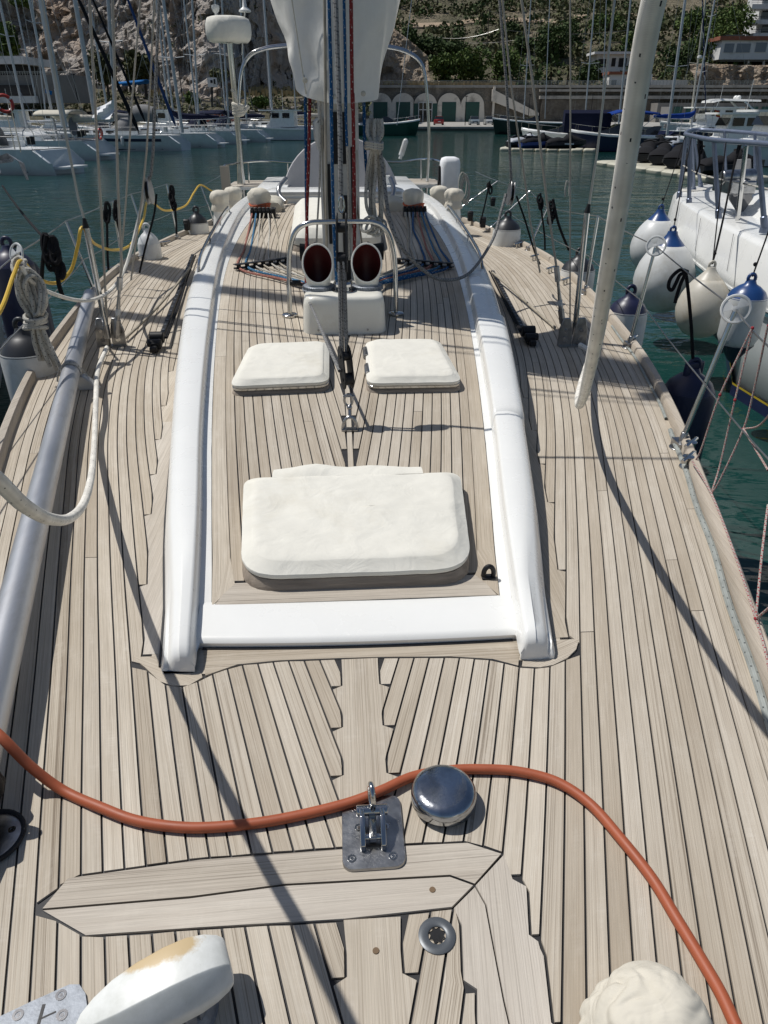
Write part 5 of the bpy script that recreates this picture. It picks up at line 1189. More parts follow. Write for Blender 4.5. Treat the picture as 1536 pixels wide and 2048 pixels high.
rw = ramp(ns, [(.35, (.006, .036, .032)), (.65, (.011, .052, .045))]); L_.new(n3.outputs[0], rw.inputs[0]); L_.new(rw.outputs[0], b_.inputs['Base Color'])
b_.inputs['Roughness'].default_value = .06; b_.inputs['IOR'].default_value = 1.33
mb = MB(); mb.add([G(-320, -60, WATER_Z), G(420, -60, WATER_Z), G(420, 240, WATER_Z), G(-320, 240, WATER_Z)], [(0, 1, 2, 3)])
tag(mb.build('water', m, None, smooth=0), kind='structure')
# ------------------------------------------------------------------ landscape materials
def foliage_mat(name, lo, hi):
    m, ns, L, b = new_mat(name); ge = N(ns, 'NewGeometry'); tc = N(ns, 'TexCoord')
    n1 = N(ns, 'TexNoise', Scale=.6, Detail=4); L.new(tc.outputs['Object'], n1.inputs['Vector'])
    ad = N(ns, 'Math', operation='ADD'); L.new(ge.outputs['Random Per Island'], ad.inputs[0]); L.new(n1.outputs[0], ad.inputs[1])
    hf = N(ns, 'Math', operation='MULTIPLY'); hf.inputs[1].default_value = .5; L.new(ad.outputs[0], hf.inputs[0])
    r = ramp(ns, [(.2, lo), (.8, hi)]); L.new(hf.outputs[0], r.inputs[0]); L.new(r.outputs[0], b.inputs['Base Color']); b.inputs['Roughness'].default_value = .75; b.inputs['Specular IOR Level'].default_value = .2
    return m
leaf_dk = foliage_mat('dark_green_leaves', (.016, .034, .010), (.072, .11, .034))
leaf_md = foliage_mat('green_leaves', (.028, .055, .013), (.115, .165, .040))
leaf_ol = foliage_mat('olive_scrub', (.048, .056, .024), (.135, .14, .066))
leaf_dry = foliage_mat('dry_grass', (.26, .19, .09), (.46, .36, .19))
leaf_pk = foliage_mat('reddish_shrub', (.08, .02, .015), (.22, .06, .045))
def rock_mat(name, c1, c2, c3, sc=1.0):
    m, ns, L, b = new_mat(name); tc = N(ns, 'TexCoord')
    n1 = N(ns, 'TexNoise', Scale=.16*sc, Detail=9, Roughness=.68); L.new(tc.outputs['Object'], n1.inputs['Vector'])
    n2 = N(ns, 'TexNoise', Scale=.06*sc, Detail=5, Roughness=.6); L.new(tc.outputs['Object'], n2.inputs['Vector'])
    r1 = ramp(ns, [(.32, c1), (.68, c2)]); L.new(n1.outputs[0], r1.inputs[0]); r2 = ramp(ns, [(.48, 0.0), (.66, .85)]); L.new(n2.outputs[0], r2.inputs[0])
    mx = N(ns, 'MixRGB'); mx.inputs[2].default_value = col4(c3); L.new(r2.outputs[0], mx.inputs[0]); L.new(r1.outputs[0], mx.inputs[1])
    v = N(ns, 'TexVoronoi', Scale=.55*sc, feature='DISTANCE_TO_EDGE'); n4 = N(ns, 'TexNoise', Scale=.5*sc, Detail=4)
    L.new(tc.outputs['Object'], n4.inputs['Vector']); va = N(ns, 'VectorMath', operation='ADD'); L.new(tc.outputs['Object'], va.inputs[0]); L.new(n4.outputs['Color'], va.inputs[1]); L.new(va.outputs[0], v.inputs['Vector'])
    r3 = ramp(ns, [(0, 0.0), (.12, 1.0)]); L.new(v.outputs['Distance'], r3.inputs[0])
    L.new(mx.outputs[0], b.inputs['Base Color']); b.inputs['Roughness'].default_value = .95; b.inputs['Specular IOR Level'].default_value = .1
    n3 = N(ns, 'TexNoise', Scale=.9*sc, Detail=8, Roughness=.7); L.new(tc.outputs['Object'], n3.inputs['Vector'])
    ad = N(ns, 'Math', operation='ADD'); L.new(n3.outputs[0], ad.inputs[0]); mu = N(ns, 'Math', operation='MULTIPLY'); mu.inputs[1].default_value = .25; L.new(r3.outputs[0], mu.inputs[0]); L.new(mu.outputs[0], ad.inputs[1])
    bp = N(ns, 'Bump', Strength=.9, Distance=1.2/sc); L.new(ad.outputs[0], bp.inputs['Height']); L.new(bp.outputs[0], b.inputs['Normal']); return m
rock_grey = rock_mat('grey_limestone', (.25, .225, .20), (.56, .515, .47), (.42, .31, .225))
rock_ochre = rock_mat('ochre_rock', (.24, .19, .145), (.46, .385, .30), (.38, .27, .17), 1.5)
earth = rock_mat('scrub_earth', (.085, .082, .052), (.18, .165, .115), (.30, .25, .18), .8)
concrete = pm('quay_concrete', (.34, .325, .295), .9, var=.15, vs=.6, dirt=(.15, .145, .13), dscale=.5)
wet = pm('wet_quay_face', (.035, .042, .035), .5, var=.3, vs=.8)
plaster = pm('warm_white_plaster', (.74, .68, .59), .9, var=.06, vs=.5, dirt=(.27, .245, .21), dscale=.3)
stonewall = rock_mat('stone_wall', (.15, .135, .115), (.33, .30, .255), (.25, .22, .185), 3.0)
green_dr = pm('dark_green_door', (.016, .075, .058), .5, var=.15, vs=1.5)
white_wall = pm('white_house_wall', (.70, .70, .69), .85, var=.05, vs=.4, dirt=(.4, .4, .38), dscale=.3)
grey_wall = pm('grey_render', (.20, .19, .175), .9, var=.1, vs=.4, dirt=(.14, .13, .12), dscale=.3)
tile_red = pm('red_roof_tile', (.26, .095, .055), .85, var=.25, vs=1.5)
road_m = pm('pale_track', (.33, .25, .17), .95, var=.15, vs=.3)
bark = pm('tree_bark', (.06, .045, .032), .9, var=.3, vs=2)
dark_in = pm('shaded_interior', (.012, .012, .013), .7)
win_sh = pm('grey_window_shutter', (.20, .23, .26), .4, var=.1)
def grid_mesh(fn, nu, nv):
    mb = MB(); vs = [fn(i/nu, j/nv) for j in range(nv+1) for i in range(nu+1)]
    mb.add(vs, [(j*(nu+1)+i, j*(nu+1)+i+1, (j+1)*(nu+1)+i+1, (j+1)*(nu+1)+i) for j in range(nv) for i in range(nu)]); return mb
def fbm(p, o=5, lac=2.1, g=.52):
    s = 0; a = 1; q = Vector(p)
    for _ in range(o): s += a*noise.noise(q); q = q*lac; a *= g
    return s
def ridg(p, o=5):
    s = 0; a = 1; q = Vector(p)
    for _ in range(o): s += a*(1-2*abs(noise.noise(q))); q = q*2.1 + Vector((3.1, 1.7, 5.3)); a *= .55
    return s
def hill_z(x, d):
    base = 7.2 + max(0, d-222)*.26 + max(0, d-330)*.12
    return base + 3.2*fbm((x*.018, d*.02, 1))*min(1, max(0, (d-216)/40)) + .9*fbm((x*.09, d*.09, 7), 3)*min(1, max(0, (d-214)/20))
def hill_fn(u, v):
    d = 213 + (470-213)*v**1.4; x = -190 + u*(620) ; x *= (.55 + .45*d/300); return G(x, d, hill_z(x, d))
tag(grid_mesh(hill_fn, 150, 80).build('hillside', earth, None, smooth=180), kind='structure')
def cliff_fn(u, v):
    px = -700 + u*1330; t = v*52; k = max(0, (px-430)/200); d0 = 152 + 60*k*k + 6*math.sin(px*.011)
    P = far(px, d0 + max(0, 430-px)*.055, 1.5 + t); q = P*1.0
    n_ = 5.5*ridg((q.x*.05, q.y*.05, q.z*.045), 6) + 2.2*ridg((q.x*.22+4, q.z*.22, q.y*.2), 4)
    return P + FWD*(t*.72 - n_ + 5*fbm((q.x*.02, 3, q.z*.02), 3)) + RGT*(1.2*fbm((q.z*.25, q.x*.25, 9), 3)) + Vector((0, 0, 1.1*fbm((q.x*.35, q.z*.35, 21), 3)))
tag(grid_mesh(cliff_fn, 330, 150).build('cliff', rock_grey, None, smooth=0), kind='structure')
def ochre_fn(u, v):
    px = 690 + u*170; t = v*16; P = far(px, 216 + 10*abs(u-.45), 7 + t*(1-abs(u-.45)*.9)); q = P*1.0
    return P + FWD*(t*.9 - 2.6*ridg((q.x*.11, q.y*.1, q.z*.11), 5))
tag(grid_mesh(ochre_fn, 100, 56).build('rock_outcrop', rock_ochre, None, smooth=0), kind='structure')
def rock2_fn(u, v):
    px = 1385 + u*330; t = v*5.6; P = far(px, 214 + 3*math.sin(px*.03), 6.5 + t); q = P*1.0
    return P + FWD*(t*.8 - 2.4*ridg((q.x*.12, q.y*.12, q.z*.13), 5))
tag(grid_mesh(rock2_fn, 90, 30).build('rock_outcrop', rock_ochre, None, smooth=0), kind='structure')
def bank_fn(u, v):
    px = -400 + u*1085; d = 101 + v*60; z = -.3 + 5.6*v**.8; P = far(px, d, z); q = P*1.0
    P.z += .5*fbm((q.x*.2, q.y*.2, 4), 4)*min(1, v*4); return P
tag(grid_mesh(bank_fn, 110, 24).build('embankment', earth, None, smooth=0), kind='structure')
# tracks cut into the hillside
for pts in (((770,55),(830,53),(905,51),(930,46),(960,42),(1010,41),(1060,43),(1115,46)), ((1150,37),(1220,33),(1330,30)), ):
    mb = MB(); A, B = [], []
    for px, py in pts:
        lo, hi = 216, 460
        for _ in range(40):
            d = (lo+hi)/2; p = fw(px, py, d); x = (p-O).dot(RGT)
            if p.z > hill_z(x, d): lo = d
            else: hi = d
        c = fw(px, py, d); A.append(c + FWD*-1.6 + Vector((0, 0, -.3))); B.append(c + FWD*3.0 + Vector((0, 0, 1.3)))
    n = len(pts); mb.add(A+B+[a+Vector((0,0,-1.5)) for a in A], [(i, i+1, n+i+1, n+i) for i in range(n-1)] + [(2*n+i, 2*n+i+1, i+1, i) for i in range(n-1)])
    tag(mb.build('track', road_m, None, smooth=0), kind='structure')
# ------------------------------------------------------------------ plants
def leaves(V_, F_, c, rx, ry, rz, n, size, rnd, lump=.35, seed=0, hollow=.45):
    for _ in range(n):
        while True:
            a = Vector((rnd.uniform(-1, 1), rnd.uniform(-1, 1), rnd.uniform(-1, 1)))
            if hollow < a.length < 1: break
        u = a.normalized(); k = 1 + lump*noise.noise(u*2.3 + Vector((seed, 0, 0))) + lump*.5*noise.noise(u*5 + Vector((0, seed, 0)))
        p = Vector((c[0]+a.x*rx*k, c[1]+a.y*ry*k, c[2]+a.z*rz*k)); q = Vector((rnd.gauss(0, 1), rnd.gauss(0, 1), rnd.gauss(.5, 1))).normalized()
        t = q.orthogonal().normalized(); t.rotate(Matrix.Rotation(rnd.uniform(0, 6.28), 3, q)); b = q.cross(t); s = size*rnd.uniform(.6, 1.4)
        i = len(V_); V_ += [p-t*s, p+b*s*.7, p+t*s, p-b*s*.7]; F_.append((i, i+1, i+2, i+3))
def tree(px, py, d, r, hr, label, mat=leaf_md, n=900, size=.34, trunk=1.6, group='trees behind the harbour wall', name='broadleaf_tree', seed=0):
    """px, py: crown centre in the photo; r, hr: crown half-breadth and half-height in pixels"""
    c = fw(px, py, d); R_, H_ = r*mpp(d), hr*mpp(d); rnd = random.Random(int(px*7+py)); base = Vector((c.x, c.y, c.z-H_-trunk))
    t = thing(name, label, 'tree', tuple(base), group); V_, F_ = [], []
    for k in range(7):
        o = Vector((rnd.uniform(-.5, .5)*R_, rnd.uniform(-.5, .5)*R_, rnd.uniform(-.35, .5)*H_)); f = rnd.uniform(.45, .68)
        leaves(V_, F_, c+o, R_*f*1.1, R_*f*1.1, H_*f*1.1, n//5, size*1.2, rnd, .4, px+k)
    mb = MB(); mb.add(V_, F_); mb.build('crown', mat, t, smooth=0)
    mb = MB(); mb.tube([base-Vector((0,0,.5)), base.lerp(c, .4)+Vector((.1, 0, 0)), c+Vector((0, 0, H_*.3))], [.28*R_/3+.08, .2*R_/3+.05, .06], 7)
    for k in range(3):
        a = k*2.1+px; mb.tube([base.lerp(c, .5), c+Vector((R_*.5*math.cos(a), R_*.5*math.sin(a), H_*.2))], [.12*R_/3+.03, .03], 5)
    mb.build('trunk', bark, t); return t
tree(884, 139, 226, 30, 27, 'round green tree, leftmost of three above the arched boathouses', n=1300)
tree(945, 136, 228, 34, 31, 'round green tree, middle of three above the arched boathouses', leaf_md, n=1500)
tree(1002, 136, 230, 36, 33, 'wide dark tree, rightmost of three above the arched boathouses', leaf_md, n=1600)
tree(1106, 84, 250, 42, 38, 'tall spreading pine above the palms behind the harbour wall', leaf_dk, n=1600, trunk=6, name='pine_tree')
tree(1022, 60, 290, 24, 13, 'small dark tree below the pale hillside track', leaf_dk, n=600)
tree(855, 90, 262, 42, 16, 'low dark tree on the slope left of the round trees', leaf_dk, n=800)
tree(905, 96, 255, 34, 14, 'low dark tree on the slope behind the round trees', leaf_dk, n=700)
tree(812, 78, 258, 24, 26, 'dark tree on the slope beside the sail cover', leaf_dk, n=700)
tree(1040, 92, 262, 26, 20, 'dark tree on the slope left of the tall pine', leaf_dk, n=700)
tree(1212, 48, 285, 36, 22, 'bushy green tree on the slope above the low white building', leaf_md, n=900)
tree(1262, 84, 262, 18, 16, 'light green shrub-like tree right above the low white building', leaf_md, n=600)
tree(1390, 40, 270, 36, 26, 'green tree on the slope left of the apartment block', leaf_md, n=1000)
tree(1462, 40, 262, 44, 34, 'large green tree against the apartment block', leaf_md, n=1400)
tree(1420, 92, 245, 44, 42, 'tall dense tree left of the white house on the rock', leaf_md, n=1800, trunk=3)
tree(1352, 128, 240, 30, 34, 'dark tree behind the low garden wall', leaf_dk, n=1000, trunk=2)
tree(1180, 148, 222, 22, 22, 'dark bush in front of the low white building', leaf_dk, n=700)
tree(1142, 70, 270, 24, 30, 'dark tree right of the tall pine', leaf_dk, n=700)
tree(208, 135, 135, 26, 30, 'bushy tree at the cliff foot, left of its twin', leaf_ol, n=900, group='trees at the cliff foot')
tree(285, 138, 138, 30, 28, 'bushy tree at the cliff foot, right of its twin', leaf_ol, n=900, group='trees at the cliff foot')
tree(8, 82, 140, 22, 34, 'green tree on the cliff at the left edge', leaf_md, n=900, group='trees at the cliff foot')
tree(38, 6, 150, 22, 8, 'tuft of green growing high on the cliff', leaf_md, n=400, group='trees at the cliff foot', trunk=.3)
tree(520, 205, 118, 22, 10, 'low green shrub on the embankment right of the radar mast', leaf_md, n=500, size=.2, trunk=.2, group='shrubs on the embankment', name='shrub')
tree(388, 200, 112, 14, 12, 'low green shrub on the embankment left of the radar mast', leaf_md, n=400, size=.2, trunk=.2, group='shrubs on the embankment', name='shrub')
tree(440, 152, 135, 18, 12, 'olive shrub above the small white hut', leaf_ol, n=400, size=.25, trunk=.2, group='shrubs on the embankment', name='shrub')
tree(610, 150, 150, 34, 16, 'olive shrub at the cliff foot behind the sail cover', leaf_ol, n=600, size=.3, trunk=.2, group='shrubs on the embankment', name='shrub')
def palm(px, py, d, r, label):
    c = fw(px, py, d); R_ = r*mpp(d); t = thing('palm_tree', label, 'palm tree', (c.x, c.y, c.z-4.5), 'palms behind the harbour wall'); mb = MB(); rnd = random.Random(px)
    for i in range(44):
        a = rnd.uniform(0, 6.28); e = rnd.uniform(-.5, 1.3); dr = Vector((math.cos(a)*math.cos(e), math.sin(a)*math.cos(e), math.sin(e))); sd = Vector((-math.sin(a), math.cos(a), 0)); P = []
        for k in range(6): f = k/5; P.append(c + dr*R_*f*1.1 - Vector((0, 0, R_*.55*f*f)))
        for k in range(5):
            wd = R_*.11*(1-k/5.5)
            mb.add([P[k]-sd*wd-Vector((0,0,wd*.6)), P[k], P[k+1], P[k+1]-sd*wd*.8-Vector((0,0,wd*.6))], [(0,1,2,3)]); mb.add([P[k]+sd*wd-Vector((0,0,wd*.6)), P[k], P[k+1], P[k+1]+sd*wd*.8-Vector((0,0,wd*.6))], [(3,2,1,0)])
    mb.build('crown', leaf_ol, t, smooth=0); mb = MB(); mb.tube([Vector((c.x, c.y, c.z-5)), c], [.28, .22], 8); mb.build('trunk', bark, t)
palm(1103, 142, 222, 17, 'palm tree behind the harbour wall, left of its twin')
palm(1137, 140, 222, 17, 'palm tree behind the harbour wall, right of its twin')
V_, F_ = [], []; rnd = random.Random(21)
for i in range(3400):
    d = 222 + 215*rnd.random()**1.25; x = rnd.uniform(-.26, .66)*d*.95; z = hill_z(x, d); r = rnd.uniform(.7, 2.1)*(1 + (d-220)/300)
    if noise.noise(Vector((x*.03, d*.03, 5))) < -.25 or (d < 238 and -8 < x < 62): continue
    leaves(V_, F_, G(x, d, z+r*.35), r, r, r*.75, 26 if d < 330 else 16, r*.30, rnd, .3, i, .5)
mb = MB(); mb.add(V_, F_); tag(mb.build('hillside_scrub', leaf_ol, None, smooth=0), 'olive and dark green scrub covering the hillside above the harbour', 'scrub', kind='stuff')
V_, F_ = [], []
for i in range(620):
    d = 222 + 215*rnd.random()**1.1; x = rnd.uniform(-.26, .66)*d*.95; z = hill_z(x, d); r = rnd.uniform(1.2, 3.2)
    leaves(V_, F_, G(x, d, z+r*.4), r, r, r*.8, 60, r*.22, rnd, .4, i, .5)
mb = MB(); mb.add(V_, F_); tag(mb.build('hillside_bushes', leaf_dk, None, smooth=0), 'taller dark green bushes scattered over the hillside scrub', 'bushes', kind='stuff')
V_, F_ = [], []
for i in range(650):
    px = rnd.uniform(-60, 740); d = rnd.uniform(112, 150); z = -.3 + 5.6*((d-101)/60)**.8; p = far(px, d, z); r = rnd.uniform(.3, .9)
    leaves(V_, F_, (p.x, p.y, p.z+r*.2), r, r, r*.6, 16, r*.3, rnd, .3, i, .4)
for i in range(160):
    v = rnd.random(); u = rnd.random(); p = cliff_fn(u, v*.5); r = rnd.uniform(.3, 1.0); leaves(V_, F_, p-FWD*.3, r, r, r*.7, 16, r*.28, rnd, .3, i, .4)
mb = MB(); mb.add(V_, F_); tag(mb.build('embankment_scrub', leaf_ol, None, smooth=0), 'low scrub on the embankment and in cracks of the cliff', 'scrub', kind='stuff')
V_, F_ = [], []
for i in range(900):
    px = rnd.uniform(740, 1030); d = rnd.uniform(214, 222); p = far(px, d, 7.2); h = rnd.uniform(.5, 1.3); s = .3
    i0 = len(V_); q = rnd.uniform(0, 3); V_ += [p+Vector((-s*math.cos(q), -s*math.sin(q), 0)), p+Vector((s*math.cos(q), s*math.sin(q), 0)), p+Vector((s*.7+rnd.uniform(-.2,.2), 0, h)), p+Vector((-s*.7, 0, h))]; F_.append((i0, i0+1, i0+2, i0+3))
for i in range(500):
    px = rnd.uniform(300, 740); d = rnd.uniform(140, 158); z = -.3 + 5.6*((d-101)/60)**.8; p = far(px, d, z); h = rnd.uniform(.4, 1.1); s = .25
    i0 = len(V_); V_ += [p+Vector((-s, 0, 0)), p+Vector((s, 0, 0)), p+Vector((s*.7, 0, h)), p+Vector((-s*.7, 0, h))]; F_.append((i0, i0+1, i0+2, i0+3))
mb = MB(); mb.add(V_, F_); tag(mb.build('dry_grass', leaf_dry, None, smooth=0), 'dry yellow grass along the top of the harbour wall', 'grass', kind='stuff')
V_, F_ = [], []
for i in range(500):
    px = rnd.uniform(350, 470); d = rnd.uniform(100, 104); z = rnd.uniform(-.1, 1.1); p = far(px, d, z); leaves(V_, F_, p, .3, .3, .3, 4, .12, rnd, .2, i, 0)
mb = MB(); mb.add(V_, F_); tag(mb.build('red_shrubs', leaf_pk, None, smooth=0), 'reddish hedge behind the moored boats', 'hedge', kind='stuff')
# rubble on the embankment
mb = MB()
for i in range(420):
    px = rnd.choice([rnd.uniform(470, 720), rnd.uniform(250, 470)]); d = rnd.uniform(104, 138); z = -.3 + 5.6*((d-101)/60)**.8; p = far(px, d, z+.05); s = rnd.uniform(.25, .8)
    q = [Vector(v).normalized()*s*rnd.uniform(.6, 1.1) for v in ((1,1,1),(-1,1,1),(-1,-1,1),(1,-1,1),(1,1,-1),(-1,1,-1),(-1,-1,-1),(1,-1,-1))]
    mb.add([p+v for v in q], [(0,1,2,3),(7,6,5,4),(0,4,5,1),(1,5,6,2),(2,6,7,3),(3,7,4,0)])
tag(mb.build('rubble', rock_mat('pale_rubble', (.2, .18, .16), (.40, .37, .33), (.3, .25, .2), 3), None, smooth=0), 'pale boulders tipped over the embankment', 'rubble', kind='stuff')
# ------------------------------------------------------------------ quays and harbour wall
def hbox(mb, px0, px1, d0, d1, z0, z1):
    a, b = far(px0, d0, z0), far(px1, d0, z0); x0, x1 = (a-O).dot(RGT), (b-O).dot(RGT)
    mb.add([G(x, d, z) for x, d, z in ((x0,d0,z0),(x1,d0,z0),(x1,d1,z0),(x0,d1,z0),(x0,d0,z1),(x1,d0,z1),(x1,d1,z1),(x0,d1,z1))], [(0,3,2,1),(4,5,6,7),(0,1,5,4),(1,2,6,5),(2,3,7,6),(3,0,4,7)])
mb = MB(); hbox(mb, 560, 1900, 139, 215, -3, -.70); tag(mb.build('quay', concrete, None, smooth=0), kind='structure')
mb = MB(); hbox(mb, 560, 1900, 138.9, 139.0, -3, -.98); tag(mb.build('quay_face', wet, None, smooth=0), kind='structure')
mb = MB(); hbox(mb, -900, 690, 98, 103, -3, -.45); tag(mb.build('quay', concrete, None, smooth=0), kind='structure')
wall = thing('harbour_wall', 'long stone harbour wall with five arched boathouses and a sloping stair', 'wall', tuple(far(870, 206, -.7)))
mb = MB(); hbox(mb, 560, 1900, 206, 213, -.7, 7.2); mb.build('stone_face', stonewall, wall, smooth=0)
mb = MB(); hbox(mb, 560, 1900, 205.5, 206.3, 6.75, 7.35); mb.build('coping', concrete, wall, smooth=0)
dd = 205.7
for i, px in enumerate((761, 806, 850, 897, 943)):
    c = far(px, dd, 0); x0 = (c-O).dot(RGT); hwid = 23.2*mpp(dd); zt = fw(px, 186, dd).z; zs = fw(px, 200, dd).z
    poly = [(-hwid, -.7), (hwid, -.7), (hwid, zs-1.2)] + [(hwid*math.cos(a), zs-1.2+(zt-zs+1.2)*math.sin(a)) for a in np.linspace(0, math.pi, 15)[1:-1]] + [(-hwid, zs-1.2)]
    if i in (4,): poly[1] = (hwid*1.15, -.7)
    T = Matrix.Translation(G(x0, dd, 0)) @ HEAD @ Matrix.Rotation(R(90), 4, 'X')
    mb = MB(); mb.prism([(p[0]*.995, p[1]) for p in poly], 0, .35+.012*i, T); ap = mb.build('arch_panel', plaster, wall, smooth=0)
    dw = 14*mpp(dd); dz = fw(px, 204, dd).z
    if i != 2:
        mb = MB(); mb.prism([(-dw, -.69), (dw, -.69), (dw, dz), (-dw, dz)], .30, .47, T); dr = mb.build('boathouse_door', green_dr, ap, smooth=0)
    else:
        mb = MB(); mb.prism([(-dw*1.7, -.69), (dw*1.7, -.69), (dw*1.7, dz-.3), (-dw*1.7, dz-.3)], .30, .43, T); mb.build('boathouse_door', green_dr, ap, smooth=0)
        mb = MB(); mb.prism([(-dw*.95, -.69), (dw*.95, -.69), (dw*.95, dz-.2), (-dw*.95, dz-.2)], .40, .50, T); mb.build('glass_door', glass_dk, ap, smooth=0)
        mb = MB()
        for x in (-.95, -.33, .33, .95): mb.prism([(dw*x-.1, -.68), (dw*x+.1, -.68), (dw*x+.1, dz-.1), (dw*x-.1, dz-.1)], .45, .58, T)
        for z in (1.9, dz-.2): mb.prism([(-dw, z), (dw, z), (dw, z+.18), (-dw, z+.18)], .46, .56, T)
        mb.build('door_frame', white_wall, ap, smooth=0)
mb = MB()                                             # stair parapet running down to the right
a, b = fw(985, 178, 204.5), fw(1078, 226, 204.5)
mb.add([a, a+Vector((0,0,-2.6)), b+Vector((0,0,-1.4)), b, a+FWD*1, a+FWD*1+Vector((0,0,-2.6)), b+FWD*1+Vector((0,0,-1.4)), b+FWD*1], [(0,1,2,3),(7,6,5,4),(0,3,7,4),(3,2,6,7),(1,0,4,5),(2,1,5,6)]); mb.build('stair_parapet', plaster, wall, smooth=0)
mb = MB(); hbox(mb, 983, 987, 204.8, 205.9, -.7, 7.0); mb.build('pilaster', plaster, wall, smooth=0)
mb = MB(); hbox(mb, 1080, 1900, 203.5, 206, 4.3, 5.0); hbox(mb, 1080, 1900, 204.3, 206, 5.9, 6.4); mb.build('wall_ledge', concrete, wall, smooth=0)
mb = MB(); hbox(mb, 1080, 1310, 203.8, 205.9, -.7, 4.2); mb.build('rubble_panel', rock_mat('rough_rubble', (.10, .09, .075), (.24, .22, .19), (.17, .15, .12), 5), wall, smooth=0)
mb = MB(); hbox(mb, 1310, 1900, 198, 205.8, -.7, 3.4); lb = mb.build('lower_range', grey_wall, wall, smooth=0)
for i in range(12):
    px = 1318 + i*25; mb = MB(); hbox(mb, px, px+17, 197.8, 198.1, -.68, 2.6); mb.build('range_door', green_dr if i % 3 else plaster, lb, smooth=0)
rails = MB()
hbox(rails, 560, 1900, 206.0, 206.08, 8.15, 8.25); hbox(rails, 560, 1900, 206.0, 206.06, 7.75, 7.82)
for i in range(110): px = 1060+i*7; hbox(rails, px, px+.7, 206.0, 206.06, 7.35, 8.2)
tag(rails.build('railing', steel_worn, None, smooth=0), 'low metal railing along the top of the harbour wall', 'railing')
def post(px, d, y0, y1, label, mat=blk, r=.07, name='lamp_post', grp='lamp posts along the quay', arm=True):
    b, t = fw(px, y1, d), fw(px, y0, d); t.x, t.y = b.x, b.y; p = thing(name, label, name.replace('_', ' '), tuple(b), grp)
    mb = MB(); mb.tube([b, t], [r, r*.7], 8); mb.build('pole', mat, p)
    if arm: mb = MB(); mb.box(t+Vector((0, 0, .05)), (.5, .3, .12)); mb.build('lamp_head', mat, p, smooth=0)
for px, d, y0, y1, lb in ((827,150,193,250,'black lamp post on the quay between the first and second boathouse doors'), (930,150,193,252,'black lamp post on the quay right of the glass door'), (1056,145,190,240,'black lamp post left of the grey motor yacht'), (1181,150,190,232,'black lamp post behind the brown bimini'), (1424,140,190,225,'black lamp post behind the white flybridge yacht'), (314,110,118,200,'black lamp post at the cliff foot left of the white hut'), (365,112,118,198,'thin black lamp post just left of the white hut'), (156,108,150,205,'black lamp post beside the grey building')): post(px, d, y0, y1, lb)
for px, d, y0, y1, lb in ((975,262,14,86,'wooden power pole on the slope above the middle round tree'), (998,255,50,100,'wooden power pole left of the tall pine'), (1061,262,64,110,'wooden power pole below the hillside track'), (1098,330,5,50,'wooden power pole at the top of the slope'), (1128,300,30,70,'wooden power pole right of the tall pine'), (808,226,112,168,'grey pole beside the ochre rock')): post(px, d, y0, y1, lb, bark, .12, 'power_pole', 'power poles on the hillside', False)
mb = MB()
for (a, b) in (((870,74,270),(998,58,262)), ((998,58,262),(1260,60,262)), ((880,80,270),(1061,74,262)), ((1061,74,262),(1300,78,262)), ((975,20,262),(1128,40,300)), ((1100,44,300),(1536,38,300)), ((1100,62,300),(1536,66,300))):
    mb.tube(sag(fw(*a), fw(*b), 1.2, 8), .035, 4)
tag(mb.build('power_line', wire, None), 'slack overhead power lines crossing the hillside', 'cable')
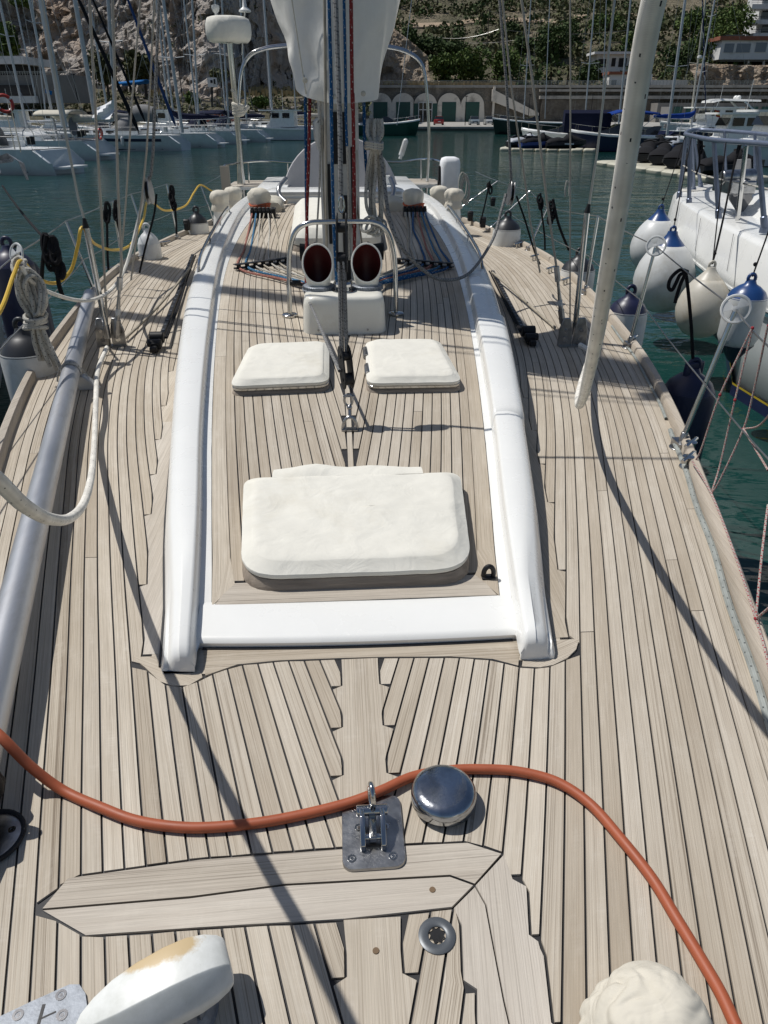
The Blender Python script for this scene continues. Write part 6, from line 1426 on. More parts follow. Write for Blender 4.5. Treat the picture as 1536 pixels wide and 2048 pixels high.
# ------------------------------------------------------------------ cars on the quay
paint = {k: pm('car_paint_'+k, c, .3, var=.04, coat=.5) for k, c in (('black', (.012, .012, .014)), ('red', (.30, .012, .015)), ('pale_blue', (.20, .25, .28)), ('silver', (.42, .43, .43)), ('dark_green', (.015, .03, .028)))}
lamp_g = pm('lamp_glass', (.6, .6, .58), .2); lamp_r = pm('tail_lamp_red', (.35, .01, .01), .25)
def car(px, d, col, label, rear=False, suv=1.0):
    c = far(px, d, -.7); t = thing('parked_car', label, 'car', (0, 0, 0), 'cars parked on the quay'); W, H = 1.78, 1.5*suv
    def sec(y, zb, zt, hw, ins): return [(-hw, y, zb), (-hw-.0, y, zb+.35), (-hw, y, (zb+zt)/2+.1), (-hw+ins, y, zt), (hw-ins, y, zt), (hw, y, (zb+zt)/2+.1), (hw, y, zb+.35), (hw, y, zb)]
    mb = MB(); mb.loft([sec(-2.05, .38, .72, .74, .08), sec(-1.98, .25, .82, .86, .08), sec(-1.2, .22, .92, .89, .06), sec(-.9, .22, .96, .89, .06), sec(1.4, .22, 1.0, .89, .06), sec(1.95, .25, .98, .86, .08), sec(2.05, .4, .85, .76, .08)]); mb.build('body', paint[col], t, smooth=50, world_space=False)
    mb = MB(); mb.loft([[(-.80, y0, .95), (.80, y0, .95), (.64, y1, H-.05), (-.64, y1, H-.05)] for y0, y1 in ((-.95, -.25),)] + [[(-.82, .3, .98), (.82, .3, .98), (.66, .3, H-.03), (-.66, .3, H-.03)], [(-.80, 1.75, .98), (.80, 1.75, .98), (.64, 1.35, H-.05), (-.64, 1.35, H-.05)]]); mb.build('cabin', glass_dk, t, smooth=30, world_space=False)
    mb = MB(); mb.loft([[(-.66, y, H-.07), (.66, y, H-.07), (.6, y, H), (-.6, y, H)] for y in (-.3, 1.4)]); mb.build('roof', paint[col], t, world_space=False)
    for x in (-.80, .80):
        for y in (-1.25, 1.25):
            mb = MB(); mb.tube([(x-.1, y, .32), (x+.1, y, .32)], .32, 16); mb.build('wheel', blk_rub, t, world_space=False)
        mb = MB(); mb.box((x*.82, -2.0, .68), (.3, .12, .14)); mb.build('headlight', lamp_g, t, world_space=False); mb = MB(); mb.box((x*.9, 2.0, .82), (.2, .12, .2)); mb.build('tail_light', lamp_r, t, world_space=False)
    mb = MB(); mb.box((0, -2.06, .5), (1.0, .06, .16)); mb.build('grille', blk, t, world_space=False); mb = MB(); mb.box((0, -2.07, .42), (.5, .07, .11)); mb.box((0, 2.07, .6), (.5, .06, .11)); mb.build('number_plate', white_wall, t, smooth=0, world_space=False)
    t.location = c; t.rotation_euler = (0, 0, -YAW + (R(180) if rear else 0))
car(823, 158, 'black', 'black car parked left of the glass boathouse door', True)
car(877, 156, 'red', 'small red car parked on the quay, seen from behind', True)
car(948, 156, 'pale_blue', 'pale grey blue car facing the water, beside the silver one')
car(978, 157, 'silver', 'silver white car between the grey blue and the dark ones')
car(1006, 156, 'dark_green', 'dark car at the right end of the parked row', suv=1.12)
# ------------------------------------------------------------------ houses
def facade_box(mb, px0, px1, y0, y1, d, depth):
    a, b = fw(px0, y1, d), fw(px1, y1, d); z1 = fw((px0+px1)/2, y0, d).z; z0 = a.z; x0, x1 = (a-O).dot(RGT), (b-O).dot(RGT)
    mb.add([G(x, q, z) for x, q, z in ((x0,d,z0),(x1,d,z0),(x1,d+depth,z0),(x0,d+depth,z0),(x0,d,z1),(x1,d,z1),(x1,d+depth,z1),(x0,d+depth,z1))], [(0,3,2,1),(4,5,6,7),(0,1,5,4),(1,2,6,5),(2,3,7,6),(3,0,4,7)])
def windows(rects, d, par, mat=win_sh, name='window'):
    for r in rects:
        mb = MB(); facade_box(mb, r[0]-.8, r[1]+.8, r[2]-.8, r[3]+.8, d-.10, .3); f = mb.build(name, white_wall, par, smooth=0)
        mb = MB(); facade_box(mb, *r, d-.14, .3); mb.build('pane', mat, f, smooth=0)
h = thing('house', 'white house with shuttered windows standing on pillars above the ochre rocks', 'house', tuple(fw(1500, 122, 236)))
mb = MB(); facade_box(mb, 1437, 1640, 80, 119, 236, 9); mb.build('wall', white_wall, h, smooth=0)
mb = MB(); facade_box(mb, 1440, 1640, 72, 80, 235.4, 10); mb.build('roof', tile_red, h, smooth=0)
mb = MB(); facade_box(mb, 1452, 1490, 69, 73, 237, 4); mb.build('solar_panel', glass_dk, h, smooth=0)
windows([(1447,1466,87,105),(1471,1499,87,105),(1509,1531,85,104),(1545,1570,85,104)], 236, h)
for px in (1497, 1528, 1570):
    mb = MB(); a, b = fw(px, 118, 237), fw(px-4, 160, 236); mb.tube([a, b], .35, 8); mb.build('pillar', plaster, h)
mb = MB(); facade_box(mb, 1440, 1640, 119, 123, 236.6, 8); mb.build('floor_slab', grey_wall, h, smooth=0)
h = thing('apartment_block', 'white apartment block with stepped balconies at the upper right', 'apartment building', tuple(fw(1530, 70, 262)))
mb = MB(); facade_box(mb, 1513, 1700, -60, 75, 266, 12); mb.build('wall', white_wall, h, smooth=0)
for i, (y0, y1, x0) in enumerate(((8,18,1503), (40,48,1498), (66,72,1506), (-26,-18,1508))):
    mb = MB(); facade_box(mb, x0, 1700, y0, y1, 262, 6); bl = mb.build('balcony', white_wall, h, smooth=0)
    mb = MB(); facade_box(mb, x0+1, 1700, y0-8, y0-7, 262.1, .1); facade_box(mb, x0+1, 1700, y0-4, y0-3.4, 262.1, .1); mb.build('balustrade', navy_paint, bl, smooth=0)
    mb = MB(); facade_box(mb, 1522, 1700, y1+3, y1+19, 265.8, .4); mb.build('glazing', glass_dk, h, smooth=0)
h = thing('low_building', 'long low white building with a dark veranda under the trees', 'building', tuple(fw(1230, 150, 232)))
mb = MB(); facade_box(mb, 1191, 1272, 106, 145, 232, 7); mb.build('wall', white_wall, h, smooth=0)
mb = MB(); facade_box(mb, 1189, 1275, 103, 108, 230.5, 9); mb.build('roof', white_wall, h, smooth=0)
windows([(1195,1211,118,134),(1222,1230,116,133),(1236,1252,116,134),(1258,1268,116,134)], 232, h, dark_in)
h = thing('cottage', 'small white cottage with a red tiled roof behind the harbour wall', 'house', tuple(fw(1242, 182, 218)))
mb = MB(); facade_box(mb, 1215, 1300, 148, 183, 218, 6); mb.build('wall', white_wall, h, smooth=0)
mb = MB(); facade_box(mb, 1218, 1302, 143, 149, 217.6, 6.8); mb.build('roof', tile_red, h, smooth=0)
windows([(1222,1232,160,172),(1248,1257,158,171)], 218, h, win_sh)
h = thing('garden_wall', 'white garden wall behind the railing between the trees and rocks', 'wall', tuple(fw(1345, 182, 217)))
mb = MB(); facade_box(mb, 1300, 1372, 160, 183, 217, .5); mb.build('wall_face', white_wall, h, smooth=0); mb = MB(); facade_box(mb, 1300, 1372, 178, 186, 214.5, .5); mb.build('parapet', plaster, h, smooth=0)
h = thing('harbour_office', 'low building with a white flat roof and dark glazing at the cliff foot, far left', 'building', tuple(fw(20, 145, 120)))
mb = MB(); facade_box(mb, -160, 48, 112, 128, 118, 10); mb.build('roof', white_wall, h, smooth=0)
mb = MB(); facade_box(mb, -160, 44, 128, 150, 119, 8); mb.build('glazing', dark_in, h, smooth=0)
h = thing('grey_building', 'grey rendered building with a sloping right end and a railed terrace', 'building', tuple(fw(80, 205, 112)))
mb = MB(); a, b, c_, d_ = fw(-160, 150, 112), fw(146, 150, 112), fw(162, 206, 112), fw(-160, 206, 112)
mb.add([a, b, c_, d_] + [p+FWD*5 for p in (a, b, c_, d_)], [(3,2,1,0),(4,5,6,7),(0,1,5,4),(1,2,6,5)]); mb.build('wall', grey_wall, h, smooth=0)
mb = MB()
for y in (142.5, 145.5): facade_box(mb, -160, 140, y, y+.7, 112.2, .06)
for i in range(40): facade_box(mb, -60+i*5, -59.5+i*5, 142.5, 150, 112.2, .06)
mb.build('terrace_railing', steel_worn, h, smooth=0)
mb = MB(); facade_box(mb, -100, 70, 170, 190, 111.6, .5); mb.build('glazing', dark_in, h, smooth=0)
mb = MB(); facade_box(mb, -100, 72, 192, 206, 110.5, 1); mb.build('balcony_front', white_wall, h, smooth=0)
h = thing('lookout_hut', 'small white hut on a dark post at the cliff foot', 'hut', tuple(fw(424, 210, 112)))
mb = MB(); facade_box(mb, 416, 432, 155, 174, 112, 1.2); mb.build('cabin', white_wall, h, smooth=0); mb = MB(); facade_box(mb, 421, 425, 160, 166, 111.9, .2); facade_box(mb, 428, 431, 158, 168, 111.9, .2); mb.build('window', dark_in, h, smooth=0); mb = MB(); mb.tube([fw(424,174,112.6), fw(424,215,112.6)], .14, 8); mb.build('post', blk, h)
for px, d, s, lb in ((90,106,'blue','blue flag flying in front of the grey building'),):
    f = thing('flag', lb, 'flag', tuple(fw(px, 182, d))); mb = MB(); rr = []
    for i in range(9): x = i/8; rr.append([fw(90+14*x, 178+4*x, d)+FWD*.12*math.sin(x*7), fw(90+13*x, 186+4*x, d)+FWD*.12*math.sin(x*7+.5)])
    mb.loft(rr, closed=False); mb.build('cloth', sky_cv, f); mb = MB(); mb.tube([fw(90,176,d), fw(90,206,d)], .03, 6); mb.build('staff', alu, f)
# ------------------------------------------------------------------ sailing boats along the left quay
MASTN = []
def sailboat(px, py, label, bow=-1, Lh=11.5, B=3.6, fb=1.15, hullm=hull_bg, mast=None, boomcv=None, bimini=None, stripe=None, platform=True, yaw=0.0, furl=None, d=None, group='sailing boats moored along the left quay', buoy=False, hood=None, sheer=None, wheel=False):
    """px, py: where its near end meets the water; bow -1 points left, +1 right"""
    if d is None: d = (CAMZ - WATER_Z) / math.tan(PITCH - math.atan((1024-py)/FPX))
    S = far(px, d, WATER_Z); t = thing('moored_sailboat', label, 'sailboat', (0, 0, 0), group); q = dict(world_space=False)
    st = [(-.1, .80, fb*.98, .1), (.0, .86, fb, -.05), (.6, .9, fb, -.2), (Lh*.3, 1.0, fb*1.0, -.35), (Lh*.55, 1.0, fb*1.06, -.4), (Lh*.8, .66, fb*1.16, -.35), (Lh*.93, .3, fb*1.24, -.2), (Lh, .03, fb*1.3, .2)]
    def hs(x, k, z, zb): h_ = B/2*k; xs = x - (.75 if x <= 0 else 0)*0; return [(x, -h_, z), (x + (-.9 if x < .5 else 0)*.9*(1 if x <= 0 else 0), -h_*.96, z*.5), (x + (-.8 if x <= 0 else 0), -h_*.82, .0), (x, -h_*.5, zb-.3), (x, h_*.5, zb-.3), (x + (-.8 if x <= 0 else 0), h_*.82, .0), (x + (-.9 if x <= 0 else 0)*.9, h_*.96, z*.5), (x, h_, z)]
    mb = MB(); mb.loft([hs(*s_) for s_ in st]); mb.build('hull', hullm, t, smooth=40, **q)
    mb = MB(); rr = [[(x, -B/2*k*1.004, z*1.0-.02), (x, -B/2*k*1.01, z+.035), (x, B/2*k*1.01, z+.035), (x, B/2*k*1.004, z-.02)] for x, k, z, zb in st[1:]]; mb.loft(rr, closed=False); mb.build('deck', sheer or gel_blue, t, **q)
    if stripe:
        mb = MB(); mb.loft([[(x, sgn*B/2*k*(.98+.0)+sgn*.02, z*.62), (x, sgn*B/2*k*.99+sgn*.02, z*.80)] for sgn in (-1,) for x, k, z, zb in st[2:7]], closed=False); mb.loft([[(x, B/2*k*.98+.02, z*.62), (x, B/2*k*.99+.02, z*.80)] for x, k, z, zb in st[2:7]], closed=False); mb.build('hull_stripe', stripe, t, smooth=0, **q)
    mb = MB(); mb.loft([[(x, sg*B/2*k*.825, .03), (x, sg*B/2*k*.86, .16)] for sg in (1,) for x, k, z, zb in st[2:7]], closed=False); mb.loft([[(x, -B/2*k*.825, .03), (x, -B/2*k*.86, .16)] for x, k, z, zb in st[2:7]], closed=False); mb.build('boot_top', navy_paint, t, smooth=0, **q)
    c0, c1 = Lh*.36, Lh*.74; mb = MB(); mb.loft([[(x, -w_, fb+.02), (x, -w_*.9, fb+.02+h_), (x, w_*.9, fb+.02+h_), (x, w_, fb+.02)] for x, w_, h_ in ((c0-.5, B*.30, .30), (c0, B*.31, .48), (c1-1.5, B*.26, .42), (c1, B*.16, .10))]); cb_ = mb.build('cabin', gel_blue, t, smooth=30, **q)
    for sg in (-1, 1):
        for i in range(3): mb = MB(); mb.box((c0+.5+i*1.1, sg*B*.292, fb+.27), (.75, .03, .16)); mb.build('cabin_window', glass_dk, cb_, smooth=0, **q)
    mx_ = Lh*.56
    if mast:
        mpx, top_w = mast; mx_ = (mpx - px)*mpp(d)*bow*-1*-1; mx_ = abs((mpx-px)*mpp(d)) if (mpx-px)*bow > 0 else Lh*.56
        mx_ = min(max(mx_, 2.5), Lh*.8)
    mh = Lh*1.42; mb = MB(); mb.tube([(mx_, 0, fb), (mx_, 0, fb+mh)], [.09, .075], 10); ms = mb.build('mast', alu_grey, t, **q)
    mb = MB()
    for k, l in ((.36, 1.0), (.68, .75)): mb.tube([(mx_, -l, fb+mh*k+.08), (mx_, 0, fb+mh*k), (mx_, l, fb+mh*k+.08)], .025, 6)
    mb.build('spreader', alu_grey, ms, **q)
    mb = MB()
    for sg in (-1, 1):
        mb.tube([(mx_-.2, sg*B*.46, fb), (mx_, sg*1.0, fb+mh*.36+.08), (mx_, sg*.75, fb+mh*.68+.08), (mx_, 0, fb+mh)], .012, 4)
    mb.tube([(0.1, 0, fb), (mx_, 0, fb+mh)], .012, 4); mb.tube([(Lh-.1, 0, fb*1.28), (mx_, 0, fb+mh)], .012, 4); mb.build('rigging', wire, t, **q)
    if furl:
        mb = MB(); a, b = Vector((Lh-.15, 0, fb*1.28+.4)), Vector((mx_, 0, fb+mh*.97)); mb.tube([a, a.lerp(b, .1), a.lerp(b, .5), b], [.06, .13, .11, .05], 8); mb.build('furled_jib', furl, t, **q)
    mb = MB(); mb.tube([(mx_-.1, 0, fb+1.1), (mx_-4.2, 0, fb+1.2)], .07, 8); bm_ = mb.build('boom', alu_grey, t, **q)
    if boomcv:
        mb = MB(); rr = [[(mx_-x, .2*f*math.cos(a)*1.0, fb+1.32+g+.26*f*math.sin(a)) for a in np.linspace(0, 6.283, 13)[:-1]] for x, f, g in ((-.12, .8, .5), (-.1, .9, .35), (.3, 1.05, .1), (1.5, .95, 0), (3, .75, 0), (4.2, .4, 0))]; mb.loft(rr); mb.build('sail_cover', boomcv, bm_, smooth=60, **q)
    if bimini:
        x0, x1 = .7, 3.1; zt_ = fb+1.75; mb = MB(); mb.loft([[(x, B*.40*math.cos(a), zt_-.25+.32*math.sin(a)) for a in np.linspace(0, math.pi, 11)] for x in np.linspace(x0, x1, 6)], closed=False); bi = mb.build('bimini', bimini, t, **q); s_ = bi.modifiers.new('s', 'SOLIDIFY'); s_.thickness = .04
        for sg in (-1, 1):
            mb = MB()
            for x in (x0, (x0+x1)/2, x1): mb.tube([((x0+x1)/2, sg*B*.42, fb), (x, sg*B*.40, zt_-.25)], .018, 5)
            mb.build('bimini_frame', steel, bi, **q)
    if hood:
        mb = MB(); mb.loft([[(c0-.2+dx, B*.30*math.cos(a), fb+.1+(hh)*math.sin(a)) for a in np.linspace(0, math.pi, 11)] for dx, hh in ((-.9, 1.25), (0, 1.2), (.9, .45))], closed=False); ho = mb.build('sprayhood', hood, t, **q); s_ = ho.modifiers.new('s', 'SOLIDIFY'); s_.thickness = .04
        mb = MB(); mb.box((c0+.33, 0, fb+.95), (.05, B*.35, .26), M=Matrix.Rotation(R(-38), 4, 'Y')); mb.build('hood_window', glass_dk, ho, smooth=0, **q)
    mb = MB()                                         # rails
    for sg in (-1, 1):
        pts = [(x, sg*B/2*k*.95, z+.62) for x, k, z, zb in st[1:7]]
        for a, b in zip(pts, pts[1:]): mb.tube([a, b], .010, 4)
        for x, k, z, zb in st[1:7]: mb.tube([(x, sg*B/2*k*.95, z), (x, sg*B/2*k*.95, z+.62)], .012, 4)
    mb.tube([(.05, -B*.41, fb+.62), (-.05, 0, fb+.62), (.05, B*.41, fb+.62)], .014, 5); mb.tube([(Lh*.86, -B*.22, fb*1.2+.65), (Lh*1.0, 0, fb*1.3+.7), (Lh*.86, B*.22, fb*1.2+.65)], .014, 5); mb.build('guard_rail', steel, t, **q)
    rq = random.Random(int(px*13+Lh*7))
    for x, sg in ((Lh*.18, -1), (Lh*.42, -1), (Lh*.3, 1)):
        mb = MB(); r_ = rq.uniform(.11, .16); mb.lathe([(0, -.75), (r_*.8, -.70), (r_, -.6), (r_, -.12), (r_*.7, -.03), (.02, 0)], 10, (x, sg*(B/2+.10), fb-.05)); mb.build('fender', rq.choice([fend_w, fend_n, fend_w, fend_k]), t, smooth=50, **q)
    mb = MB(); mb.loft([[(x, y, z) for x, y in rrect(.28, rq.choice([-1, 1])*B*.30 if z < 0 else B*.30, .3, .36, .08)] for z in (fb+.25, fb+.55, fb+.62)]); mb.build('outboard', rq.choice([blk, fend_w, grey_cv]), t, smooth=50, **q)
    for sg in (-1, 1): mb = MB(); mb.box((c0-.9, sg*B*.36, fb+.16), (1.9, .28, .34)); mb.build('cockpit_coaming', gel_blue, t, smooth=0, **q)
    mb = MB(); mb.tube([(1.2 + .02*math.cos(a_), .42*math.cos(a_), fb+.55+.42*math.sin(a_)) for a_ in np.linspace(0, 6.283, 21)], .022, 5, caps=False); mb.build('steering_wheel', steel, t, **q)
    if platform: mb = MB(); mb.prism(rrect(-.95, 0, .9, B*.55, .15), .28, .38); mb.build('swim_platform', gel_blue, t, smooth=0, **q)
    if wheel: mb = MB(); mb.lathe([(.55, -.02), (.55, .02), (0, .02)], 24, (1.1, .2, fb+.85), Matrix.Rotation(R(90), 4, 'Y')); mb.build('wheel_cover', grey_cv, t, **q)
    if buoy:
        mb = MB(); T = Matrix.Translation((.1, -B*.40, fb+.35)) @ Matrix.Rotation(R(78), 4, 'Y'); mb.tube([T @ Vector((.32*math.cos(a), .32*math.sin(a), 0)) for a in np.linspace(0, 6.283, 25)], .085, 8, caps=False); lb_ = mb.build('lifebuoy', red_ring, t, **q)
        mb = MB()
        for k in range(4): a0 = k*1.571+.6; mb.tube([T @ Vector((.32*math.cos(a0+j*.06), .32*math.sin(a0+j*.06), 0)) for j in range(4)], .09, 8)
        mb.build('lifebuoy_band', fend_w, lb_, **q)
    t.location = S; t.rotation_euler = (0, 0, -YAW + (R(180) if bow < 0 else 0) + yaw); return t
sailboat(112, 347, 'nearest white sailboat on the left, its open stern ladder facing the channel', yaw=R(-14), Lh=12.5, mast=(-160, 0), wheel=False, furl=None, hood=grey_cv)
sailboat(192, 319, 'white sailboat with a beige bimini over the cockpit and a red lifebuoy', yaw=R(-6), Lh=13, mast=(118, 0), bimini=bone, wheel=True, buoy=True, boomcv=bone)
sailboat(196, 312, 'white sailboat with a black gunwale, bow to the channel, black furled jib', bow=-1, Lh=12, mast=(60, 0), sheer=blk_rub, furl=None, platform=False, d=57, yaw=R(-3))
sailboat(352, 301, 'white sailboat with a broad navy stripe along the topsides', Lh=12.5, mast=(222, 0), stripe=navy_paint, boomcv=grey_cv, platform=False, yaw=R(-4), hood=grey_cv)
sailboat(424, 295, 'white sailboat with a moulded bathing platform beside the navy striped one', Lh=11.5, mast=(352, 0), boomcv=navy, yaw=R(-5))
sailboat(470, 288, 'white sailboat with a navy sprayhood and bimini left of the radar mast', Lh=11.5, mast=(397, 0), hood=navy, bimini=navy, yaw=R(-5))
sailboat(520, 284, 'white sailboat with a horseshoe buoy on its pushpit right of the radar mast', Lh=12, mast=(455, 0), boomcv=navy, hood=navy, yaw=R(-4))
sailboat(640, 279, 'long pale blue grey sailboat hull lying across the end of the left row', Lh=16, B=4.2, mast=(544, 0), boomcv=navy, platform=False, yaw=R(-2), fb=1.4)
sailboat(700, 274, 'furthest white sailboat of the left row, mostly hidden behind the mast', Lh=14, mast=(592, 0), boomcv=bone, platform=False, yaw=R(-1))
sailboat(30, 300, 'white sailboat with an off-white boom behind the nearest ones at the left edge', Lh=12, mast=(-70, 0), boomcv=bone, yaw=R(-5), d=62)
def bare_mast(px0, px1, py1, d, w_, label, mat=alu_grey, spr=(.45, .75), zt=20, cover=None):
    b = fw(px1, py1, d); a = fw(px0, 0, d); t_ = Vector((b.x, b.y, zt)) if abs(a.x-b.x) < 1e9 else a
    m_ = thing('boat_mast', label, 'mast', tuple(b), 'masts of boats hidden behind the left row' if px1 < 768 else 'masts of boats on the right side'); mb = MB(); mb.tube([b-Vector((0, 0, 1.5)), b.lerp(a, 1.0) + (a-b).normalized()*9], [w_, w_*.8], 8); mb.build('spar', mat, m_)
    mb = MB()
    for k in spr:
        c = b.lerp(a, k); mb.tube([c-RGT*1.0+Vector((0, 0, .1)), c, c+RGT*1.0+Vector((0, 0, .1))], .03, 5)
    if spr: mb.build('spreader', mat, m_)
    if spr:
        mb = MB(); e = b + (a-b).normalized()*((a-b).length+9)
        for s in (-1.4, 1.4): mb.tube([b+RGT*s, b.lerp(a, spr[0])+RGT*(s/1.4)+Vector((0, 0, .1)), e], .010, 4)
        mb.build('stay', wire, m_)
for a in ((82,117,190,44,.17,'thick grey mast near the left edge leaning past the cliff'), (150,184,195,56,.16,'grey mast with a navy band, behind the beige bimini'), (30,62,150,66,.07,'thin mast in front of the flat roofed building'), (213,222,165,60,.13,'grey mast with its foot behind the white tarpaulin'), (327,360,225,68,.14,'bright grey mast right of the blue awning'), (312,335,210,75,.09,'thinner grey mast left of the bright one'), (383,394,215,78,.10,'grey mast left of the radar mast, in front of the cliff'), (443,454,212,82,.10,'grey mast just right of the radar pole'), (480,490,205,86,.10,'grey mast behind the small white cone antenna'), (528,543,205,92,.11,'grey mast left of the sail cover'), (62,82,180,70,.06,'thin mast behind the thick one at the left')): bare_mast(*a, spr=(.5,) if a[0] % 2 else ())
for (x0, x1, y1, d, r, mt, lb) in ((158, 277, 262, 50, .13, black_cv, 'black furled jib slanting across the cliff, nearest the beige bimini'), (186, 290, 243, 58, .10, black_cv, 'thinner black furled jib slanting across the cliff'), (256, 351, 252, 60, .12, pm('blue_furl', (.015, .05, .16), .8), 'blue furled jib slanting down beside the navy striped boat')):
    a, b = fw(x0, 0, d), fw(x1, y1, d); k = (a-b); mb = MB(); mb.tube([b, b+k*.06, b+k*.5, b+k*1.4], [.04, r, r*.9, r*.6], 8); tag(mb.build('furled_sail', mt, None), lb, 'furled sail', 'furled jibs of boats on the left')
mb = MB(); d = 52; a = [fw(193,215,d), fw(230,199,d), fw(230,238,d), fw(193,240,d)]; rr = []
for i in range(9): t_ = i/8; p, q_ = a[0].lerp(a[1], t_), a[3].lerp(a[2], t_); rr.append([p.lerp(q_, j/6)+FWD*(.25*math.sin(t_*5+j)-.12*j) for j in range(7)])
mb.loft(rr, closed=False); tag(mb.build('tarpaulin', white_cv, None), 'bright white tarpaulin rigged over a boat on the left', 'tarpaulin')
mb = MB(); d = 62; a, b = fw(236,170,d), fw(294,165,d); rr = []
for i in range(7): t_ = i/6; c = a.lerp(b, t_); rr.append([c+Vector((0, 0, .25*math.sin(s)*.8))+FWD*(1.0*math.cos(s)) for s in np.linspace(0, math.pi, 7)])
mb.loft(rr, closed=False); o = mb.build('awning', sky_cv, None); s_ = o.modifiers.new('s', 'SOLIDIFY'); s_.thickness = .05; tag(o, 'sky blue awning above the boats in front of the cliff trees', 'awning')
mb = MB(); d = 64; rr = []
for i in range(7): t_ = i/6; c = fw(262+48*t_, 238-6*math.sin(t_*3), d); rr.append([c+Vector((0, 0, .8*math.sin(s)))+FWD*(.7*math.cos(s)) for s in np.linspace(-.4, math.pi+.4, 9)])
mb.loft(rr, closed=False); tag(mb.build('boat_tarpaulin', grey_cv, None), 'crumpled grey tarpaulin over a cockpit right of the white one', 'tarpaulin')
# people hint-free extras: lifebuoy on the boat at the far left edge
mb = MB(); c = fw(9, 207, 30); T = Matrix.Translation(c) @ HEAD @ Matrix.Rotation(R(80), 4, 'X') @ Matrix.Rotation(R(35), 4, 'Y')
t = thing('lifebuoy', 'faded red lifebuoy at the left edge, above the nearest sailboat', 'lifebuoy', tuple(c)); mb.tube([T @ Vector((.27*math.cos(a), .27*math.sin(a), 0)) for a in np.linspace(0, 6.283, 25)], .06, 8, caps=False); mb.build('ring', red_ring, t)
mb = MB()
for k in range(4): a0 = k*1.571+.6; mb.tube([T @ Vector((.27*math.cos(a0+j*.07), .27*math.sin(a0+j*.07), 0)) for j in range(4)], .064, 8)
mb.build('band', fend_w, t)
mb = MB(); mb.tube([c-Vector((0, 0, .27)), c-Vector((0, 0, 1.5))], .02, 6); mb.tube([c+RGT*.2, c+RGT*.2-Vector((0, 0, 1.6))], .02, 6); mb.build('bracket', steel, t)
# ------------------------------------------------------------------ the yacht alongside to the left (only its near bits show)
ny = thing('neighbour_yacht', 'neighbouring yacht at the left edge, only anchor and grey hull edge showing', 'yacht', (-4.6, 6, WATER_Z))
def nb(x, y): return Vector((x, y, 0))
mb = MB(); rr = []
for y, hw_, z in ((-1, 1.9, .1), (3, 2.0, .0), (6, 1.95, .05), (8.5, 1.5, .12), (10, .9, .2), (11.1, .25, .3), (11.4, .02, .32)):
    X = -5.35; rr.append([(X-hw_, y, z), (X-hw_*.85, y*.98, WATER_Z), (X-hw_*.5, y, -1.9), (X+hw_*.5, y, -1.9), (X+hw_*.85, y*.98, WATER_Z), (X+hw_, y, z), (X, y, z+.06)])
mb.loft(rr); mb.build('hull', pm('grey_hull', (.40, .41, .42), .35, var=.05), ny, smooth=40)
mb = MB(); mb.tube([(-5.35, 8.0, .1), (-5.35, 8.0, 17)], [.12, .1], 10); mm_ = mb.build('mast', alu_grey, ny)  # unseen mast and thick jib, placed so their shadow crosses the left moulding
mb = MB(); mb.tube([(-5.35, 11.3, .5), (-5.35, 9.6, 8), (-5.35, 8.0, 16.5)], [.1, .26, .06], 10); mb.build('furled_jib', sailcloth, ny)
mb = MB()                                             # plough anchor on the bow roller
c = fw(22, 335, 8.4); T = Matrix.Translation(c) @ HEAD
mb.loft([[T @ Vector(p) for p in ring] for ring in ([(-.16, .05, .06), (-.13, 0, .10), (-.09, .05, .07)], [(.0, .02, .10), (.02, -.06, .14), (.05, .02, .10)], [(.12, .0, .06), (.13, -.09, .07), (.15, 0, .04)], [(.14, .0, -.10), (.15, -.03, -.12), (.16, .0, -.12)])]); mb.loft([[T @ Vector(p) for p in ring] for ring in ([(-.16, .05, .06), (-.13, 0, .10), (-.16, .08, .0)], [(-.13, .02, -.06), (-.10, -.04, -.04), (-.16, .02, -.08)])]); mb.tube([T @ Vector((.0, .05, .08)), T @ Vector((-.5, .3, .02))], .03, 8); mb.build('anchor', galv, ny)
for (px, py, Y, r, h_, cm, lb) in ((14, 490, 6.1, .17, 1.0, fend_n, 'navy fender between the two yachts at the left edge'), (34, 505, 6.6, .16, .95, fend_k, 'black fender between the two yachts at the left edge')): fender(at(px, py, Y), r, h_, fend_n, cm, lb, group='fenders between the two yachts')
mb = MB(); mb.tube(sag(fw(5,372,8.2), at(92,480,5.1), .03, 8), .010, 7); tag(mb.build('mooring_line', rope_k, None), 'dark line from the neighbouring yacht to the left lifeline', 'rope')
# ------------------------------------------------------------------ RIGHT SIDE: the white motor boat alongside
rb = thing('white_motorboat', 'white motorboat with a grey tubular bow rail moored alongside on the right', 'motorboat', (6.4, 9, WATER_Z))
mb = MB(); rr = []; CX = 6.45
HR = [(3.0, 1.95, 1.55, -.02), (5.5, 2.05, 1.85, -.03), (7.6, 1.95, 1.95, -.04), (9.2, 1.70, 1.42, -.02), (10.6, 1.42, .95, .0), (11.8, 1.15, .45, .02), (12.6, .85, .15, .03), (13.2, .45, .04, .04), (13.45, .05, .01, .04)]
for y, hw, wl, z in HR:
    yw = y - (max(0, y-7.5)*.28)
    rr.append([(CX-hw, y, z-.30), (CX-(hw*.55+wl*.45), y-(y-yw)*.5, (z+WATER_Z)/2), (CX-wl, yw, WATER_Z), (CX-wl*.5, yw, -1.9), (CX+wl*.5, yw, -1.9), (CX+wl, yw, WATER_Z), (CX+(hw*.55+wl*.45), y-(y-yw)*.5, (z+WATER_Z)/2), (CX+hw, y, z-.30)])
mb.loft(rr, closed=False); mb.build('hull', gel_blue, rb, smooth=50)
mb = MB(); rr = []
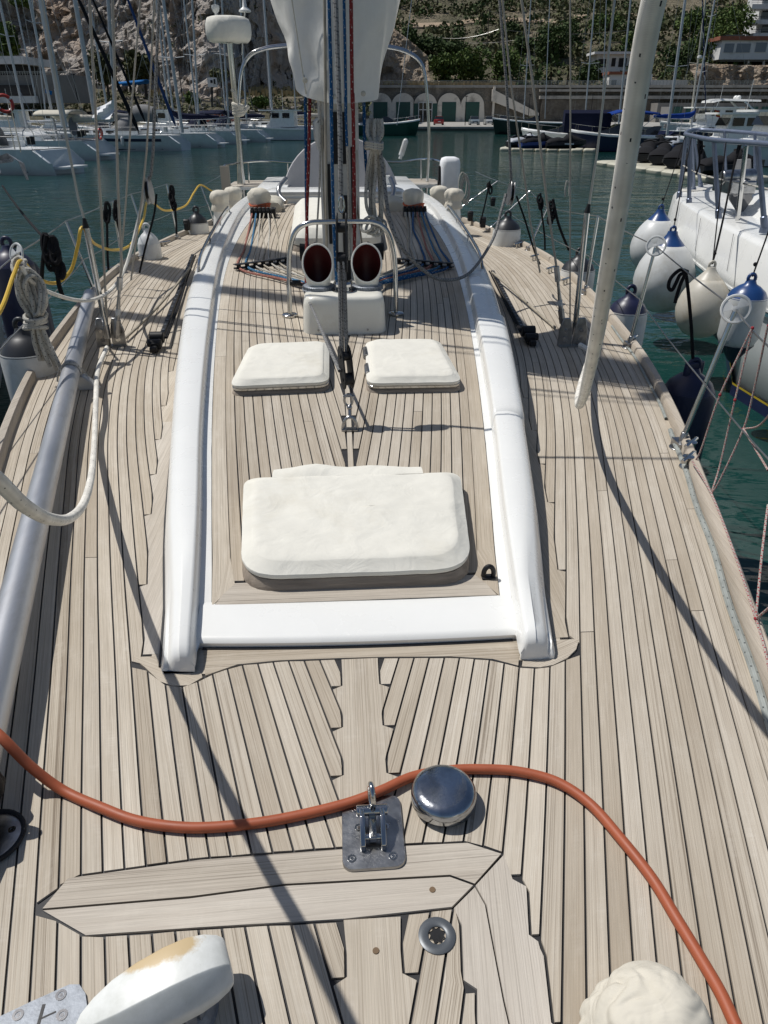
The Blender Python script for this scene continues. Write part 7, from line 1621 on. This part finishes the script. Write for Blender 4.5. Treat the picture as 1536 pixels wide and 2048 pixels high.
for y, hw, wl, z in HR: rr.append([(CX-hw-.02, y, z-.30), (CX-hw-.06, y, z-.22), (CX-hw-.05, y, z-.16), (CX-hw-.01, y, z+.26), (CX-hw+.03, y, z+.305), (CX-hw+.10, y, z+.315), (CX, y, z+.36), (CX+hw-.10, y, z+.315), (CX+hw-.03, y, z+.305), (CX+hw+.01, y, z+.26), (CX+hw+.05, y, z-.16), (CX+hw+.06, y, z-.22), (CX+hw+.02, y, z-.30)])
mb.loft(rr, closed=False); mb.build('topsides', gel, rb, smooth=50)
for nm, mt, z0, z1, g in (('rubbing_strake', teal_rub, -.335, -.275, .045), ('strake_insert', fend_w, -.285, -.262, .055)):
    mb = MB(); mb.loft([[(CX-hw-.0, y, z+z0), (CX-hw-g, y+.02, z+z0), (CX-hw-g, y+.02, z+z1), (CX-hw, y, z+z1)] for y, hw, wl, z in HR]); mb.build(nm, mt, rb, smooth=0)
mb = MB(); mb.loft([[(CX-wl-.02-.03, y-(max(0, y-7.5)*.28), WATER_Z-.02), (CX-wl-.045, y-(max(0, y-7.5)*.28), WATER_Z+.12)] for y, hw, wl, z in HR[:7]], closed=False); mb.build('boot_top', navy_paint, rb, smooth=0)
mb = MB(); mb.loft([[(CX-wl-.046, y-(max(0, y-7.5)*.28), WATER_Z+.12), (CX-wl-.05, y-(max(0, y-7.5)*.28), WATER_Z+.145)] for y, hw, wl, z in HR[:7]], closed=False); mb.build('yellow_line', yellow_st, rb, smooth=0)
jm = pm('grey_joint', (.2, .2, .2), .7)
for y in (7.2, 8.5, 9.9, 11.3):
    mb = MB(); hw = float(np.interp(y, [h[0] for h in HR], [h[1] for h in HR])); mb.tube([(CX-hw-.055, y, -.15), (CX-hw-.012, y+.12, .25)], .0035, 4); mb.build('panel_joint', jm, rb)
mb = MB(); mb.loft([[(CX+x*f, y, .30+h) for x, h in ((-1.25, 0), (-1.0, .22*g), (-.6, .30*g), (.6, .30*g), (1.0, .22*g), (1.25, 0))] for y, f, g in ((4, 1, 1.5), (7.5, 1, 1.4), (9.5, .9, 1.1), (11.2, .6, .6), (12.0, .3, .1))], closed=False); mb.build('foredeck_trunk', gel, rb, smooth=40)
mb = MB(); mb.box((CX-.2, 9.9, .64), (.75, .75, .05)); mb.build('foredeck_hatch', gel, rb, bevel=.03); mb = MB()
for i in range(4): mb.box((CX-.55+.09*i, 11.0, .47), (.035, .30, .02), .25)
mb.build('deck_vent', dark_in, rb, smooth=0)
# grey blue tubular bow rail
def RD(px, py, Y): return at(px, py, Y)
railz = 1.22
feet = [((1357,405),11.9),((1378,420),11.2),((1438,445),9.6),((1530,460),8.3),((1388,395),12.7),((1403,383),13.0)]
tp = [(1373,270,11.9),(1380,272,11.2),(1428,282,9.7),(1515,288,8.4),(1384,272,12.5),(1387,272,12.9)]
mb = MB(); topL = [at(x, y, Y) for x, y, Y in ((1640,300,7.0),(1536,288,8.1),(1428,280,9.7),(1380,271,11.2),(1371,268,11.9),(1378,262,12.9),(1400,260,13.1),(1450,262,12.6),(1500,266,12.0),(1560,272,11.0))]
mb.tube(spl(topL, 6), .030, 10); rl = mb.build('bow_rail', rail_blue, rb)
for ((fx, fy), fY), (tx, ty, tY) in zip(feet, tp):
    mb = MB(); a, b = at(fx, fy, fY), at(tx, ty, tY); mb.tube([a, a.lerp(b, .16), a.lerp(b, .17), b], [.042, .040, .030, .028], 10); mb.tube([a-Vector((0, 0, .03)), a+Vector((0, 0, .02))], .06, 12); mb.build('rail_leg', rail_blue, rl)
for (fx, fy, fY, tx, ty, tY) in ((1452,356,12.5,1449,262,12.5), (1475,440,9.2,1492,290,9.0), (1510,370,11.5,1510,268,11.6)):
    mb = MB(); mb.tube([at(fx, fy, fY), at(tx, ty, tY)], .022 if tx != 1492 else .03, 8); mb.build('rail_leg', rail_blue if tx != 1492 else steel, rl)
line('tied_string', [at(1366,331,11.9), at(1392,345,11.0), at(1432,357,9.9), at(1480,366,9.2), at(1545,380,8.4)], .010, rope_thin, 'white cord strung between the grey bow rail legs of the motorboat', 'cord')
mb = MB(); a = [at(1472,320,10.6), at(1502,318,10.6), at(1505,400,10.2), at(1482,435,10.0), at(1460,400,10.2)]
mb.add([*a, *[p+Vector((.03, .1, 0)) for p in a]], [(0,1,2,3,4),(9,8,7,6,5)] + [(i, 5+i, 5+(i+1)%5, (i+1)%5) for i in range(5)]); tag(mb.build('folded_windsurf_sail', grey_cv, None, smooth=0), 'dark grey-green canvas panel standing on the motorboat foredeck', 'canvas panel')
mb = MB(); c = at(1385,392,12.6); 
for i in range(4): mb.tube([c+Vector((.22*math.cos(t), .16*math.sin(t), .03*i)) for t in np.linspace(0, 6.283, 17)], .022, 6, caps=False)
tag(mb.build('rope_coil', rope_w, None), 'flat coil of rope on the motorboat foredeck behind its rail', 'rope')
mb = MB(); c = at(1468,372,10.0); mb.box(c, (.35, .5, .16)); mb.tube([c+Vector((-.2, 0, .1)), c+Vector((.25, 0, .12))], .09, 12); mb.tube([c+Vector((0, -.3, .05)), c+Vector((0, .5, .05))], .05, 8); mb.build('anchor_windlass', steel_worn, rb, bevel=.02)
GF = 'fenders of the white motorboat'
fender(at(1322,418,11.3), .36, .92, fend_w, fend_b, 'round white fender with a blue top, furthest from the camera', 'round', GF, at(1371,270,11.9))
fender(at(1346,462,9.7), .40, 1.05, fend_w, fend_b, 'largest round white fender with a blue top behind the nearer lifeline disc', 'round', GF, at(1383,275,11.0))
fender(at(1424,533,8.1), .30, .80, fend_t, fend_t, 'round stained grey-beige fender against the motorboat hull', 'round', GF, at(1452,285,8.9))
fender(at(1503,560,6.6), .185, .66, fend_w, fend_b, 'long white fender with blue ends behind the nearest lifeline disc', 'long', GF, at(1545,440,6.6), bottom=fend_n)
line('rail_strap', [at(1478,286,9.0), at(1462,360,8.8), at(1448,430,8.5), at(1432,500,8.2), at(1424,528,8.1)], .011, rope_k, 'black strap from the motorboat rail to the stained round fender')
line('rail_strap', [at(1482,288,9.0), at(1468,335,8.9), at(1456,392,8.7)], .011, rope_k, 'short black strap tied round the motorboat rail')
lanyard([(1405,272), (1400,300), (1398,330), (1392,350)], 10.4, .013, rope_k, 'black lashing twisted down the motorboat bow rail', 3)
# ------------------------------------------------------------------ floating dock with jet skis, boats beyond
def float_dock(px0, y0, px1, y1, label, n, wdt=1.6):
    dn = lambda y: (CAMZ - WATER_Z)/math.tan(PITCH - math.atan((1024-y)/FPX)); a, b = far(px0, dn(y0), WATER_Z), far(px1, dn(y1), WATER_Z)
    t = thing('floating_dock', label, 'floating dock', tuple(a), 'floating jet ski docks'); d = (b-a); L = d.length; d.normalize(); nrm = Vector((-d.y, d.x, 0))
    if nrm.dot(FWD) < 0: nrm = -nrm
    for i in range(n):
        mb = MB(); c = a + d*L*(i+.5)/n; w_ = L/n*.96; rr = []
        for z, f in ((-.12, .92), (.02, .99), (.16, 1.0), (.24, .94), (.27, .8)): rr.append([c + d*x*f + nrm*(y + wdt*.5) + Vector((0, 0, z)) for x, y in rrect(0, 0, w_, wdt*f, w_*.22)])
        mb.loft(rr); mb.build('float', cream_f, t, smooth=50)
    return a, b, d, nrm
cream_f = pm('beige_plastic_float', (.50, .48, .38), .55, var=.08, vs=2, dirt=(.36, .34, .26), dscale=1.5)
def jetski(p, ang, label, cover=black_cv, hull=blk, accent=None, seat=None):
    t = thing('jet_ski', label, 'jet ski', (0, 0, 0), 'jet skis on the floating docks'); q = dict(world_space=False)
    mb = MB(); mb.loft([[(x, -w_*.5, z1), (x, -w_*.55, z1*.6), (x, -w_*.25, z0), (x, w_*.25, z0), (x, w_*.55, z1*.6), (x, w_*.5, z1)] for x, w_, z0, z1 in ((-1.5, .9, .1, .45), (-1.2, 1.1, .05, .5), (0, 1.15, .05, .52), (.8, 1.0, .08, .6), (1.35, .6, .25, .66), (1.65, .12, .5, .68))]); mb.build('hull', hull, t, smooth=45, **q)
    mb = MB(); rr = []
    for x, w_, z in ((-1.48, .8, .52), (-1.2, .9, .74), (-.6, .8, .86), (-.15, .72, .80), (.1, .72, 1.02), (.35, .78, 1.10), (.55, .8, .98), (.95, .72, .84), (1.4, .4, .72), (1.6, .12, .66)):
        rr.append([(x, w_*.62*math.cos(a)*(1+.06*noise.noise(Vector((x*3, a, 1)))), .46 + (z-.46)*max(0, math.sin(a))**.8*(1+.06*noise.noise(Vector((x*4, a*2, 5))))) for a in np.linspace(0, math.pi, 13)])
    mb.loft(rr, closed=False); mb.build('cover' if seat is None else 'deck', cover, t, smooth=60, **q)
    if seat is not None:
        mb = MB(); mb.loft([[(x, -.18, .78), (x, -.16, z), (x, .16, z), (x, .18, .78)] for x, z in ((-1.2, .85), (-.9, .95), (-.2, .92), (.0, .98))]); mb.build('seat', seat, t, **q)
    mb = MB(); mb.tube([(.28, -.36, 1.06), (.38, 0, 1.13), (.28, .36, 1.06)], .045, 8); mb.build('handlebar', blk, t, **q)
    if accent:
        mb = MB(); mb.box((.2, -.60, .40), (.7, .03, .10)); mb.box((.2, .60, .40), (.7, .03, .10)); mb.build('side_badge', accent, t, smooth=0, **q)
    t.location = p; t.rotation_euler = (0, 0, ang)
dn = lambda y: (CAMZ - WATER_Z)/math.tan(PITCH - math.atan((1024-y)/FPX))
a, b, d, nrm = float_dock(1186, 330, 1420, 366, 'nearer beige floating dock carrying a row of covered jet skis', 8, 3.2)
base_a = math.atan2(d.y, d.x)
lime = pm('lime_badge', (.28, .42, .03), .5); white_b = pm('white_badge', (.6, .6, .6), .5); silver_h = pm('silver_hull', (.45, .47, .5), .35); blue_h = pm('blue_hull', (.02, .04, .16), .35)
for i, (px, py, lb, ac, hu) in enumerate(((1292,318,'black covered jet ski, leftmost on the nearer dock, right of the hanging rope',None,blk),(1322,324,'black covered jet ski, second from the left on the nearer dock',white_b,blk),(1352,331,'black covered jet ski, third from the left on the nearer dock',white_b,blk),(1384,338,'black covered jet ski behind the bow rail legs, fourth on the nearer dock',None,blk))):
    c = far(px, dn(py+18)+1.2, WATER_Z+.28); jetski(c, -YAW + R(62), lb, accent=ac, hull=hu)
jetski(far(1455, 36, WATER_Z+.28), -YAW + R(8), 'black covered jet ski with a lime badge, broadside behind the bow rail', accent=lime)
jetski(far(1310, 56, WATER_Z+.3), -YAW + R(40), 'dark jet ski with silver panels behind the covered row', cover=black_cv, hull=silver_h, seat=blk)
jetski(far(1345, 57, WATER_Z+.3), -YAW + R(40), 'blue and silver jet ski behind the covered row, beside the bow rail', cover=silver_h, hull=blue_h, seat=blk)
a2, b2, d2, n2_ = float_dock(998, 302, 1190, 305, 'further beige floating dock under the navy canopied boat', 8, 2.4)
jetski(far(1050, 64, WATER_Z+.3), -YAW + R(12), 'jet ski with pale grey side panels at the left end of the further dock', cover=silver_h, hull=blk, seat=blk)
jetski(far(1076, 62.5, WATER_Z+.3), -YAW + R(10), 'dark blue jet ski in the middle of the further dock', cover=black_cv, hull=blue_h, seat=blk)
jetski(far(1128, 62, WATER_Z+.3), -YAW + R(3), 'black covered jet ski broadside at the right end of the further dock', accent=white_b)
def motorboat(px, py, label, ang, Lb=7.0, B=2.5, hull=hull_bg, canopy=None, cabin=None, top=None, arch=False, fly=False, d=None, group='motor boats on the right side', fb=.9):
    if d is None: d = dn(py)
    c = far(px, d, WATER_Z); t = thing('motor_boat', label, 'motorboat', (0, 0, 0), group); q = dict(world_space=False)
    st = [(-Lb/2, .92, fb*.9), (-Lb*.2, 1, fb*.95), (Lb*.1, .98, fb*1.02), (Lb*.28, .8, fb*1.12), (Lb*.42, .42, fb*1.22), (Lb*.5, .04, fb*1.3)]
    mb = MB(); mb.loft([[(x, -B/2*k, z), (x-(.5 if x > Lb*.3 else 0), -B/2*k*.8, .05), (x-(.8 if x > Lb*.3 else 0), 0, -.4), (x-(.5 if x > Lb*.3 else 0), B/2*k*.8, .05), (x, B/2*k, z)] for x, k, z in st]); mb.build('hull', hull, t, smooth=40, **q)
    mb = MB(); mb.loft([[(x, -B/2*k*1.02, z-.12), (x, -B/2*k*1.02, z+.02), (x, -B/2*k*.9, z+.07), (x, 0, z+.10), (x, B/2*k*.9, z+.07), (x, B/2*k*1.02, z+.02), (x, B/2*k*1.02, z-.12)] for x, k, z in st], closed=False); mb.build('deck', gel, t, smooth=40, **q)
    mb = MB(); mb.loft([[(x, -w_, fb+.05), (x+s_, -w_*.85, fb+.05+h_), (x+s_, w_*.85, fb+.05+h_), (x, w_, fb+.05)] for x, s_, w_, h_ in ((-.4, -.3, B*.38, .75), (.2, -.2, B*.38, .72), (1.3, -.5, B*.34, .35), (Lb*.33, -.3, B*.2, .08))]); mb.build('windscreen', glass_dk if not cabin else cabin, t, smooth=30, **q)
    if cabin:
        zc_ = fb+.8
        mb = MB(); mb.loft([[(x, -w_, fb+.1), (x+s_, -w_*.92, zc_+.9), (x+s_, w_*.92, zc_+.9), (x, w_, fb+.1)] for x, s_, w_ in ((-Lb*.22, 0, B*.40), (.0, 0, B*.40), (1.0, -.45, B*.34))]); ch = mb.build('wheelhouse', gel, t, smooth=30, **q)
        for sg in (-1, 1):
            for xx in (-Lb*.12, .12): mb = MB(); mb.box((xx, sg*B*.385, zc_+.45), (.8, .06, .5)); mb.build('wheelhouse_window', glass_dk, ch, smooth=0, **q)
        mb = MB(); mb.box((.80, 0, zc_+.45), (.06, B*.62, .5), M=Matrix.Rotation(R(-22), 4, 'Y')); mb.build('windscreen_glass', glass_dk, ch, smooth=0, **q)
        mb = MB(); mb.prism(rrect(-.25, 0, Lb*.42+.9, B*.86, .3), zc_+.9, zc_+1.02); mb.build('hardtop', gel, t, smooth=30, **q)
        mb = MB(); mb.tube([(-.6, .3, zc_+1), (-.65, .3, zc_+3.0)], .02, 6); mb.build('aerial', fend_w, t, **q)
    if canopy:
        mb = MB(); z1 = fb+1.75; mb.loft([[(x, -B*.44, fb+.1), (x, -B*.42, z1-.25), (x, -B*.3, z1), (x, B*.3, z1), (x, B*.42, z1-.25), (x, B*.44, fb+.1)] for x in (-Lb*.46, -Lb*.2, .3)]); mb.build('canopy', canopy, t, smooth=30, **q)
    if top:
        mb = MB(); z1 = fb+1.55; mb.loft([[(x, B*.43*math.cos(a), z1+zz+.18*math.sin(a)) for a in np.linspace(0, math.pi, 9)] for x, zz in ((-Lb*.42, -.1), (-Lb*.2, .08), (0, .08), (Lb*.1, -.12))], closed=False); o_ = mb.build('bimini', top, t, **q); s_ = o_.modifiers.new('s', 'SOLIDIFY'); s_.thickness = .04
        for sg in (-1, 1):
            mb = MB()
            for x in (-Lb*.4, Lb*.08): mb.tube([(-Lb*.15, sg*B*.45, fb), (x, sg*B*.43, z1)], .02, 5)
            mb.build('bimini_frame', steel, o_, **q)
    if fly:
        mb = MB(); mb.loft([[(x, -w_, 2.2), (x, -w_, 2.7), (x, w_, 2.7), (x, w_, 2.2)] for x, w_ in ((-Lb*.4, B*.42), (0, B*.42), (Lb*.1, B*.3))]); fl_ = mb.build('flybridge', gel, t, **q)
        mb = MB(); mb.loft([[(x, -B*.40, z), (x, -B*.36, z+.18), (x, B*.36, z+.18), (x, B*.40, z)] for x, z in ((-Lb*.42, 3.8), (-.3, 3.9), (.6, 3.7))]); mb.build('hardtop', gel, t, **q)
        mb = MB()
        for sg in (-1, 1): mb.tube([(-Lb*.42, sg*B*.40, 2.6), (-Lb*.25, sg*B*.38, 3.85)], .09, 6); mb.tube([(.3, sg*B*.36, 2.7), (.0, sg*B*.36, 3.85)], .04, 6)
        mb.build('radar_arch', gel, fl_, **q)
        for sg in (-.5, .1): mb = MB(); mb.sphere((-Lb*.25, sg, 4.15), .26, 10, 7); mb.build('satellite_dome', gel, fl_, **q)
    mb = MB()
    for sg in (-1, 1):
        pts = [(x, sg*B/2*k*.92, z+.5) for x, k, z in st[2:]]
        for p_, q_ in zip(pts, pts[1:]): mb.tube([p_, q_], .014, 5)
        for x, k, z in st[2:]: mb.tube([(x, sg*B/2*k*.92, z), (x, sg*B/2*k*.92, z+.5)], .012, 4)
    mb.build('bow_rail', steel, t, **q)
    mb = MB(); mb.loft([[(-Lb/2-.15+x, y, z) for x, y in rrect(0, 0, .4, .34, .08)] for z in (.2, .9, 1.25)]); mb.build('outboard', blk, t, **q)
    t.location = c; t.rotation_euler = (0, 0, -YAW + ang); return t
motorboat(1128, 298, 'motorboat wrapped in a tall navy canopy, white bow with dark number', R(172), Lb=7.5, canopy=navy, d=68, fb=1.25)
motorboat(1062, 263, 'dark hulled motor yacht at the quay with tinted raked windscreen', R(188), Lb=12, B=3.6, hull=paint['black'], d=118, fb=1.6)
motorboat(1186, 264, 'motorboat with a brown bimini behind the navy canopied boat', R(190), Lb=7, top=grey_cv, d=92, fb=1.0)
motorboat(1225, 292, 'dark motorboat with a blue bimini behind the hanging rope', R(178), Lb=7.5, top=blue_cv, canopy=None, hull=navy_paint, d=66, fb=1.2)
motorboat(1410, 262, 'white flybridge motor yacht with a raised hardtop and domes', R(185), Lb=11, B=3.6, cabin=gel, fly=True, d=88, fb=1.5)
motorboat(1452, 296, 'white wheelhouse boat with an oval roof left of the larger one', R(184), Lb=7.5, cabin=gel, d=57, fb=1.0)
motorboat(1530, 312, 'larger white wheelhouse boat at the right edge', R(184), Lb=8.5, B=3.0, cabin=gel, d=48, fb=1.15)
motorboat(1300, 284, 'open white motorboat bow sticking out behind the jet skis', R(160), Lb=6, d=70, fb=1.0)
motorboat(775, 268, 'dark green hulled motorboat moored behind the mast', R(0), Lb=9, B=3.0, hull=pm('green_hull', (.015, .06, .045), .3), d=112, fb=1.5, group='motor boats beyond the mast')
sailboat(1330, 268, 'sailboat with a bright blue sail cover and varnished trim behind the jet skis', bow=1, Lh=10, mast=(1345, 0), boomcv=blue_cv, hullm=navy_paint, d=82, group='sailing boats on the right side', platform=False, yaw=R(8))
sailboat(1490, 250, 'distant sailboat with its bow to the right behind the white wheelhouse boats', bow=1, Lh=10, mast=(1520, 0), boomcv=bone, d=105, group='sailing boats on the right side', platform=False)
for a in ((1371,1340,235,80,.15,'bright grey mast with spreaders right of the hanging rope'), (1412,1385,225,88,.10,'slim tan mast with a small radar dome right of the bright one', bone), (1190,1172,225,96,.09,'slim grey mast left of the hanging rope'), (1214,1208,200,98,.06,'thin mast beside the slim grey one left of the hanging rope'), (1262,1240,235,86,.10,'grey mast just left of the hanging rope at the top'), (1290,1262,240,86,.11,'grey mast partly hidden by the hanging rope'), (1062,1048,232,120,.09,'slim mast above the dark hulled motor yacht'), (1100,1092,215,125,.07,'thin mast behind the right shrouds'), (822,794,225,110,.05,'thin white mast seen beside the sail cover')): bare_mast(*a[:6], *(a[6:] or (alu_grey,)), spr=(.45,) if a[0] in (1371, 1412, 1190, 1062) else ())
mb = MB(); q = fw(1399,117,88); mb.lathe([(.0, 0), (.25, .02), (.25, .2), (.2, .28), (0, .3)], 14, q); tag(mb.build('radar_dome', fend_w, None), 'small white radar dome on the slim tan mast', 'radar dome')
mb = MB(); A = fw(1406,40,84); B_ = fw(1412,240,84)
mb.tube([A + (A-B_)*.3, A, A.lerp(B_, .5), B_], [.06, .08, .09, .03], 8); tag(mb.build('furled_sail', rope_mat('navy_white_twist', (.02, .03, .08), (.5, .5, .5), .8, 0, .4, .5), None), 'navy and white furled jib right of the slim tan mast', 'furled sail')
f = thing('flag', 'red and yellow striped flag hanging near the flybridge yacht', 'flag', tuple(fw(1432,222,80)))
for nm, mt, z0, z1 in (('red_band', red_ring, 0, .25), ('yellow_band', yellow, .25, .75), ('red_band', red_ring, .75, 1)):
    mb = MB(); mb.loft([[fw(1429+3*z0+9*x, 219+14*z0+3*x, 80)+FWD*.1*math.sin(x*6), fw(1429+3*z1+9*x, 219+14*z1+3*x, 80)+FWD*.1*math.sin(x*6)] for x in np.linspace(0, 1, 6)], closed=False); mb.build(nm, mt, f)
mb = MB(); mb.tube([fw(1428,210,80), fw(1422,262,80)], .025, 6); mb.build('staff', alu, f)
t = thing('dock_sign', 'blue pylon with a white number on the dock at the right', 'sign', tuple(fw(1474,262,60))); mb = MB(); facade_box(mb, 1471, 1478, 236, 262, 60, .15); mb.build('panel', blue_cv, t, smooth=0)
cu = bpy.data.curves.new('sign_number', 'FONT'); cu.body = '5'; cu.size = .32; cu.align_x = 'CENTER'; cu.extrude = .004
dgm = bpy.data.objects.new('tmp', cu); C.objects.link(dgm); bpy.context.view_layer.update(); me = bpy.data.meshes.new_from_object(dgm); bpy.data.objects.remove(dgm); me.materials.clear(); me.materials.append(white_b)
o = bpy.data.objects.new('sign_number', me); C.objects.link(o); o.parent = t; o.location = fw(1474.5, 259, 59.95) - t.location; o.rotation_euler = (R(90), 0, -YAW)
# short pontoon behind the near dock
mb = MB(); hbox(mb, 1180, 1700, 70, 73, WATER_Z-.3, WATER_Z+.45); tag(mb.build('pontoon', concrete, None, smooth=0), kind='structure')

# cabin cruisers in the second row on the left, seen over the decks of the sailing boats
for px, d, Lb, cb, lb in ((25, 90, 9, True, 'white cabin cruiser behind the nearest sailboats at the far left'), (120, 91, 8.5, True, 'white cabin cruiser behind the thick grey mast near the left edge'), (215, 90, 8, False, 'open white cruiser behind the white tarpaulin'), (318, 92, 9, True, 'white cabin cruiser behind the grey tarpaulin and blue furled jib'), (430, 93, 8, False, 'open white cruiser below the small white hut'), (560, 93, 9, True, 'white cabin cruiser behind the long pale sailboat hull')):
    motorboat(px, 0, lb, R(176), Lb=Lb, B=3.0, cabin=gel if cb else None, top=None if cb else navy, d=d, group='cabin cruisers in the second row on the left', fb=1.25)
